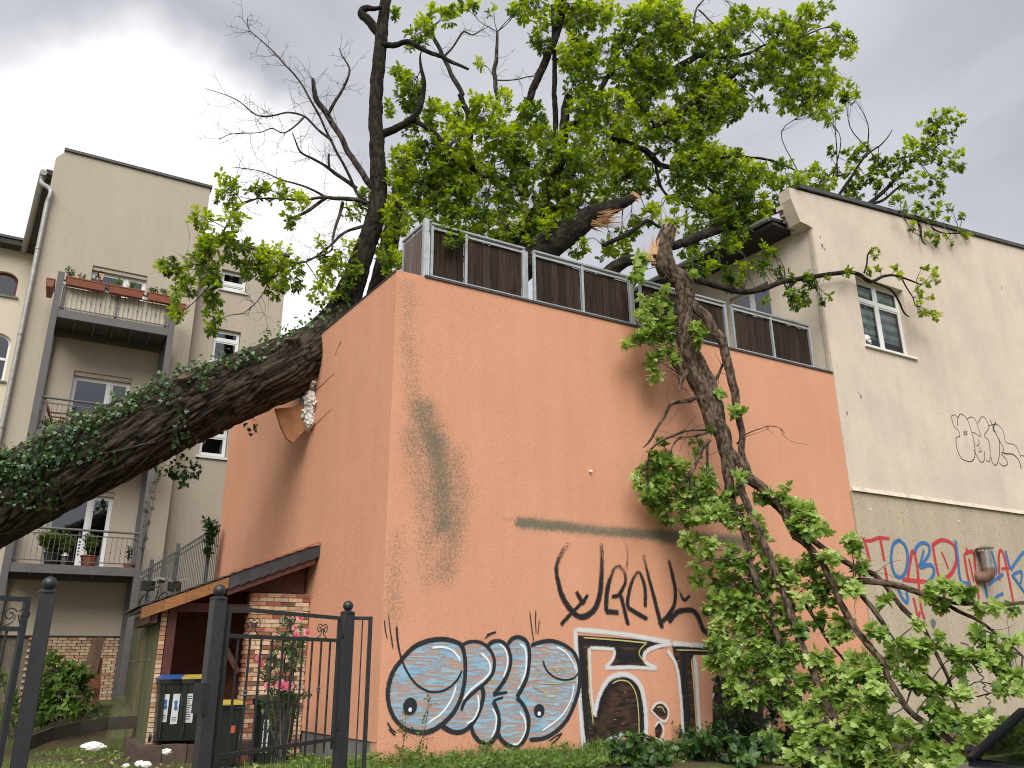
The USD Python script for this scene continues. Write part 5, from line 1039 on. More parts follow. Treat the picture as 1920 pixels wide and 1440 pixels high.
crown(oak, ints("1020 425 22 15 1060 396 20 12 990 452 18 12 1108 374 12 7 1092 452 14 9 1040 412 16 12 1130 372 10 6"), lambda x, y: 19.5, skeleton, LEAF, OAK, .15, 11, 3.4, .55)
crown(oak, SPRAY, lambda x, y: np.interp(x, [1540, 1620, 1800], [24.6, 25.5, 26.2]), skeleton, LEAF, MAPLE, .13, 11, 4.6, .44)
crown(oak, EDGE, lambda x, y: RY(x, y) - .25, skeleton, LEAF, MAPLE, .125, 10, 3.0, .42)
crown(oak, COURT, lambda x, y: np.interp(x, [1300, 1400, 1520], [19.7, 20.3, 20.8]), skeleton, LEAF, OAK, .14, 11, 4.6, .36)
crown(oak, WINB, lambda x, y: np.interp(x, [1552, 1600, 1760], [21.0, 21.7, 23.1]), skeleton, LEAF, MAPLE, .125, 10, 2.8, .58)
hy = lambda x, y: np.interp(x, [1180, 1260, 1320, 1450, 1550, 1700, 1920], [17.0, 17.4, 17.2, 16.9, 16.3, 15.4, 14.5]) - np.clip((y - 1150) / 300, 0, 1) * .6 + .22
P, D, t = [], [], []
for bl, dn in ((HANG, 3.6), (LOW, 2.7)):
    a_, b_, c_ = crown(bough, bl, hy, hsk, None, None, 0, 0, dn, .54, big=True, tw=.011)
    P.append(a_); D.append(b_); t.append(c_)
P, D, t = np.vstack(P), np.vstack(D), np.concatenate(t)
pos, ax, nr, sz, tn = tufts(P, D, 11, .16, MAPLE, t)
tn = np.clip(tn + .14 * (nr[:, 2] > .5), 0, 1)  # leaves facing up are lightened in colour as if lit from above
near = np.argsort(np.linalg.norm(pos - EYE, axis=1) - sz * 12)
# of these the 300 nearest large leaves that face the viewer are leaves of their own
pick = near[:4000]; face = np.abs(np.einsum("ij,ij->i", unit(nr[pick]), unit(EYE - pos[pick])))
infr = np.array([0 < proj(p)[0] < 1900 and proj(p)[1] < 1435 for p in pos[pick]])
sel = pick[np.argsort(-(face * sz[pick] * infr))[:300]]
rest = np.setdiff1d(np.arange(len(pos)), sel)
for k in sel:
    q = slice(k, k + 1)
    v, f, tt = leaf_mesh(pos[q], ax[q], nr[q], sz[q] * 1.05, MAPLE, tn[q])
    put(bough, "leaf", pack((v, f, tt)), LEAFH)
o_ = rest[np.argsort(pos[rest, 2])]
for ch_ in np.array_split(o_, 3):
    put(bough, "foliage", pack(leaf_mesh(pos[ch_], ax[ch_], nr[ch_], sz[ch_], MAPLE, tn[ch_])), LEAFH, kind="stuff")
# fine dead twigs on the bare limbs
b = MB()
def twigs_on(P, r, n, L0, lvl=0):
    for _ in range(n):
        k = rng.integers(len(P) // 5, len(P) - 1)
        T_ = unit(P[k + 1] - P[k]); side = unit(rng.normal(0, 1, 3) * [1, .5, 1]); side = unit(side - T_ * (side @ T_))
        d_ = unit(T_ * rng.uniform(.3, 1) + side * rng.uniform(.5, 1.1)); L_ = L0 * rng.uniform(.35, 1.1)
        q = [P[k]]
        for s in range(4):
            d_ = unit(d_ + rng.normal(0, .28, 3) + [0, 0, .06]); q.append(q[-1] + d_ * L_ / 4)
        q = spline(q, 2); rr = np.linspace(.0075 if lvl == 0 else .0055, .0028, len(q)); b.tube(q, rr, 3, cap=False)
        if lvl < 1: twigs_on(q, rr, rng.integers(1, 4), L_ * .5, lvl + 1)
for P_, r_ in dead[:14]: twigs_on(P_, r_, int(4 + np.linalg.norm(P_[-1] - P_[0]) * 4.5), .95)
for P_, r_ in dead[14:]: twigs_on(P_, r_, 8, .7)
put(oak, "dead_twigs", b, DEADTWIG, kind="stuff")
b = MB()
for P_, r_ in hsk[5:]: 
    if len(P_) > 5: 
        for _ in range(4):
            k = rng.integers(2, len(P_) - 1); q = [P_[k]]; d_ = unit(rng.normal(0, 1, 3) + [0, -.2, 0]); L_ = rng.uniform(.3, .8)
            for s in range(4): d_ = unit(d_ + rng.normal(0, .3, 3)); q.append(q[-1] + d_ * L_ / 4)
            q = spline(q, 2); b.tube(q, np.linspace(.008, .003, len(q)), 3, cap=False)
put(bough, "bare_twigs", b, TWIG, kind="stuff")

# ------------------------------------------------------------------ ivy on the trunk
ivy = thing("ivy", "dark green ivy growing along the top and sides of the fallen trunk", "ivy", atY(300, 730, 16.5))
def on_trunk(x, y):
    k = int(np.argmin(np.abs(TX - x))); A = TP[k]; T_ = unit(TP[min(k + 1, len(TP) - 1)] - TP[max(k - 1, 0)])
    d_ = ray(x, y); d_ = d_ / np.linalg.norm(d_)
    w0 = EYE - A; dp = d_ - T_ * (d_ @ T_); wp = w0 - T_ * (w0 @ T_)
    a_, b_, c_ = dp @ dp, 2 * dp @ wp, wp @ wp - (TR[k] * 1.02) ** 2
    disc = b_ * b_ - 4 * a_ * c_
    tt = (-b_ - math.sqrt(max(disc, 0))) / (2 * a_)
    p = EYE + d_ * tt; ax_ = A + T_ * ((p - A) @ T_)
    return p, unit(p - ax_), T_
IV = ints("""5 880 28 28 35 872 38 28 80 845 32 25 120 818 28 24 160 800 28 20 200 782 28 18 240 758 28 17 280 738 24 15 310 722 24 13 350 706 24 13 390 693 24 13 430 682 24 12 470 667 22 13 510 647 22 15 540 632 18 15 570 618 20 13 600 604 18 11 625 590 14 10 18 920 38 28 60 908 38 33 90 880 28 28
150 850 24 18 185 832 24 18 205 855 16 12 330 750 22 14 340 790 20 22 345 830 22 25 350 868 25 20 330 878 18 18 310 870 14 14 365 880 14 13 100 932 9 14 150 780 22 12 250 770 20 10 400 705 18 10 110 850 30 18 60 945 20 12 380 720 16 14 300 745 14 10 5 850 20 12""")
pos, ax, nr, tn = [], [], [], []
for kk_, (x, y, rx, ry) in enumerate(IV):
    n = int(rx * ry * 3.14 / (21 if kk_ < 18 else 48)); lift = .24 if kk_ < 18 else .16
    for _ in range(n):
        a = rng.uniform(0, 6.283); q = math.sqrt(rng.uniform())
        p, no, T_ = on_trunk(x + rx * q * math.cos(a), y + ry * q * math.sin(a))
        pos.append(p + no * rng.uniform(.01, lift) + rng.normal(0, .02, 3)); nr.append(unit(no + rng.normal(0, .45, 3) + [0, -.1, .3])); ax.append(unit(rng.normal(0, 1, 3) + [0, 0, -.8])); tn.append(np.clip(.46 + .3 * no[2] + rng.normal(0, .16), 0, 1))  # ivy on the upper side is lightened in colour, painted top light
st = MB()
for x, y, L_, n in ((348, 880, 30, 26), (330, 880, 18, 14), (362, 880, 16, 12), (318, 870, 16, 10), (460, 788, 22, 8), (475, 782, 28, 7), (192, 930, 30, 16), (200, 935, 18, 10), (350, 870, 40, 16), (100, 925, 26, 8), (290, 868, 18, 8)):
    p, no, _ = on_trunk(x, y); p = p + no * .06
    q = [p]
    for k in range(5): q.append(q[-1] + np.array([rng.normal(0, .03), rng.normal(0, .03), -L_ * 17 / FPX / 5 * rng.uniform(.7, 1.3)]))
    st.tube(spline(q, 2), .005, 4)
    for _ in range(n):
        s = rng.uniform(.1, 1) * 4.9; k = int(s); pos.append(q[k] + (q[k + 1] - q[k]) * (s - k) + rng.normal(0, .035, 3)); nr.append(unit(rng.normal(0, 1, 3) + [0, -1, .4])); ax.append(unit([rng.normal(0, .5), rng.normal(0, .5), -1])); tn.append(np.clip(rng.normal(.28, .15), 0, 1))
for pts in (((0, 1000), (40, 990), (80, 972), (110, 950), (130, 938)), ((190, 850), (230, 842), (265, 833), (290, 828)), ((215, 905), (245, 885), (262, 868), (278, 855)), ((0, 885), (40, 850), (90, 822), (130, 805)), ((110, 870), (150, 835), (200, 800), (240, 785)), ((50, 900), (55, 935), (62, 955)), ((108, 900), (115, 930), (125, 945))):
    st.tube(spline([on_trunk(*p)[0] + on_trunk(*p)[1] * .03 for p in pts], 4), .012, 5)
put(ivy, "stems", st, DEADTWIG, kind="stuff")
pos, ax, nr, tn = map(np.array, (pos, ax, nr, tn))
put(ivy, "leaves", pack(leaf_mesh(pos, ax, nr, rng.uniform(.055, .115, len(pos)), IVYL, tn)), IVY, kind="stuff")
# sawn stubs on the trunk
for x, y, r_, L_ in ((352, 704, .20, .10), (549, 632, .17, .09)):
    p, no, T_ = on_trunk(x, y + 8); d_ = unit(no * .5 + np.array([-.25, -.5, .75]))
    s_ = put(oak, "stub", MB().add(*barkpipe(np.array([p - d_ * .2, p, p + d_ * L_]), np.array([r_ * 1.15, r_ * 1.05, r_]), 26, .02, 14, 77)[:3]), BARK, smooth=True)
    put(s_, "cut_face", MB().tube([p + d_ * L_ * 1.0, p + d_ * (L_ + .015)], r_ * .9, 18), ROUGHWOOD)
# ------------------------------------------------------------------ bin shed against the side wall
s0 = LW.px(601, 1022)[0]
S = Plane(LW.w(s0, 0), 60.0)
uL, zL = S.px(266, 1136); uR, zR = S.px(602, 1022); uR = -.03
shed = thing("bin_shed", "open lean to bin shed with slate edged red timber roof and brick piers", "shed", S.w((uL + uR) / 2, 0, -1.3))
sl = (zR - zL) / (uR - uL)
zs_ = lambda u: zL + sl * (u - uL)
def slope(b, a, c, h0, h1, d0_, d1_):
    return b.hexa([S.w(a, zs_(a) + h0, d0_), S.w(c, zs_(c) + h0, d0_), S.w(c, zs_(c) + h0, d1_), S.w(a, zs_(a) + h0, d1_), S.w(a, zs_(a) + h1, d0_), S.w(c, zs_(c) + h1, d0_), S.w(c, zs_(c) + h1, d1_), S.w(a, zs_(a) + h1, d1_)])
put(shed, "roof_deck", slope(MB(), uL, uR, -.09, -.02, -2.8, -.03), RED)
for k in range(16):
    a = uL - .06 + k * (uR - uL) / 16
    b = MB(); a2 = a + (uR - uL) / 16 + .03
    b.hexa([S.w(a, zs_(a) + .012, -2.85), S.w(a2, zs_(a2) - .012, -2.85), S.w(a2, zs_(a2) - .012, .03), S.w(a, zs_(a) + .012, .03), S.w(a, zs_(a) + .035, -2.85), S.w(a2, zs_(a2) + .008, -2.85), S.w(a2, zs_(a2) + .008, .03), S.w(a, zs_(a) + .035, .03)])
    put(shed, "roof_course", b, SLATE)
um_ = S.px(430, 1082)[0]
put(shed, "red_verge_strip", slope(MB(), um_, uR, .04, .065, -.05, .06), REDROOF)
for k in range(4):
    a = uL + (um_ - uL) * k / 4
    put(shed, "fascia_board", slope(MB(), a + .004, uL + (um_ - uL) * (k + 1) / 4, -.24, -.022, -.028, .012), PINE)
put(shed, "fascia_board", slope(MB(), um_, uR - .05, -.38, -.1, -.10, -.03), RED)
for k in range(9):
    a = um_ + (uR - um_) * k / 9; c = um_ + (uR - um_) * (k + 1) / 9
    pg = Polygon([(a + .006, zs_(a) - .005), (c + .012, zs_(c) - .005), (c + .012, zs_(c) - .235), (c - .03, zs_(c) - .258), (a + .03, zs_(a) - .262), (a + .008, zs_(a) - .24)])
    put(shed, "edge_slate", MB().poly(S, pg, .004 + .008 * (k % 2), .014 + .008 * (k % 2)), SLATE)
put(shed, "eaves_beam", MB().box(S, uL + .18, uL + .32, zs_(uL) - .30, zs_(uL) - .10, -2.7, -.12), RED)
for k in range(7):
    a = uL + .45 + k * .42
    put(shed, "rafter", slope(MB(), a, a + .09, -.22, -.092, -2.75, -.12), RED)
up0, up1 = S.px(461, 1250, -.35)[0], S.px(582, 1112, -.35)[0]
zp1 = S.px(530, 1112, -.35)[1]
put(shed, "pier_core", MB().box(S, up0 + .01, up1, -.45, zp1 - .01, -.75, -.372), MORTAR)
nb_r = int((zp1 + .45) / .086)
for r_ in range(nb_r):
    z_ = zp1 - .005 - (r_ + 1) * .086; u = up0 - (.15 if r_ % 2 else 0)
    while u < up1 - .03:
        a, c = max(u + .006, up0 + rng.uniform(0, .02)), min(u + .30 - .012, up1)
        if c - a > .04:
            tone = rng.choice([0, 0, 1, 2, 3, 4, 4]) if z_ < .9 * zp1 else rng.choice([0, 1, 1, 2, 3, 4])
            o = rng.uniform(-.010, .012)
            pg = sbox(a + .008, z_ + .008, c - .008, z_ + .066).buffer(.008, 2)
            put(shed, "brick", MB().poly(S, pg, -.371, -.34 + o), BRICKS[tone])
        u += .30
for r_ in range(nb_r):                                             # the pier's inner flank
    z_ = zp1 - .005 - (r_ + 1) * .086
    put(shed, "brick", MB().box(S, up0 - .03, up0 + .008, z_, z_ + .074, -.62 - (.1 if r_ % 2 else 0), -.375), BRICKS[rng.choice([0, 1, 2])])
ul0, ul1 = S.px(297, 1250, -.3)[0], S.px(316, 1250, -.3)[0]
put(shed, "timber_post", MB().box(S, ul0 + .06, ul1 + .04, .55, zs_(ul0) - .1, -.42, -.28), RED)
for r_ in range(int((zs_(ul0) + .3) / .086)):
    z_ = -.34 + r_ * .086
    put(shed, "brick", MB().box(S, ul0 - .06, ul0 + .055 - (.0 if z_ < .5 else .012), z_, z_ + .074, -.309, -.272), BRICKS[rng.choice([0, 0, 1, 4])])
    if z_ < .5:
        put(shed, "brick", MB().box(S, ul0 + .058, ul1 + .06, z_ + .01, z_ + .08, -.40, -.285), BRICKS[rng.choice([1, 2, 3])])
put(shed, "back_wall", MB().poly(S, Polygon([(ul0 - .05, -.5), (-.05, -.5), (-.05, zs_(-.05) - .12), (ul0 - .05, zs_(ul0) - .12)]), -2.85, -2.72), BRICKS[2])
put(shed, "brace", MB().bar(S.w(up0 - .12, 1.2, -.5), S.w(up0 - .75, 2.25, -.5), .10), RED)
put(shed, "head_beam", MB().box(S, ul0 + .05, up1, 2.35, 2.52, -.55, -.40), RED)
put(shed, "gable_board", MB().poly(S, Polygon([(up0 - .35, zp1 + .02), (uR - .1, zp1 + .02), (uR - .1, zs_(uR) - .36), (up0 - .35, zs_(up0 - .35) - .38)]), -.62, -.55), RED)
# step under the bins
st_ = thing("bin_step", "low red brown brick step under the bins at the shed opening", "step", S.w(ul1 + .7, -.2, .2))
for k in range(5):
    a = ul0 - .25 + k * .42
    put(st_, "slab", MB().box(S, a + .006, a + .41, -.34, -.02 + rng.uniform(-.006, .006), -2.2, .28), plain(f"step_stone_{k}", tuple(np.array([.085, .055, .042]) * rng.uniform(.8, 1.15)), .9, .25, 5, .4, 40))
put(st_, "lower_slab", MB().box(S, ul0 + .75, ul0 + 1.75, -.45, -.19, .285, .75), BRICKS[2])
# ------------------------------------------------------------------ wheelie bins
def binn(label, pl, u, d_, z_, lidm, h=1.02, w=.56, dp=.62, stickers=()):
    t = thing("wheelie_bin", label, "wheelie bin", pl.w(u, z_, d_))
    c = lambda a, b_, z: pl.w(u + a, z_ + z, d_ + b_)
    b = MB(); q = lambda w_, dd, z: [c(-w_, -dd, z), c(w_, -dd, z), c(w_, dd, z), c(-w_, dd, z)]
    b.hexa(q(w * .40, dp * .36, .06) + q(w * .48, dp * .46, h * .9))
    b.hexa(q(w * .52, dp * .50, h * .9) + q(w * .52, dp * .50, h * .96))
    put(t, "body", b, BIN)
    for s_ in (-.3, .3): put(t, "rib", MB().bar(c(s_ * w, dp * .42, .12), c(s_ * w * 1.15, dp * .475, h * .88), .03), BIN)
    lid = MB(); a0, a1, a2 = h * .962, h * .985, h * 1.03
    lid.hexa(q(w * .54, dp * .53, a0) + q(w * .53, dp * .52, a1)); lid.hexa(q(w * .52, dp * .50, a1) + q(w * .40, dp * .36, a2))
    lp = put(t, "lid", lid, lidm)
    put(lp, "lid_handle", MB().box(pl, u - w * .2, u + w * .2, z_ + a0, z_ + a1 - .005, d_ + dp * .54, d_ + dp * .54 + .05), lidm)
    for s_ in (-1, 1):
        x_ = c(s_ * w * .50, -dp * .40, .1); put(t, "wheel", MB().tube([x_ - pl.u * .025, x_ + pl.u * .025], .1, 14), BIN, smooth=40)
    put(t, "handle", MB().tube([c(-w * .4, -dp * .58, h * .95), c(w * .4, -dp * .58, h * .95)], .018, 8), BIN)
    f_ = lambda z: dp * (.36 + .10 * (z - .06) / (h * .84))
    for (a, z0_, z1_, wd, kind) in stickers:
        o = .006
        st2 = put(t, "sticker", MB().add([c(a - wd, f_(z0_) + o, z0_), c(a + wd, f_(z0_) + o, z0_), c(a + wd, f_(z1_) + o, z1_), c(a - wd, f_(z1_) + o, z1_)], [[0, 1, 2, 3]]), PAPER if kind != "red" else INKRED)
        b = MB(); bb = MB()
        if kind == "text":
            for r_ in range(11):
                zz_ = z1_ - .05 - r_ * (z1_ - z0_ - .07) / 11; ln_ = wd * rng.uniform(.4, .8)
                b.add([c(a - wd * .8, f_(zz_) + o + .003, zz_), c(a - wd * .8 + ln_ * 1.8, f_(zz_) + o + .003, zz_), c(a - wd * .8 + ln_ * 1.8, f_(zz_) + o + .003, zz_ + .014), c(a - wd * .8, f_(zz_) + o + .003, zz_ + .014)], [[0, 1, 2, 3]])
        elif kind == "man":
            zz_ = (z0_ + z1_) / 2 + .08
            for (x_, y_, r1, r2) in ((0, .13, .3, .035), (.0, .03, .5, .06), (.1, -.06, .55, .04), (-.1, .07, .35, .02)):
                bb.add([c(a + wd * (x_ + r1 * math.cos(t_)), f_(zz_) + o + .004, zz_ + y_ + r2 * math.sin(t_)) for t_ in np.linspace(0, 6.283, 11)[:-1]] + [c(a + wd * x_, f_(zz_) + o + .004, zz_ + y_)], [[i_, (i_ + 1) % 10, 10] for i_ in range(10)])
            for r_ in range(3):
                zq_ = z0_ + .05 + r_ * .03
                b.add([c(a - wd * .7, f_(zq_) + o + .003, zq_), c(a + wd * .6, f_(zq_) + o + .003, zq_), c(a + wd * .6, f_(zq_) + o + .003, zq_ + .01), c(a - wd * .7, f_(zq_) + o + .003, zq_ + .01)], [[0, 1, 2, 3]])
        if b.v: put(st2, "print", b, INK)
        if bb.v: put(st2, "emblem", bb, INKBLUE)
    return t
ubl = S.px(327, 1300, .12)[0]
binn("black wheelie bin with a blue lid and two narrow white stickers", S, ubl, -.10, -.015, BINBLUE, 1.16, .56, .60, ((-.14, .38, .86, .055, "man"), (.04, .34, .86, .06, "man")))
ubm = S.px(368, 1300, .2)[0]
binn("black wheelie bin, yellow lid, one tall sticker, next to the blue lidded bin", S, ubm, .02, -.015, BINYEL, 1.16, .56, .60, ((-.1, .36, .86, .07, "text"),))
ubr = S.px(418, 1340, 1.3)[0]
binn("black wheelie bin with a yellow lid and a small red sticker behind the gate post", S, ubr, 1.25, -.40, BINYEL, 1.12, .62, .62, ((.14, .62, .74, .05, "red"),))
ubx = S.px(512, 1370, 1.0)[0]
binn("black lidded wheelie bin behind the roses, in front of the brick pier", S, ubx, 1.0, -.40, BIN, 1.16, .66, .62, ((-.2, .65, .80, .05, "text"), (-.2, .25, .40, .05, "text"), (-.2, .42, .63, .05, "man")))
# ------------------------------------------------------------------ mossy board wall, sloping slab and upper terrace behind the shed
GA, GB = atY(241, 1240, 20.9), S.w(ul0 - .07, 0, -.34)
GW = Plane(GA, math.degrees(math.atan2(GB[0] - GA[0], GB[1] - GA[1])))
if GW.n @ (EYE - GA) < 0: GW.n = -GW.n
gw = thing("board_wall", "mossy green upright board wall left of the bin shed", "wall", (GA[0], GA[1], 0))
gz_top = GW.px(262, 1143)[1]
GL = np.hypot(*(GB - GA)[:2]); nbd = 11
for k in range(nbd):
    put(gw, "board", MB().box(GW, GL * k / nbd + .006, GL * (k + 1) / nbd - .006, -.15, min(gz_top, zs_(ul0) - .02) + rng.uniform(-.02, .02), -.05, rng.uniform(0, .012)), GREENBOARD)
for k in range(1, 10, 2):
    u = GL * (k + .5) / nbd; put(gw, "bolt", MB().tube([GW.w(u, 1.45, .005), GW.w(u, 1.45, .04)], .025, 8), CONC)
q = [GA + [.25, .2, 0], S.w(-.1, 0, -2.95), LW.w(10.9, 0, .1), GA * 1.4]
put(None, "upper_terrace", MB().hexa([np.array([p[0], p[1], -.3]) for p in q] + [np.array([p[0], p[1], gz_top - .15]) for p in q]), CONC).SetCustomDataByKey("kind", "structure")
a = [atY(205, 1338, 18.9), atY(284, 1340, 18.6), atY(290, 1306, 20.4), atY(222, 1304, 20.5)]
single("concrete_ramp", MB().hexa([p - np.array([0, 0, .5]) for p in a] + a), GREENBOARD, "low sloping mossy concrete slab at the foot of the board wall", "slab")
# sloping bar fence above the shed
MFp = LW.w(10.6, 0, .12); MF = Plane(MFp, 78.0)
mf = thing("bar_fence", "grey steel bar fence climbing above the shed roof beside the orange building", "fence", MFp)
m0, m1 = MF.px(263, 1076), MF.px(414, 984)
ft = lambda u: m0[1] + (m1[1] - m0[1]) * (u - m0[0]) / (m1[0] - m0[0])
put(mf, "top_rail", MB().bar(MF.w(m0[0], m0[1]), MF.w(m1[0], m1[1]), .06, .05), FENCEGREY)
put(mf, "second_rail", MB().bar(MF.w(m0[0], m0[1] - .16), MF.w(m1[0], m1[1] - .16), .03, .04), FENCEGREY)
for x, y in ((284, 1055), (333, 1030), (394, 998)):
    u = MF.px(x, y)[0]; put(mf, "post", MB().box(MF, u - .045, u + .045, ft(u) - 1.75, ft(u) + .22, -.085, .005), FENCEGREY)
nbar = 44
for k in range(nbar):
    u = m0[0] + (m1[0] - m0[0]) * (k + .5) / nbar
    put(mf, "bar", MB().box(MF, u - .010, u + .010, ft(u) - 1.7, ft(u) - .03, .008, .026), FENCEGREY)
# bicycles leaning behind the shed roof
def bike(label, c, ang):
    t = thing("bicycle", label, "bicycle", c)
    u_ = np.array([math.cos(ang), math.sin(ang), 0]); z_ = np.array([0, 0, 1.0]); s_ = np.array([-math.sin(ang), math.cos(ang), 0])
    W = lambda a, h, o=0: np.asarray(c) + u_ * a + z_ * h + s_ * o
    for a in (-.53, .53):
        th = np.linspace(0, 2 * np.pi, 25)
        wp = put(t, "wheel", MB().tube([W(a + .33 * math.cos(q), .34 + .33 * math.sin(q)) for q in th], .02, 6, False), BIN)
        b = MB()
        for q in np.linspace(0, np.pi, 9)[:-1]: b.tube([W(a + .32 * math.cos(q), .34 + .32 * math.sin(q)), W(a - .32 * math.cos(q), .34 - .32 * math.sin(q))], .002, 3)
        put(wp, "spokes", b, GALV)
    b = MB()
    for p, q in (((-.05, .3), (.38, .82)), ((-.05, .3), (-.2, .85)), ((-.2, .82), (.36, .86)), ((-.05, .3), (-.53, .34)), ((-.2, .8), (-.53, .34)), ((.53, .34), (.36, .95))): b.tube([W(*p), W(*q)], .018, 6)
    put(t, "frame", b, FENCEGREY)
    put(t, "saddle", MB().hexa([W(-.34, .92, -.07), W(-.08, .92, -.02), W(-.08, .92, .02), W(-.34, .92, .07), W(-.34, .98, -.08), W(-.08, .97, -.02), W(-.08, .97, .02), W(-.34, .98, .08)]), BIN)
    put(t, "handlebar", MB().tube(spline([W(.22, 1.06, -.32), W(.36, 1.10, -.22), W(.37, 1.0, 0), W(.36, 1.10, .22), W(.22, 1.06, .32)], 4), .016, 6), GALV)
    put(t, "basket", MB().bar(W(.45, .78), W(.45, 1.02), .26), BIN)
zb = gz_top - .15
c1, c2 = atY(293, 1090, 21.4), atY(330, 1090, 21.8)
bike("bicycle with a pale frame leaning at the left above the shed roof", (c1[0], c1[1], c1[2] - .98), 2.4)
bike("second bicycle with dark basket right behind the pale framed one", (c2[0], c2[1], c2[2] - 1.0), 2.0)
sprig("climbing_plant", "dark leafy climber at the top end of the bar fence against the orange wall", "plant", MF.w(m1[0] - .25, m1[1] - 1.2, .1), 1.4, .25, 80, .15, DARKLEAF, .3, stems=9)
sprig("climbing_plant", "thin climber with bare arching shoot beside the balcony tower's right post", "plant", atY(262, 1075, 22.6), 2.8, .18, 60, .07, DARKLEAF, .35, stems=7)
# ------------------------------------------------------------------ gates
PC = [("A", 90, 1112, 7.1, .12), ("B", 410, 1124, 7.65, .118), ("C", 652, 1150, 9.75, .125)]
posts = {}
def gatepost(label, x, y, Y, w, ang):
    p = atY(x, y, Y); posts[label[:1]] = p
    t = thing("gate_post", label, "gate post", (p[0], p[1], -.5))
    pl = Plane(p, ang)
    m = trimesh.creation.box([w, w, p[2] + .5]); 
    hull = m3.Manifold.batch_hull([m3.Manifold.cube([w - .012, w, p[2] + .5], True), m3.Manifold.cube([w, w - .012, p[2] + .5], True)]).rotate([0, 0, 90 - ang]).translate([p[0], p[1], (p[2] - .5) / 2])
    put(t, "shaft", meshkit.arrays(hull)[:2], DARKSTEEL)
    put(t, "cap", MB().tube([(p[0], p[1], p[2] + .001), (p[0], p[1], p[2] + .012), (p[0], p[1], p[2] + .028)], [w * .66, w * .66, w * .4], 20), DARKSTEEL, smooth=40)
    s_ = trimesh.creation.icosphere(3, w * .47); put(t, "ball", (np.asarray(s_.vertices) + [p[0], p[1], p[2] + .028 + w * .44], s_.faces), DARKSTEEL, smooth=True)
    return t, p
_, pA = gatepost("dark grey steel gate post with ball finial at the far left", *PC[0][1:], 60)
tB, pB = gatepost("gate post with ball finial in front of the bins, a lock box on it", *PC[1][1:], 49)
_, pC = gatepost("dark grey steel gate post with ball finial next to the orange building's corner", *PC[2][1:], 49)
az = math.degrees(math.atan2(pC[0] - pB[0], pC[1] - pB[1]))
G = Plane(pB, az); Lg = np.hypot(*(pC - pB)[:2])
put(tB, "lock_box", MB().box(G, -.14, -.062, G.px(372, 1337)[1], G.px(372, 1281)[1], -.05, .05), DARKSTEEL)
def scroll(pl, u, z, r, sgn, turn, n=22):
    th = np.linspace(0, turn, n); rr = r * (1 - .80 * th / turn)
    c = np.array([u, z]); return [pl.w(c[0] + sgn * rr[i] * math.cos(th[i] + .5), c[1] + rr[i] * math.sin(th[i] + .5), 0) for i in range(n)]
def gate(label, pl, g0, g1, z1_, z2_, zb_, nbars, scr, knobs=()):
    t = thing("gate_leaf", label, "gate", pl.w(g0, zb_))
    w = .038
    for u in (g0, g1): put(t, "stile", MB().box(pl, u - w / 2 - .003, u + w / 2 + .003, zb_ - .1, z1_, -.02, .02), DARKSTEEL)
    for z_ in (z1_ - .02, z2_, zb_): put(t, "rail", MB().box(pl, g0 + w / 2 + .004, g1 - w / 2 - .004, z_ - w / 2, z_ + w / 2, -.018, .018), DARKSTEEL)
    for k in range(nbars):
        u = g0 + (g1 - g0) * (k + 1) / (nbars + 1)
        b = MB().box(pl, u - .008, u + .008, zb_ - .12, z2_ - w / 2 - .001, -.008, .008)
        if k in knobs: zk = (z2_ + zb_) / 2; b.tube([pl.w(u, zk - .03, 0), pl.w(u, zk - .015, 0), pl.w(u, zk, 0), pl.w(u, zk + .015, 0), pl.w(u, zk + .03, 0)], [.012, .022, .014, .022, .012], 8)
        put(t, "bar", b, DARKSTEEL)
    for f_, s_ in scr:
        u = g0 + (g1 - g0) * f_; h = z1_ - z2_
        for sg in (-1, 1):
            b = MB(); b.tube(scroll(pl, u + sg * .055, z2_ + h * .62 * s_, .055, -sg, 8.2), .0055, 5)
            b.tube(spline([pl.w(u + sg * .01, z2_ + h * .64 * s_, 0), pl.w(u + sg * .03, z2_ + h * .3 * s_, 0), pl.w(u + sg * .09, z2_ + .02, 0)], 5), .0055, 5)
            put(t, "scroll", b, DARKSTEEL)
    return t
zg1, zg2, zgb = G.px(427, 1136)[1], G.px(430, 1192)[1], G.px(402, 1420)[1]
gR = gate("closed wrought iron gate leaf with scrolls in front of the roses and brick pier", G, .155, Lg - .155, zg1, zg2, zgb, 10, ((.2, .75), (.5, 1.1), (.82, .7)), (1, 8))
for z_ in (zg2 + .05, zgb + .1): put(gR, "hinge", MB().tube([G.w(Lg - .13, z_, 0), G.w(Lg - .07, z_, 0)], .022, 8), DARKSTEEL)
F3 = Plane(pC, 62.0)
t3 = thing("fence_panel", "short wrought iron fence panel between the last gate post and the orange wall", "fence", F3.w(.3, .3))
f0, f1 = F3.px(660, 1200)[0], F3.px(693, 1200)[0]; zf1 = F3.px(690, 1156)[1]
put(t3, "stile", MB().box(F3, f1 - .02, f1 + .02, -.4, zf1, -.02, .02), DARKSTEEL)
put(t3, "rail", MB().box(F3, .075, f1 - .022, zf1 - .04, zf1 - .001, -.018, .018), DARKSTEEL)
put(t3, "rail", MB().box(F3, .075, f1 - .022, -.06, -.02, -.018, .018), DARKSTEEL)
put(t3, "bar", MB().box(F3, (f0 + f1) / 2 - .006 + .01, (f0 + f1) / 2 + .016, -.1, zf1 - .042, -.006, .006), DARKSTEEL)
az2 = math.degrees(math.atan2(*(pA - atY(-150, 1120, 6.3))[:2])); G2 = Plane(pA, az2)
gate("wrought iron gate leaf with scrolls cut off by the left edge of the picture", G2, -1.35, -.16, G2.px(58, 1120)[1], G2.px(50, 1180)[1], G2.px(20, 1420)[1], 9, ((.75, .7), (.95, .7)))
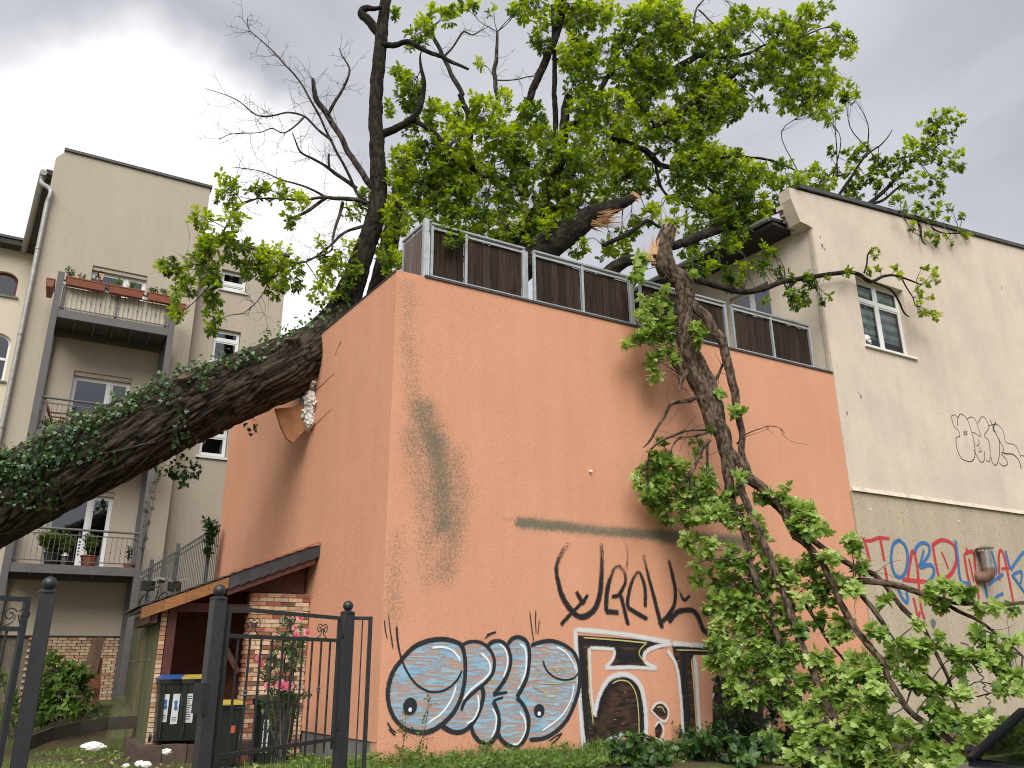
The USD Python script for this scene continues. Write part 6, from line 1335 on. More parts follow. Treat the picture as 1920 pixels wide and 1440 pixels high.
# ------------------------------------------------------------------ garden edge, planks, debris
e = [atY(55, 1380, 15.6), atY(100, 1363, 16.6), atY(150, 1352, 17.3), atY(205, 1345, 17.7), atY(284, 1340, 17.9)]
DARKWOOD = plain('dark_damp_timber', (.032, .024, .017), .85, .3, 5, .3, 40)
ed = thing("timber_edging", "low dark timber edging between the lawn and the raised bed", "edging", e[2])
for a, c in zip(e, e[1:]):
    put(ed, "edging_board", MB().bar(a - [0, 0, .12], c - [0, 0, .12], .05, .24), DARKWOOD)
pk = thing("plank_pile", "old planks leaning against the brick base behind the green shrub", "planks", atY(170, 1300, 20.3))
for x0, y0, x1, y1, w, m in ((152, 1310, 183, 1198, .22, ROUGHWOOD), (160, 1318, 190, 1196, .18, ROUGHWOOD), (163, 1320, 177, 1245, .10, REDPLANK), (175, 1322, 189, 1240, .09, REDPLANK), (183, 1318, 190, 1234, .06, REDPLANK), (150, 1318, 170, 1225, .12, ROUGHWOOD)):
    put(pk, "plank", MB().bar(atY(x0, y0, 20.0), atY(x1, y1, 21.0), w, .035, up=(.5, -.85, .1)), m)
put(pk, "cross_plank", MB().bar(atY(160, 1280, 19.9), atY(186, 1276, 20.0), .1, .3), REDPLANK)
pl_ = thing("white_chunk", "large oblong white chunk of broken insulation lying on the lawn", "debris", atY(175, 1405, 15.4))
put(pl_, "chunk", lump(atY(175, 1400, 15.4), (.21, .10, .07), 11, 4, .38, 1.1), PLASTERWHITE)
for k, (x, y, r_, lb) in enumerate(((313, 1409, .07, "small white chunk on the bare soil beside the step"), (262, 1432, .07, "white chunk at the bottom edge, right one of a close pair"), (274, 1434, .08, "white chunk at the bottom edge behind the gate post"), (236, 1436, .05, "smallest white chunk at the bottom edge of the lawn"), (279, 1338, .06, "white chunk lying on the timber edging by the shed"))):
    o = thing("white_chunk", lb, "debris", atY(x, y, 15.2 if k != 4 else 17.8)); put(o, "chunk", lump(atY(x, y, 15.2 if k != 4 else 17.8), (r_ * 1.1, r_ * .85, r_ * .7), 20 + k, 3, .4, 1.1), PLASTERWHITE)
# small brick path at the left bottom corner
pth = thing("brick_path", None, None, (-6, 11, 0), kind="structure")
for i_ in range(14):
    for j_ in range(10):
        c = atY(20, 1437, 13.6); x_, y_ = c[0] - 1.3 + i_ * .205 + (j_ % 2) * .1, c[1] - 1.0 + j_ * .105
        z_ = float(gz(x_, y_)) + .035
        put(pth, "paver", MB().hexa([(x_, y_, z_ - .06), (x_ + .197, y_, z_ - .06), (x_ + .197, y_ + .098, z_ - .06), (x_, y_ + .098, z_ - .06), (x_, y_, z_), (x_ + .197, y_, z_), (x_ + .197, y_ + .098, z_), (x_, y_ + .098, z_)]), BRICKS[2] if (i_ * 7 + j_ * 3) % 4 else BRICKS[3])
# ------------------------------------------------------------------ shrubs, roses, weeds, grass
def shrub(name, label, cat, blobs, Y, size, shape, m, base, dens=2.2, per=8, foot=None, dpt=1.0, group=None):
    c = atY(*(foot or (blobs[0][0], blobs[0][1] + blobs[0][3])), Y)
    t = thing(name, label, cat, c, group=group)
    sk = []
    b = MB()
    for (x, y, rx, ry) in blobs[:8]:
        P = spline([c + rng.normal(0, .04, 3), (c + atY(x, y, Y)) / 2 + rng.normal(0, .06, 3), atY(x, y, Y)], 5)
        b.tube(P, np.linspace(.014, .005, len(P)), 5); sk.append((P, np.full(len(P), .02)))
    put(t, "stem", b, TWIG)
    crown(t, np.array(blobs, float), lambda x, y: Y, sk, m, shape, size, per, dens, base, "leaves", depth=dpt, tw=.006)
    return t, c
shrub("shrub", "bright green leafy shrub in front of the brick base and planks", "shrub", [(105, 1255, 28, 26), (130, 1270, 30, 26), (95, 1285, 30, 28), (140, 1295, 28, 24), (110, 1315, 36, 24), (85, 1325, 26, 22), (155, 1255, 14, 14), (160, 1265, 12, 12), (75, 1345, 22, 16), (130, 1330, 26, 16), (100, 1235, 14, 10), (150, 1325, 16, 12)], 18.6, .15, SIMPLE, WEED, .6, 5.0, 9, (110, 1345))
shrub("shrub", "low weeds at the left edge behind the gate bars", "shrub", [(15, 1300, 22, 30), (40, 1320, 20, 24), (20, 1350, 24, 26), (48, 1350, 16, 18), (5, 1270, 16, 20)], 17.5, .13, SIMPLE, WEED, .5, 1.8, 8, (20, 1385))
shrub("shrub", "sparse ground weeds at the foot of the planks and board wall", "weeds", [(170, 1325, 12, 8), (185, 1320, 14, 10), (200, 1330, 10, 8), (190, 1345, 14, 6), (150, 1340, 14, 8)], 18.6, .08, SIMPLE, WEED, .35, 2.0, 6, (180, 1345))
rose, rc = shrub("rose_bush", "rose bush with pink blooms climbing behind the gate bars", "rose bush", [(545, 1172, 24, 14), (530, 1190, 20, 14), (560, 1200, 22, 16), (545, 1215, 24, 14), (510, 1235, 16, 20), (558, 1230, 16, 20), (500, 1255, 14, 12), (535, 1245, 18, 16), (510, 1275, 22, 14), (525, 1300, 34, 14), (545, 1310, 24, 16), (500, 1320, 16, 14), (530, 1335, 26, 16), (550, 1340, 12, 14), (510, 1360, 12, 16), (530, 1370, 14, 14), (575, 1300, 10, 10), (515, 1215, 12, 12)], 10.4, .068, SIMPLE, DARKLEAF, .66, 3.6, 7, (525, 1420), .9)
b = MB()
for x0, y0, x1, y1 in ((515, 1420, 505, 1290), (525, 1420, 530, 1270), (535, 1420, 545, 1250), (530, 1300, 508, 1230), (540, 1290, 552, 1190), (546, 1270, 565, 1165), (505, 1290, 490, 1240)):
    P = spline([atY(x0, y0, 10.4), atY((x0 + x1) / 2 + 6, (y0 + y1) / 2, 10.38), atY(x1, y1, 10.35)], 5); b.tube(P, np.linspace(.009, .004, len(P)), 5)
put(rose, "cane", b, ROUGHWOOD)
for x, y, r_ in ((564, 1159, .055), (556, 1193, .06), (577, 1186, .05), (486, 1233, .045), (491, 1246, .05), (503, 1286, .05), (527, 1285, .07), (542, 1287, .065), (530, 1231, .035), (553, 1177, .04)):
    c = atY(x, y, 10.25); pos, ax, nr, sz = [], [], [], []
    for ring, (n, el, rr) in enumerate(((5, .25, 1.0), (5, .65, .85), (4, 1.0, .6), (3, 1.3, .4))):
        for k in range(n):
            a = 6.283 * k / n + ring * .6; d_ = np.array([math.cos(a) * math.cos(el), -math.sin(el) * .75 - .1, math.sin(a) * math.cos(el) + .25 * math.sin(el)])
            pos.append(c); ax.append(unit(d_)); nr.append(unit(np.array([0, -1, .3]) - d_ * .3)); sz.append(r_ * (1.05 - .15 * ring))
    put(rose, "flower", pack(leaf_mesh(np.array(pos), np.array(ax), np.array(nr), np.array(sz), outline([(0, 0), (.3, .4), (.65, .5), (.92, .3), (1, 0)]), np.clip(rng.normal(.5, .2, len(pos)), 0, 1), .6, -.4)), PETAL)
# weeds along the foot of the front wall
def weedbed(name, label, n, fn, size, shape, m, hmax, base, blades=0):
    pos, ax, nr, tn = [], [], [], []
    while len(pos) < n:
        u, d_ = fn(); g = R.w(u, 0, d_); z0_ = float(gz(g[0], g[1]))
        hm = hmax * (.2 + 2.2 * float(meshkit.noise(np.array([u * 2.3, d_ * 1.9, 1.0]), 9)) ** 1.6) * (1.2 - .2 * d_)
        for _ in range(6):
            h = hm * rng.uniform(.0, 1) ** .7
            pos.append(g + [rng.normal(0, .06), rng.normal(0, .06), z0_ + h]); a = rng.uniform(0, 6.283)
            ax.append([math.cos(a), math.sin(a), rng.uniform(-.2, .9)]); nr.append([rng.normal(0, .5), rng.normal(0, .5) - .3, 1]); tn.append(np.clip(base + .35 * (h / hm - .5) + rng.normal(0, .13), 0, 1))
    pos, ax, nr, tn = map(np.array, (pos, ax, nr, tn))
    P = [leaf_mesh(pos, unit(ax), unit(nr), size * rng.uniform(.5, 1.3, len(pos)), shape, tn)]
    if blades:
        q = np.array([fn() for _ in range(blades)]); g = R.P + q[:, :1] * R.u + q[:, 1:] * R.n; g[:, 2] = gz(g[:, 0], g[:, 1])
        a = unit(np.stack([rng.normal(0, .25, blades), rng.normal(0, .25, blades), np.ones(blades)], 1))
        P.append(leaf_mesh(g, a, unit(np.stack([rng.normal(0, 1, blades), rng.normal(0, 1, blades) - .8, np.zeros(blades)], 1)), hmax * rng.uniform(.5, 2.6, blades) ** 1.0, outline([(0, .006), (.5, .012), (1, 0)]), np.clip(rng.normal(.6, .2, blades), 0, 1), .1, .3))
    return tag(put(None, name, pack(*P), m, kind="stuff"), label, None)
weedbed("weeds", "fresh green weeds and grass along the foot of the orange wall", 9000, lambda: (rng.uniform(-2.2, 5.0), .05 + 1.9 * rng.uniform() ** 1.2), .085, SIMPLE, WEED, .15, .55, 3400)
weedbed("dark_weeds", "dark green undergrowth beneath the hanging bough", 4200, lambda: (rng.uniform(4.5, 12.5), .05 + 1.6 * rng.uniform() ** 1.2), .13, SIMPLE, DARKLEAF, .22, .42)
BIGL = outline([(0, 0), (.12, .28), (.4, .36), (.75, .2), (1, 0)])
shrub("shrub", "dark leafy shrub before the black and white graffiti letter", "shrub", [(1165, 1405, 22, 16), (1190, 1395, 20, 16), (1175, 1425, 34, 16), (1215, 1420, 24, 16), (1240, 1405, 16, 16), (1232, 1430, 26, 12)], 15.6, .17, BIGL, DARKLEAF, .45, 2.6, 8, (1190, 1460))
shrub("shrub", "dark leafy shrub left of the hanging bough's lowest leaves", "shrub", [(1290, 1405, 24, 14), (1320, 1395, 24, 16), (1350, 1400, 26, 18), (1385, 1400, 28, 20), (1305, 1428, 34, 12), (1350, 1430, 34, 12), (1400, 1425, 34, 16), (1430, 1400, 24, 22)], 16.0, .17, BIGL, DARKLEAF, .38, 2.6, 8, (1350, 1460))
shrub("ivy_bush", "dark ivy climbing the wall behind the hanging bough", "ivy", [(1350, 1290, 10, 24), (1352, 1340, 10, 30), (1370, 1320, 18, 30), (1395, 1340, 24, 34), (1420, 1370, 24, 26), (1440, 1330, 22, 34), (1400, 1290, 24, 22), (1460, 1370, 22, 26), (1380, 1375, 22, 18), (1345, 1375, 10, 20)], 17.6, .12, IVYL, IVY, .32, 2.2, 8, (1400, 1440))
def stalk(label, x0, y0, x1, y1, Y, n):
    a, c = atY(x0, y0, Y), atY(x1, y1, Y); t = thing("weed_stalk", label, "weed", a)
    P = spline([a, (a + c) / 2 + [.03, 0, 0], c], 6); b = MB().tube(P, np.linspace(.008, .003, len(P)), 5)
    pos, D = [], []
    for k in range(n):
        s = rng.uniform(.05, 1); p = P[int(s * (len(P) - 1))]; q = p + rng.normal(0, .09 * (1.2 - s), 3) + [0, 0, .05]; b.tube([p, q], .003, 3); pos.append(q); D.append(unit(q - p))
    put(t, "stem", b, ROUGHWOOD); put(t, "leaves", pack(leaf_pack(np.array(pos), np.array(D), 3, .055, SIMPLE, .42)), WEED, kind="stuff")
stalk("thin weed stalk rising left in front of the first bubble letter's eye", 752, 1412, 760, 1338, 14.3, 14)
stalk("thin seeding weed stalk in front of the first bubble letter", 783, 1412, 805, 1312, 14.3, 24)
stalk("short weed stalk below the gap between the two graffiti pieces", 1062, 1435, 1065, 1396, 15.0, 10)
# lawn
n = 15000
gx, gy = rng.uniform(-9.5, -3.0, n), rng.uniform(12.2, 18.2, n)
keep = (meshkit.fbm(np.stack([gx * .9, gy * .9, 0 * gx], -1), 3, 4) + .10 * (gy < 15.2) - .22 * ((gx > -6.4) & (gy > 14.8)) > .47)
gx, gy = gx[keep], gy[keep]; n = len(gx)
pos = np.stack([gx, gy, gz(gx, gy) + .0], -1)
a = unit(np.stack([rng.normal(0, .5, n), rng.normal(0, .5, n), np.ones(n) * .9], 1))
tag(put(None, "lawn", pack(leaf_mesh(pos, a, unit(np.stack([rng.normal(0, 1, n), rng.normal(0, 1, n) - 1, .4 * np.ones(n)], 1)), rng.uniform(.05, .13, n), outline([(0, .03), (.5, .06), (1, 0)]), np.clip(rng.normal(.5, .22, n), 0, 1), .1, .5)), GRASS, kind="stuff"), "thin mown grass of the small lawn by the gate")
n = 420
gx, gy = rng.uniform(-9, -3.2, n), rng.uniform(13.0, 18, n)
pos = np.stack([gx, gy, gz(gx, gy) + .04], -1); a = unit(np.stack([rng.normal(0, 1, n), rng.normal(0, 1, n), rng.normal(0, .3, n)], 1))
tag(put(None, "fallen_leaves", pack(leaf_mesh(pos, a, unit(np.stack([rng.normal(0, .3, n), rng.normal(0, .3, n), np.ones(n)], 1)), rng.uniform(.06, .13, n), OAK, np.clip(rng.normal(.75, .2, n), 0, 1))), LEAFH, kind="stuff"), "torn green leaves scattered on the lawn and soil")
# ------------------------------------------------------------------ sprayed graffiti
def paint(name, col, soft=.5, grain=70.0, gain=3.5, off=.30, rough=.6, stretch=(1, 1, 1), col2=None, rot=(0, 0, 0), hatch=None):
    n = {"a": ("attribute", {"attribute": "tint"}), "g": ("geometry", {}), "m": ("mapping", {"scale": stretch, "rotation": rot}), "n": ("noise_texture", {"scale": grain, "detail": 4.0, "roughness": .7}), "mr": ("map_range", {"from_min": .3, "from_max": .7, "to_min": -soft, "to_max": soft}),
         "ad": ("math", {"math_type": "add"}), "cl": ("map_range", {"range_type": "smoothstep", "from_min": off, "from_max": off + 1 / gain, "clamp": True}), "t": ("transparent_bsdf", {}), "nb": ("noise_texture", {"scale": 50.0, "detail": 4.0}), "b": ("bump", {"strength": .5, "distance": .03}),
         "n5": ("noise_texture", {"scale": hatch or 3.0, "detail": 7.0 if hatch else 5.0}), "r5": ("rgb_ramp", {"ramp": [(.35, col), (.65, col2 or col)]}), "p": ("principled_bsdf", {"roughness": rough, "specular_ior_level": .3}), "x": ("mix_closure", {})}
    return mat(name, n, [("g.position", "m.vector"), ("m.vector", "n.vector"), ("n.fac", "mr.value"), ("mr.result", "ad.value1"), ("a.fac", "ad.value2"), ("ad.value", "cl.value"), ("cl.result", "x.fac"), ("g.position", "nb.vector"), ("nb.fac", "b.height"), ("b.normal", "p.normal"),
        ("m.vector" if hatch else "g.position", "n5.vector"), ("n5.fac", "r5.fac"), ("r5.color", "p.base_color"), ("t.BSDF", "x.closure1"), ("p.BSDF", "x.closure2")], "x.closure")
INKBLACK = paint("spray_black", (.016, .015, .016), .55, 45, 1.9, .22)
INKOUT = paint("spray_outline", (.022, .024, .03), .35, 55, 2.4, .26)
INKBROWN = paint("spray_hatch_black", (.010, .009, .008), .5, 5, 4, .12, stretch=(1.2, 1.2, 5.0), col2=(.075, .038, .022), rot=(0, .7, 0), hatch=3.2)
INKWHITE = paint("spray_white", (.66, .65, .64), .6, 45, 2.0, .25)
INKHI = paint("spray_highlight", (.80, .85, .88), .25, 60)
INKYEL = paint("spray_yellow", (.50, .44, .16), .35, 60)
INKBLU = paint("spray_blue_fill", (.24, .47, .64), .95, 4.5, 2.6, .45, stretch=(.5, .5, 4.6), col2=(.40, .48, .53))
INKGREY = paint("spray_grey_fill", (.40, .39, .40), .95, 5.5, 3.0, .42, stretch=(.9, .9, 8.5))
TAGRED = paint("spray_red", (.50, .045, .05), .3, 55)
TAGBLUE = paint("spray_tag_blue", (.045, .16, .40), .3, 55)
THIN = paint("marker_black", (.03, .03, .03), .35, 60)
WK = {'black_tag': 1.5, 'outline': .88, 'white_edge': .95, 'highlight': .8, 'thin_line': .9, 'red_graffiti': 1.4, 'blue_graffiti': 1.4}
def ribbon(b, pl, pts, w, d_, fade=None, per=5, straight=False, closed=False):
    q = np.array([pl.px(*p) for p in pts])
    if not straight and len(q) > 2: q = spline(q, per)
    L_ = np.concatenate([[0], np.cumsum(np.hypot(*np.diff(q, axis=0).T))]); m = max(int(L_[-1] / .05), len(q), 4)
    s = np.linspace(0, L_[-1], m); q = np.stack([np.interp(s, L_, q[:, k]) for k in (0, 1)], 1)
    t = np.gradient(q, axis=0); t /= np.maximum(np.hypot(*t.T)[:, None], 1e-9); nn = np.stack([-t[:, 1], t[:, 0]], 1)
    f_ = np.ones(m) if fade is None else np.interp(np.linspace(0, 1, m), np.linspace(0, 1, len(fade)), fade)
    cols, tv = (-1, -.55, 0, .55, 1), (0.0, .72, 1.0, .72, 0.0)
    wv = w * (.88 + .24 * meshkit.noise(np.stack([s * 2.3, 0 * s + d_ * 999, 0 * s], -1), 3))
    for k in range(1):
        P = q[:, None] + nn[:, None] * np.array(cols)[None, :, None] * wv[:, None, None]
        V = pl.P + P[..., :1] * pl.u + P[..., 1:] * np.array([0, 0, 1.0]) + pl.n * d_
        # rounded ends
        T = np.array(tv)[None] * f_[:, None]; T[0] = T[0] * .35; T[-1] = T[-1] * .35
        i_, j_ = np.meshgrid(np.arange(m - 1), np.arange(4), indexing="ij")
        b.add(V.reshape(-1, 3), np.stack([i_ * 5 + j_, (i_ + 1) * 5 + j_, (i_ + 1) * 5 + j_ + 1, i_ * 5 + j_ + 1], -1).reshape(-1, 4), np.maximum(T, .001).ravel())
def strokes(parent, name, pl, lst, m, d0_, label=None):
    for k, (pts, w, *fd) in enumerate(lst):
        b = MB(); ribbon(b, pl, pts, w * WK.get(name, 1), d0_ + k * .0004, *(fd or ()))
        put(parent, name, b, m, label=label)
def area(parent, name, pl, pts, m, d_, edge=.06, label=None, smooth=True):
    q = np.array([pl.px(*p) for p in pts])
    if smooth: q = spline(np.vstack([q, q[:1]]), 5)[:-1]
    pg = Polygon(q).buffer(0)
    inner = pg.buffer(-edge)
    b = MB()
    g = max(getattr(pg, "geoms", [pg]), key=lambda x: x.area)
    v, f = trimesh.creation.triangulate_polygon(Polygon(g.exterior).simplify(.01), engine="earcut")
    b.add(pl.P + v[:, :1] * pl.u + v[:, 1:2] * np.array([0, 0, 1.0]) + pl.n * d_, f, np.full(len(v), .62))
    return put(parent, name, b, m, label=label)
Cx = lambda s, o, w: [(o[0] + w * a, o[1] + w * c) for a, c in s]
k1 = lambda *s: Cx(s, (700, 1140), .36458)
# the blue bubble letters
O1 = k1((455, 190), (410, 170), (350, 160), (280, 170), (210, 200), (150, 260), (100, 330), (75, 420), (80, 500), (110, 570), (160, 620), (230, 640), (290, 635), (350, 600), (410, 540), (450, 460), (470, 360), (470, 260), (455, 190))
whole = k1((455, 185), (410, 168), (350, 160), (280, 170), (210, 200), (150, 260), (100, 330), (75, 420), (80, 500), (110, 570), (160, 620), (230, 640), (290, 635), (345, 602), (390, 630), (440, 640), (500, 600), (515, 650), (550, 690), (590, 700), (630, 665), (640, 640), (655, 675), (690, 705), (730, 715), (775, 680), (800, 675), (870, 670), (930, 640), (990, 580), (1030, 500), (1055, 420), (1060, 350), (1055, 290), (1030, 230), (980, 190), (920, 170), (860, 175), (805, 195), (780, 165), (745, 150), (710, 160), (690, 185), (650, 170), (610, 175), (585, 200), (545, 175), (490, 175))
g1 = area(orange, "bubble_graffiti", R, whole, INKGREY, .004, label="blue and grey bubble letter graffiti with black outlines and eyes")
area(g1, "blue_fill", R, whole, INKBLU, .006)
w1 = .065
strokes(g1, "outline", R, [(O1, w1), (k1((440, 200), (490, 175), (545, 175), (590, 205), (620, 260), (615, 330), (580, 380), (520, 430), (470, 480), (450, 530)), .05), (k1((345, 600), (390, 630), (440, 640), (490, 615), (530, 560), (555, 500), (565, 440), (552, 395)), w1),
    (k1((585, 200), (610, 175), (650, 170), (685, 195), (705, 250), (700, 310), (675, 370), (640, 420), (615, 450)), w1 * .9), (k1((612, 450), (650, 440), (688, 434)), .045), (k1((612, 480), (640, 468), (668, 460)), .04), (k1((615, 478), (640, 540), (645, 600), (630, 660), (590, 700), (550, 690), (515, 650), (500, 600)), w1),
    (k1((690, 190), (710, 160), (745, 150), (780, 165), (800, 210), (800, 280), (790, 350), (765, 410), (735, 462)), w1), (k1((735, 460), (770, 500), (795, 560), (795, 620), (775, 680), (730, 715), (690, 705), (655, 675), (640, 640)), w1), (k1((805, 195), (860, 175), (920, 170), (980, 190), (1030, 230), (1055, 290), (1060, 350), (1055, 420), (1030, 500), (990, 580), (930, 640), (870, 670), (800, 677)), w1)], INKOUT, .008)
strokes(g1, "thin_line", R, [(k1((118, 90), (125, 180), (150, 280), (200, 370), (260, 420), (320, 432), (380, 415), (430, 370), (455, 320)), .03), (k1((870, 270), (890, 320), (930, 355), (980, 370), (1030, 360), (1055, 330)), .028), (k1((55, 60), (60, 110), (70, 160)), .015), (k1((75, 20), (85, 110), (100, 210)), .02, (.5, .8, 1)), (k1((570, 158), (600, 135), (632, 124)), .02), (k1((578, 140), (605, 128), (630, 122)), .016), (k1((70, 585), (90, 620), (115, 640)), .02), (k1((78, 620), (95, 640), (112, 655)), .02), (k1((910, 702), (945, 672), (970, 640)), .022), (k1((900, 685), (935, 660), (965, 645)), .018),
    (k1((803, 20), (812, 100), (824, 178)), .016), (k1((833, 10), (832, 70), (835, 130)), .016), (k1((852, 60), (848, 100), (843, 138)), .014)], INKOUT, .0125)
strokes(g1, "highlight", R, [(k1((300, 205), (350, 200), (400, 215), (435, 250), (445, 275)), .032), (k1((425, 400), (400, 470), (350, 540), (280, 590)), .03), (k1((550, 230), (590, 270), (600, 320), (575, 360), (500, 420), (460, 470)), .032), (k1((645, 182), (680, 220), (688, 290), (665, 360)), .028), (k1((750, 180), (782, 220), (780, 330), (740, 420)), .032), (k1((535, 445), (540, 510), (515, 570), (475, 595)), .028), (k1((610, 515), (630, 560), (625, 620), (605, 665)), .028), (k1((750, 530), (775, 570), (780, 630), (745, 695), (715, 700)), .028),
    (k1((940, 200), (990, 230), (1030, 290), (1035, 320)), .03), (k1((1030, 390), (1015, 470), (960, 560), (865, 632)), .028)], INKHI, .014)
def disc(parent, name, pl, c, rx, ry, m, d_, ramp=(.8, .8)):
    q = pl.px(*c); ex_, ey = abs(pl.px(c[0] + rx, c[1])[0] - q[0]), abs(pl.px(c[0], c[1] + ry)[1] - q[1]); n = 22
    V = [pl.w(*q, d_)] + [pl.w(q[0] + ex_ * f_ * math.cos(a), q[1] + ey * f_ * math.sin(a), d_) for f_ in (.8, 1.0) for a in np.linspace(0, 6.283, n + 1)[:-1]]
    F = [[0, 1 + i_, 1 + (i_ + 1) % n] for i_ in range(n)]
    for i_ in range(n): j_ = (i_ + 1) % n; F += [[1 + i_, 1 + n + i_, 1 + n + j_], [1 + i_, 1 + n + j_, 1 + j_]]
    return put(parent, name, MB().add(V, F, np.array([1.0] + [.9] * n + [.0] * n)), m)
for c, rx, ry, wc in (((768.2, 1324), 14.5, 18.5, (768.2, 1330.5)), ((1010, 1332.5), 11, 14.5, (1010, 1338))):
    disc(g1, "eye", R, c, rx, ry, INKOUT, .0195); disc(g1, "eye_glint", R, wc, 3.6, 4.6, INKHI, .021)
strokes(g1, "yellow_scribble", R, [(k1((815, 290), (860, 330), (815, 390), (870, 430)), .012), (k1((890, 300), (905, 330), (920, 300), (940, 330), (960, 300), (985, 325), (1000, 300)), .012), (k1((875, 385), (930, 390), (985, 380), (1035, 378)), .012), (k1((890, 400), (880, 450), (940, 455), (935, 400)), .012), (k1((745, 350), (755, 380), (745, 400)), .012), (k1((600, 360), (625, 400)), .01)], INKYEL, .0225)
# the black and white letters
blk = area(orange, "block_graffiti", R, k1((1052, 140), (1200, 150), (1350, 160), (1515, 182), (1440, 205), (1400, 235), (1395, 272), (1445, 305), (1195, 302), (1240, 250), (1245, 212), (1108, 208), (1112, 420), (1130, 545), (1165, 440), (1210, 370), (1262, 348), (1320, 355), (1368, 410), (1390, 520), (1396, 640), (1390, 715), (1330, 690), (1280, 655), (1215, 675), (1150, 730), (1095, 780), (1068, 520)), INKBROWN, .004, smooth=False, label="black lettering with white edges and yellow lines beside the bubble letters")
area(blk, "second_letter", R, k1((1535, 195), (1760, 205), (1900, 215), (1900, 245), (1645, 240), (1640, 300), (1655, 480), (1672, 790), (1600, 790), (1592, 600), (1575, 380), (1550, 280)), INKBROWN, .004, smooth=False)
area(blk, "third_letter", R, k1((1745, 480), (1760, 400), (1800, 355), (1880, 345), (1960, 360), (2000, 500), (2000, 800), (1770, 800)), INKBROWN, .004)
area(blk, "drop", R, k1((1430, 530), (1450, 495), (1485, 495), (1512, 530), (1505, 570), (1480, 570), (1450, 555)), INKBROWN, .005)
area(blk, "drop", R, k1((1448, 620), (1470, 590), (1485, 630), (1470, 670), (1450, 660)), INKBROWN, .005)
ww = .075
strokes(blk, "dark_shading", R, [(k1((1060, 150), (1075, 300), (1085, 500), (1100, 760)), .10), (k1((1060, 165), (1250, 175), (1400, 190), (1500, 190)), .09), (k1((1240, 215), (1300, 250), (1390, 240)), .15), (k1((1545, 210), (1650, 218), (1760, 222)), .07), (k1((1590, 230), (1610, 500), (1625, 780)), .10), (k1((1150, 560), (1190, 440), (1260, 375), (1330, 390), (1375, 500), (1385, 690)), .07)], INKBLACK, .007)
strokes(blk, "white_edge", R, [(k1((1035, 105), (1052, 350), (1070, 600), (1090, 800)), ww), (k1((1035, 110), (1200, 125), (1350, 145), (1530, 178)), ww), (k1((1108, 205), (1180, 208), (1242, 214)), ww * .7), (k1((1242, 214), (1230, 262), (1188, 310)), ww * .7), (k1((1188, 310), (1320, 305), (1460, 312)), ww * .8), (k1((1460, 312), (1395, 275), (1402, 225), (1470, 195), (1535, 185)), ww * .85), (k1((1108, 205), (1112, 330), (1116, 430), (1132, 555)), ww * .8), (k1((1132, 560), (1160, 450), (1205, 370), (1262, 343), (1322, 350), (1372, 402), (1396, 500), (1402, 600), (1396, 725)), ww), (k1((1285, 650), (1212, 680), (1150, 735), (1090, 800)), ww),
    (k1((1535, 182), (1650, 190), (1770, 198), (1900, 205)), ww), (k1((1510, 215), (1558, 300), (1578, 450), (1590, 650), (1592, 785)), ww * .8), (k1((1640, 255), (1655, 290), (1668, 500), (1682, 700)), ww), (k1((1430, 520), (1455, 490), (1490, 490), (1517, 530), (1505, 580), (1475, 575), (1420, 520)), .035), (k1((1445, 610), (1470, 585), (1492, 630), (1475, 680), (1448, 665)), .03), (k1((1590, 790), (1630, 795), (1680, 780)), .05), (k1((1740, 470), (1760, 395), (1800, 348), (1890, 335)), .04)], INKWHITE, .010)
strokes(blk, "yellow_line", R, [(k1((1078, 152), (1250, 165), (1405, 180)), .02), (k1((1405, 178), (1372, 210), (1365, 240), (1395, 282)), .016), (k1((1100, 222), (1110, 400), (1128, 600)), .016), (k1((1225, 388), (1265, 372), (1315, 385), (1350, 450), (1362, 560), (1364, 690)), .018), (k1((1555, 216), (1650, 218), (1745, 222)), .018), (k1((1632, 262), (1648, 450), (1662, 690)), .018), (k1((1455, 510), (1480, 510), (1497, 540)), .014)], INKYEL, .0185)
# the tall black tag above
k2 = lambda *s: Cx(s, (1000, 1000), .208333)
strokes(orange, "black_tag", R, [(k2((320, 80), (240, 200), (205, 320), (225, 450), (260, 570), (330, 680), (400, 745), (470, 745), (550, 680), (595, 560), (610, 400), (615, 200), (610, 80)), .052, (.25, .6, .95, 1, 1, 1, .95, .7, .4)), (k2((240, 830), (330, 730), (430, 630), (495, 550)), .035), (k2((385, 520), (420, 590), (460, 640)), .045), (k2((690, 400), (662, 520), (655, 690), (700, 706), (770, 715)), .05), (k2((690, 415), (720, 330), (765, 295), (815, 345), (828, 430), (800, 500), (760, 560), (700, 570)), .042, (.8, .5, .5, .8, 1, 1)), (k2((780, 540), (820, 700), (852, 835)), .045),
    (k2((1005, 670), (1000, 480), (945, 350), (880, 450), (845, 640), (900, 700), (1030, 775)), .042, (1, .9, .6, .9, 1, 1)), (k2((985, 180), (1030, 370), (1080, 560), (1120, 720), (1160, 860)), .045, (.35, .7, 1, 1, 1)), (k2((1215, 230), (1250, 380), (1275, 520), (1265, 640), (1210, 740), (1120, 820)), .045, (.6, 1, 1, 1, 1)), (k2((1210, 800), (1290, 710), (1370, 690), (1440, 700), (1490, 770), (1530, 870), (1600, 900), (1760, 910)), .055), (k2((1300, 490), (1330, 560), (1360, 600), (1410, 555)), .035, (.3, .6, 1, .8)),
    (k2((830, 80), (845, 200), (835, 330)), .03, (.2, .4, .5)), (k2((1580, 700), (1640, 715), (1700, 720)), .014), (k2((1640, 720), (1630, 780)), .012), (k2((1690, 725), (1675, 770), (1700, 800)), .012), (k2((1570, 870), (1640, 845), (1760, 840)), .014)], INKBLACK, .009, label="thin black sprayed tag above the block letters")
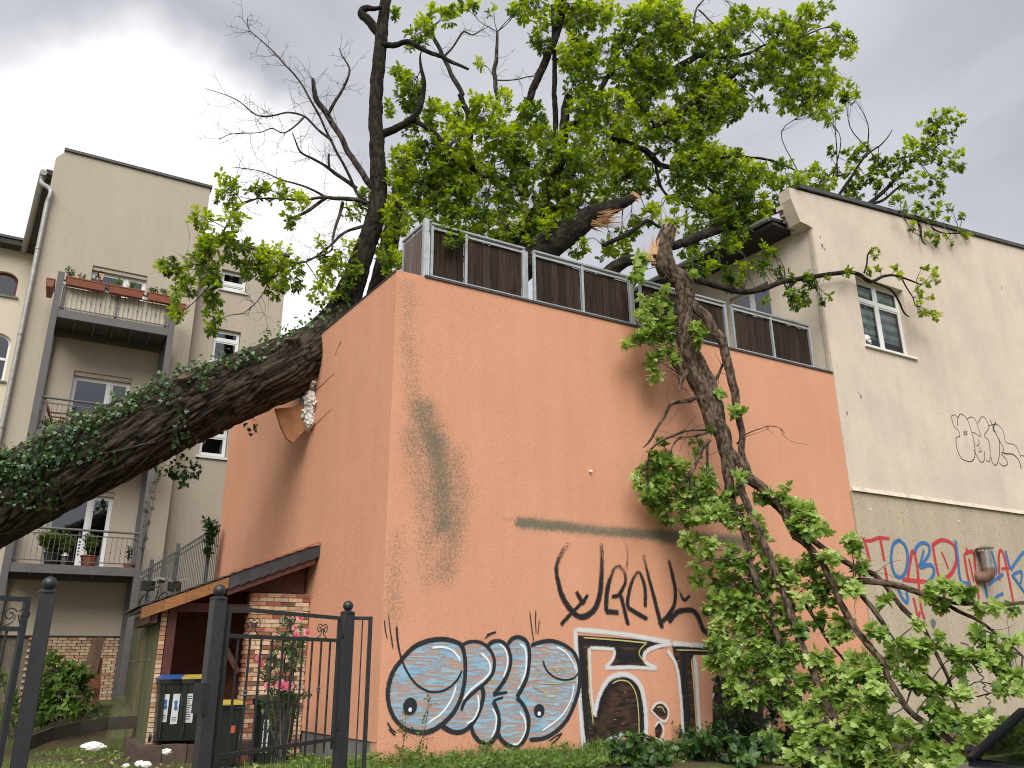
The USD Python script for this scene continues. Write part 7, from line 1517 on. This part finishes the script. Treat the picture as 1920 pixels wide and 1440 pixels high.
# red and blue letters on the beige wall's lower part
LWR = Plane(R.P + R.n * .045, 60.0)
k3 = lambda *s: Cx(s, (1560, 740), .27088)
rw_ = .05
strokes(house, "red_graffiti", LWR, [(k3((213, 985), (235, 1050), (262, 1160)), rw_), (k3((225, 1012), (270, 1010), (325, 990), (400, 998)), rw_ * .9), (k3((328, 975), (345, 1060), (362, 1155)), rw_), (k3((365, 1190), (372, 1230), (382, 1290)), rw_), (k3((520, 1300), (535, 1180), (560, 1080), (590, 1200), (610, 1440), (640, 1560)), rw_), (k3((485, 1280), (570, 1288), (655, 1295)), rw_), (k3((560, 1400), (580, 1480), (590, 1540), (610, 1500)), rw_ * .8), (k3((695, 1035), (710, 1130), (740, 1270), (790, 1440)), rw_), (k3((690, 1045), (750, 1008), (810, 1018), (850, 1060), (860, 1150), (830, 1230), (785, 1272)), rw_ * 1.1), (k3((755, 1085), (780, 1140), (805, 1210)), rw_ * .7),
    (k3((912, 1100), (935, 1240), (960, 1330)), rw_), (k3((928, 1055), (936, 1105)), rw_ * .8), (k3((915, 1100), (975, 1090), (990, 1200), (1015, 1420)), rw_), (k3((945, 1130), (965, 1220), (980, 1300)), rw_ * .7), (k3((1160, 1290), (1152, 1130), (1165, 1075), (1190, 1120), (1220, 1260), (1255, 1440)), rw_), (k3((1170, 1205), (1225, 1200)), rw_ * .9)], TAGRED, .006, label="red sprayed letters on the lower beige wall")
strokes(house, "blue_graffiti", LWR, [(k3((465, 1005), (420, 1040), (408, 1150), (432, 1240), (480, 1262), (515, 1200), (522, 1110), (500, 1040), (455, 1000)), rw_), (k3((450, 1300), (470, 1380), (520, 1440), (510, 1320)), rw_), (k3((572, 1100), (580, 1060), (620, 1025), (665, 1040), (672, 1090), (640, 1150), (598, 1192)), rw_), (k3((635, 1070), (620, 1130), (600, 1190)), rw_ * .7), (k3((600, 1195), (680, 1178), (705, 1220), (685, 1270), (650, 1305)), rw_), (k3((852, 1005), (868, 1130), (890, 1285), (955, 1305)), rw_), (k3((1008, 1088), (1025, 1130), (1045, 1190)), rw_ * 1.2), (k3((1040, 1250), (1060, 1330), (1072, 1410)), rw_), (k3((1040, 1255), (1100, 1240), (1140, 1232)), rw_), (k3((1080, 1315), (1150, 1262), (1185, 1240)), rw_ * .9), (k3((1110, 1440), (1140, 1395), (1185, 1375)), rw_ * .9),
    (k3((1198, 1075), (1215, 1150), (1235, 1210)), rw_), (k3((1235, 1212), (1275, 1150), (1325, 1085)), rw_), (k3((1240, 1240), (1290, 1310), (1345, 1390)), rw_), (k3((1250, 1242), (1310, 1225), (1302, 1312)), rw_ * .8), (k3((1100, 1075), (1130, 1180), (1140, 1230)), rw_ * .7)], TAGBLUE, .0135, label="blue sprayed letters on the lower beige wall")
strokes(house, "outline_tag", R, [(k3((820, 150), (840, 220), (870, 250), (880, 290), (855, 300), (860, 370), (890, 440), (950, 465), (980, 440), (985, 380), (975, 310), (955, 240), (930, 170), (890, 135), (868, 160), (865, 220)), .02), (k3((820, 150), (845, 140), (868, 165)), .016), (k3((930, 170), (960, 155), (990, 180), (1010, 240), (1025, 290), (990, 270), (965, 260)), .018), (k3((1005, 200), (1030, 155), (1060, 170), (1080, 230), (1050, 285), (1080, 320), (1090, 400), (1085, 465), (1060, 450)), .018), (k3((975, 380), (1000, 430), (1030, 470), (1050, 450), (1050, 390)), .018), (k3((1085, 165), (1120, 250), (1160, 330), (1180, 365), (1178, 400)), .022), (k3((1130, 190), (1110, 240), (1130, 265)), .03), (k3((1080, 215), (1130, 205), (1165, 230), (1185, 270), (1200, 330), (1260, 350), (1290, 400), (1300, 440)), .016),
    (k3((1150, 300), (1155, 370), (1150, 440), (1130, 490), (1105, 470), (1095, 430)), .018), (k3((1165, 400), (1200, 410), (1250, 415), (1290, 460), (1305, 520)), .024), (k3((1165, 410), (1200, 450), (1210, 480), (1180, 495), (1150, 470)), .018), (k3((1300, 420), (1329, 430), (1345, 460)), .016), (k3((912, 245), (910, 285)), .012), (k3((925, 245), (924, 290)), .012), (k3((902, 260), (935, 258)), .012), (k3((902, 275), (935, 274)), .012), (k3((1010, 310), (1012, 345), (995, 355)), .016), (k3((1018, 360), (1020, 395)), .014), (k3((1005, 397), (1035, 394)), .012)], THIN, .0225, label="thin black outline tag high on the beige wall")
k4 = lambda *s: Cx(s, (1200, 1000), .375)
strokes(house, "faded_tag", LWR, [(k4((1685, 660), (1710, 690), (1690, 700), (1720, 720), (1700, 740), (1730, 760), (1712, 775), (1745, 800), (1725, 815), (1755, 840), (1740, 855), (1770, 880)), .02), (k4((1600, 545), (1640, 560), (1660, 600), (1700, 640)), .02), (k4((1520, 600), (1560, 600), (1600, 640)), .02)], THIN, .006)
TGRN = paint("faded_green", (.11, .17, .13), .4, 20)
area(house, "faded_green_paint", LWR, k4((1570, 800), (1600, 720), (1625, 700), (1650, 790), (1640, 830)), TGRN, .005)
area(house, "faded_green_paint", LWR, k4((1450, 440), (1465, 425), (1480, 450), (1465, 480)), TGRN, .005)
# ------------------------------------------------------------------ person on the top balcony
def figure(label, foot, ang):
    t = thing("person", label, "person", foot)
    UsdGeom.Xformable(t).AddScaleOp().Set(Gf.Vec3f(PS, PS, PS))
    c, s_ = math.cos(ang), math.sin(ang)
    W = lambda a, b_, z: np.array(foot) + np.array([a * c - b_ * s_, a * s_ + b_ * c, z])
    def chain(parts):
        M = m3.Manifold()
        for (p, r1), (q, r2) in parts:
            M += m3.Manifold.batch_hull([m3.Manifold.sphere(r1, 20).translate(p.tolist()), m3.Manifold.sphere(r2, 20).translate(q.tolist())])
        M = M.refine_to_length(.02); v, f = meshkit.arrays(M)[:2]; m = trimesh.Trimesh(v, f, process=True); trimesh.smoothing.filter_taubin(m, iterations=8); return np.array(m.vertices), np.array(m.faces)
    hd = W(.03, .14, 1.60)
    body = [((W(0, 0, 1.40), .052), (W(.02, .09, 1.53), .05)), ((hd, .088), (hd + W(0, .03, -.075) - np.array(foot), .062)), ((hd + [0, 0, .03], .092), (hd + [0, 0, .02], .09))]
    nose = hd + (W(0, .10, -.015) - np.array(foot)); body.append(((nose, .012), (nose + [0, 0, .035], .008)))
    for sx in (-1, 1): body.append(((hd + (W(sx * .088, .0, -.01) - np.array(foot)), .016), (hd + (W(sx * .088, -.01, .03) - np.array(foot)), .014)))
    el = W(.22, .26, 1.22); hand = W(.09, .27, 1.50)
    body += [((el, .038), (hand, .027)), ((hand, .034), (hand + [0, 0, .06], .032))]
    pm = hand + [0, 0, .05]
    for k in range(4):
        b0 = pm + (W(-.03 + k * .02, 0, .02) - np.array(foot)); b1 = b0 + (W(-.01, -.025, .04) - np.array(foot)); b2 = b1 + (W(-.01, -.03, .02) - np.array(foot)) * (1 - .1 * abs(k - 1.5)); body += [((b0, .0095), (b1, .009)), ((b1, .009), (b2, .0075))]
    th = hand + (W(-.035, .0, .015) - np.array(foot)); body.append(((th, .011), (th + (W(-.02, -.02, .035) - np.array(foot)), .009)))
    el2, hand2 = W(-.27, .12, 1.14), W(-.22, .33, 1.06); body += [((el2, .038), (hand2, .026)), ((hand2, .034), (hand2 + (W(.0, .06, -.02) - np.array(foot)), .03))]
    for k in range(4): b0 = hand2 + (W(-.03 + k * .02, .08, -.02) - np.array(foot)); body.append(((b0, .0095), (b0 + (W(0, .05, -.03) - np.array(foot)), .008)))
    for sx in (-1, 1):
        body += [((W(sx * .10, 0, .88), .075), (W(sx * .11, .02, .48), .055)), ((W(sx * .11, .02, .48), .055), (W(sx * .11, -.01, .09), .038)), ((W(sx * .11, -.02, .05), .04), (W(sx * .12, .14, .035), .032))]
    body += [((W(-.17, 0, 1.36), .06), (W(.17, 0, 1.36), .06)), ((W(-.12, 0, 1.3), .10), (W(.12, 0, 1.3), .10)), ((W(0, 0, 1.3), .12), (W(0, -.01, .95), .12)), ((W(-.17, 0, 1.36), .05), (el2, .038)), ((W(.17, 0, 1.36), .05), (el, .038))]
    put(t, "body", chain(body), SKIN, smooth=True)
    top = [((W(-.17, 0, 1.365), .072), (W(.17, 0, 1.365), .072)), ((W(-.12, 0, 1.3), .115), (W(.12, 0, 1.3), .115)), ((W(0, 0, 1.3), .135), (W(0, -.01, .92), .14)), ((W(-.17, 0, 1.36), .066), (el2, .052)), ((W(.17, 0, 1.36), .066), (el, .052)), ((el, .052), (el + (hand - el) * .35, .046))]
    put(t, "jumper", chain(top), CLOTH, smooth=True)
    leg = []
    for sx in (-1, 1): leg += [((W(sx * .10, 0, .90), .098), (W(sx * .11, .02, .48), .072)), ((W(sx * .11, .02, .48), .072), (W(sx * .11, -.01, .10), .058))]
    put(t, "trousers", chain(leg), INK, smooth=True)
    hr = [((hd + [0, 0, .045], .092), (hd + (W(0, -.035, .03) - np.array(foot)), .094)), ((hd + (W(0, -.05, -.03) - np.array(foot)), .075), (hd + (W(0, -.02, .06) - np.array(foot)), .09)), ((hd + (W(0, .05, .085) - np.array(foot)), .035), (hd + [0, 0, .08], .06))]
    put(t, "hair", chain(hr), HAIR, smooth=True)
hp = BF.px(184, 516, -.5)
PS = (hp[1] - bz[0] - .01) / 1.62
figure("person in a dark jumper on the top balcony, one hand raised to the face", BF.w(hp[0], bz[0], -.5), math.atan2(R.u[1], R.u[0]) + math.pi + .9)
# ------------------------------------------------------------------ parked car at the right bottom corner
CARP = plain("black_car_paint", (.008, .009, .011), .12, .1, 4); TYRE = plain("tyre_rubber", (.02, .02, .02), .85, .2, 10); RIM = plain("alloy_rim", (.35, .35, .36), .3, .1, 4, metal=.8)
CGLASS = mat("car_glass", {"t": ("transparent_bsdf", {"color": (.25, .3, .28)}), "gl": ("glossy_bsdf", {"color": (.9, .95, .93), "roughness": .02}), "fr": ("fresnel", {"IOR": 1.8}), "x": ("mix_closure", {})}, [("fr.fac", "x.fac"), ("t.BSDF", "x.closure1"), ("gl.BSDF", "x.closure2")], "x.closure")
LAMPG = plain("headlamp", (.5, .5, .52), .1, .05, 3)
cp = atY(1846, 1402, 9.3); zc0 = -.62
CP = Plane(cp - R.u * 1.2 + R.n * 1.5, 60.0)
car = thing("parked_car", "black parked car seen by its windscreen corner under the hanging bough", "car", CP.w(2, zc0, -.85))
def carwide(pts, d0_, d1_, inset=.0):
    m = trimesh.creation.extrude_polygon(Polygon(pts), 1.0, engine="earcut"); return m
prof_l = [(0.02, .35), (0.0, .55), (.10, .70), (.45, .80), (1.10, .92), (1.2, .95), (3.6, .97), (4.12, .90), (4.2, .6), (4.16, .35), (3.72, .35), (3.66, .5), (3.5, .62), (3.3, .65), (3.1, .62), (2.94, .5), (2.88, .35), (1.16, .35), (1.10, .5), (.94, .62), (.75, .65), (.56, .62), (.40, .5), (.34, .35)]
pg = Polygon(prof_l).buffer(.03, 4).buffer(-.03)
b = MB(); 
for a_, c_, sc in ((-1.66, -.04, 0),): b.poly(Plane(CP.P + np.array([0, 0, 0]), 60.0), Polygon([(x, z + zc0) for x, z in pg.exterior.coords]), a_, c_)
put(car, "body", b, CARP)
def gh(d_, x, z, w): return CP.w(x, z + zc0, -.85 + d_ * w)
rf = [(1.95, 1.40), (2.4, 1.45), (3.2, 1.42), (3.55, 1.35)]; bl = [(1.12, .94), (4.0, .95)]
b = MB()
for d_ in (1,): pass
b.add([gh(s_, x, z, .60) for x, z in rf for s_ in (-1, 1)] + [gh(s_, x, z - .045, .60) for x, z in rf for s_ in (-1, 1)], [[0, 1, 3, 2], [2, 3, 5, 4], [4, 5, 7, 6], [8, 10, 11, 9], [10, 12, 13, 11], [12, 14, 15, 13], [0, 2, 10, 8], [2, 4, 12, 10], [4, 6, 14, 12], [1, 9, 11, 3], [3, 11, 13, 5], [5, 13, 15, 7], [0, 8, 9, 1], [6, 7, 15, 14]])
put(car, "roof", b, CARP)
for s_ in (-1, 1):
    put(car, "pillar", MB().bar(gh(s_, 1.12, .94, .78), gh(s_, 1.95, 1.40, .60), .07), CARP)
    put(car, "pillar", MB().bar(gh(s_, 2.7, .96, .80), gh(s_, 2.72, 1.41, .61), .08), CARP)
    put(car, "pillar", MB().bar(gh(s_, 4.0, .95, .76), gh(s_, 3.55, 1.35, .60), .11), CARP)
    put(car, "side_window", MB().add([gh(s_, 1.3, .965, .785), gh(s_, 2.66, .975, .795), gh(s_, 2.68, 1.39, .612), gh(s_, 1.98, 1.36, .612)], [[0, 1, 2, 3]]), CGLASS)
    put(car, "side_window", MB().add([gh(s_, 2.75, .975, .795), gh(s_, 3.9, .965, .77), gh(s_, 3.5, 1.33, .612), gh(s_, 2.76, 1.39, .612)], [[0, 1, 2, 3]]), CGLASS)
    m_ = put(car, "mirror", MB().add(*lump(gh(s_, 1.45, 1.0, .95), (.07, .12, .07), 3, 2, .15)), CARP, smooth=True)
    put(car, "headlamp", MB().add(*lump(gh(s_, .12, .64, .62), (.14, .14, .07), 4, 2, .1)), LAMPG, smooth=True)
    for x in (.75, 3.3):
        c0 = gh(s_, x, .32, .80); wl_ = put(car, "wheel", MB().tube([c0 - CP.n * .1, c0 - CP.n * .09, c0 + CP.n * .09, c0 + CP.n * .1], [.26, .31, .31, .26], 24), TYRE, smooth=40)
        put(wl_, "rim", MB().tube([c0 - CP.n * .104, c0 + CP.n * .104], .2, 20), RIM)
put(car, "windscreen", MB().add([gh(-1, 1.14, .96, .74), gh(1, 1.14, .96, .74), gh(1, 1.95, 1.395, .56), gh(-1, 1.95, 1.395, .56)], [[0, 1, 2, 3]]), CGLASS)
put(car, "rear_window", MB().add([gh(-1, 4.0, .97, .70), gh(1, 4.0, .97, .70), gh(1, 3.56, 1.34, .54), gh(-1, 3.56, 1.34, .54)], [[0, 1, 2, 3]]), CGLASS)
put(car, "cabin", MB().box(CP, 1.9, 3.5, zc0 + .5, zc0 + 1.1, -1.4, -.3), INK)
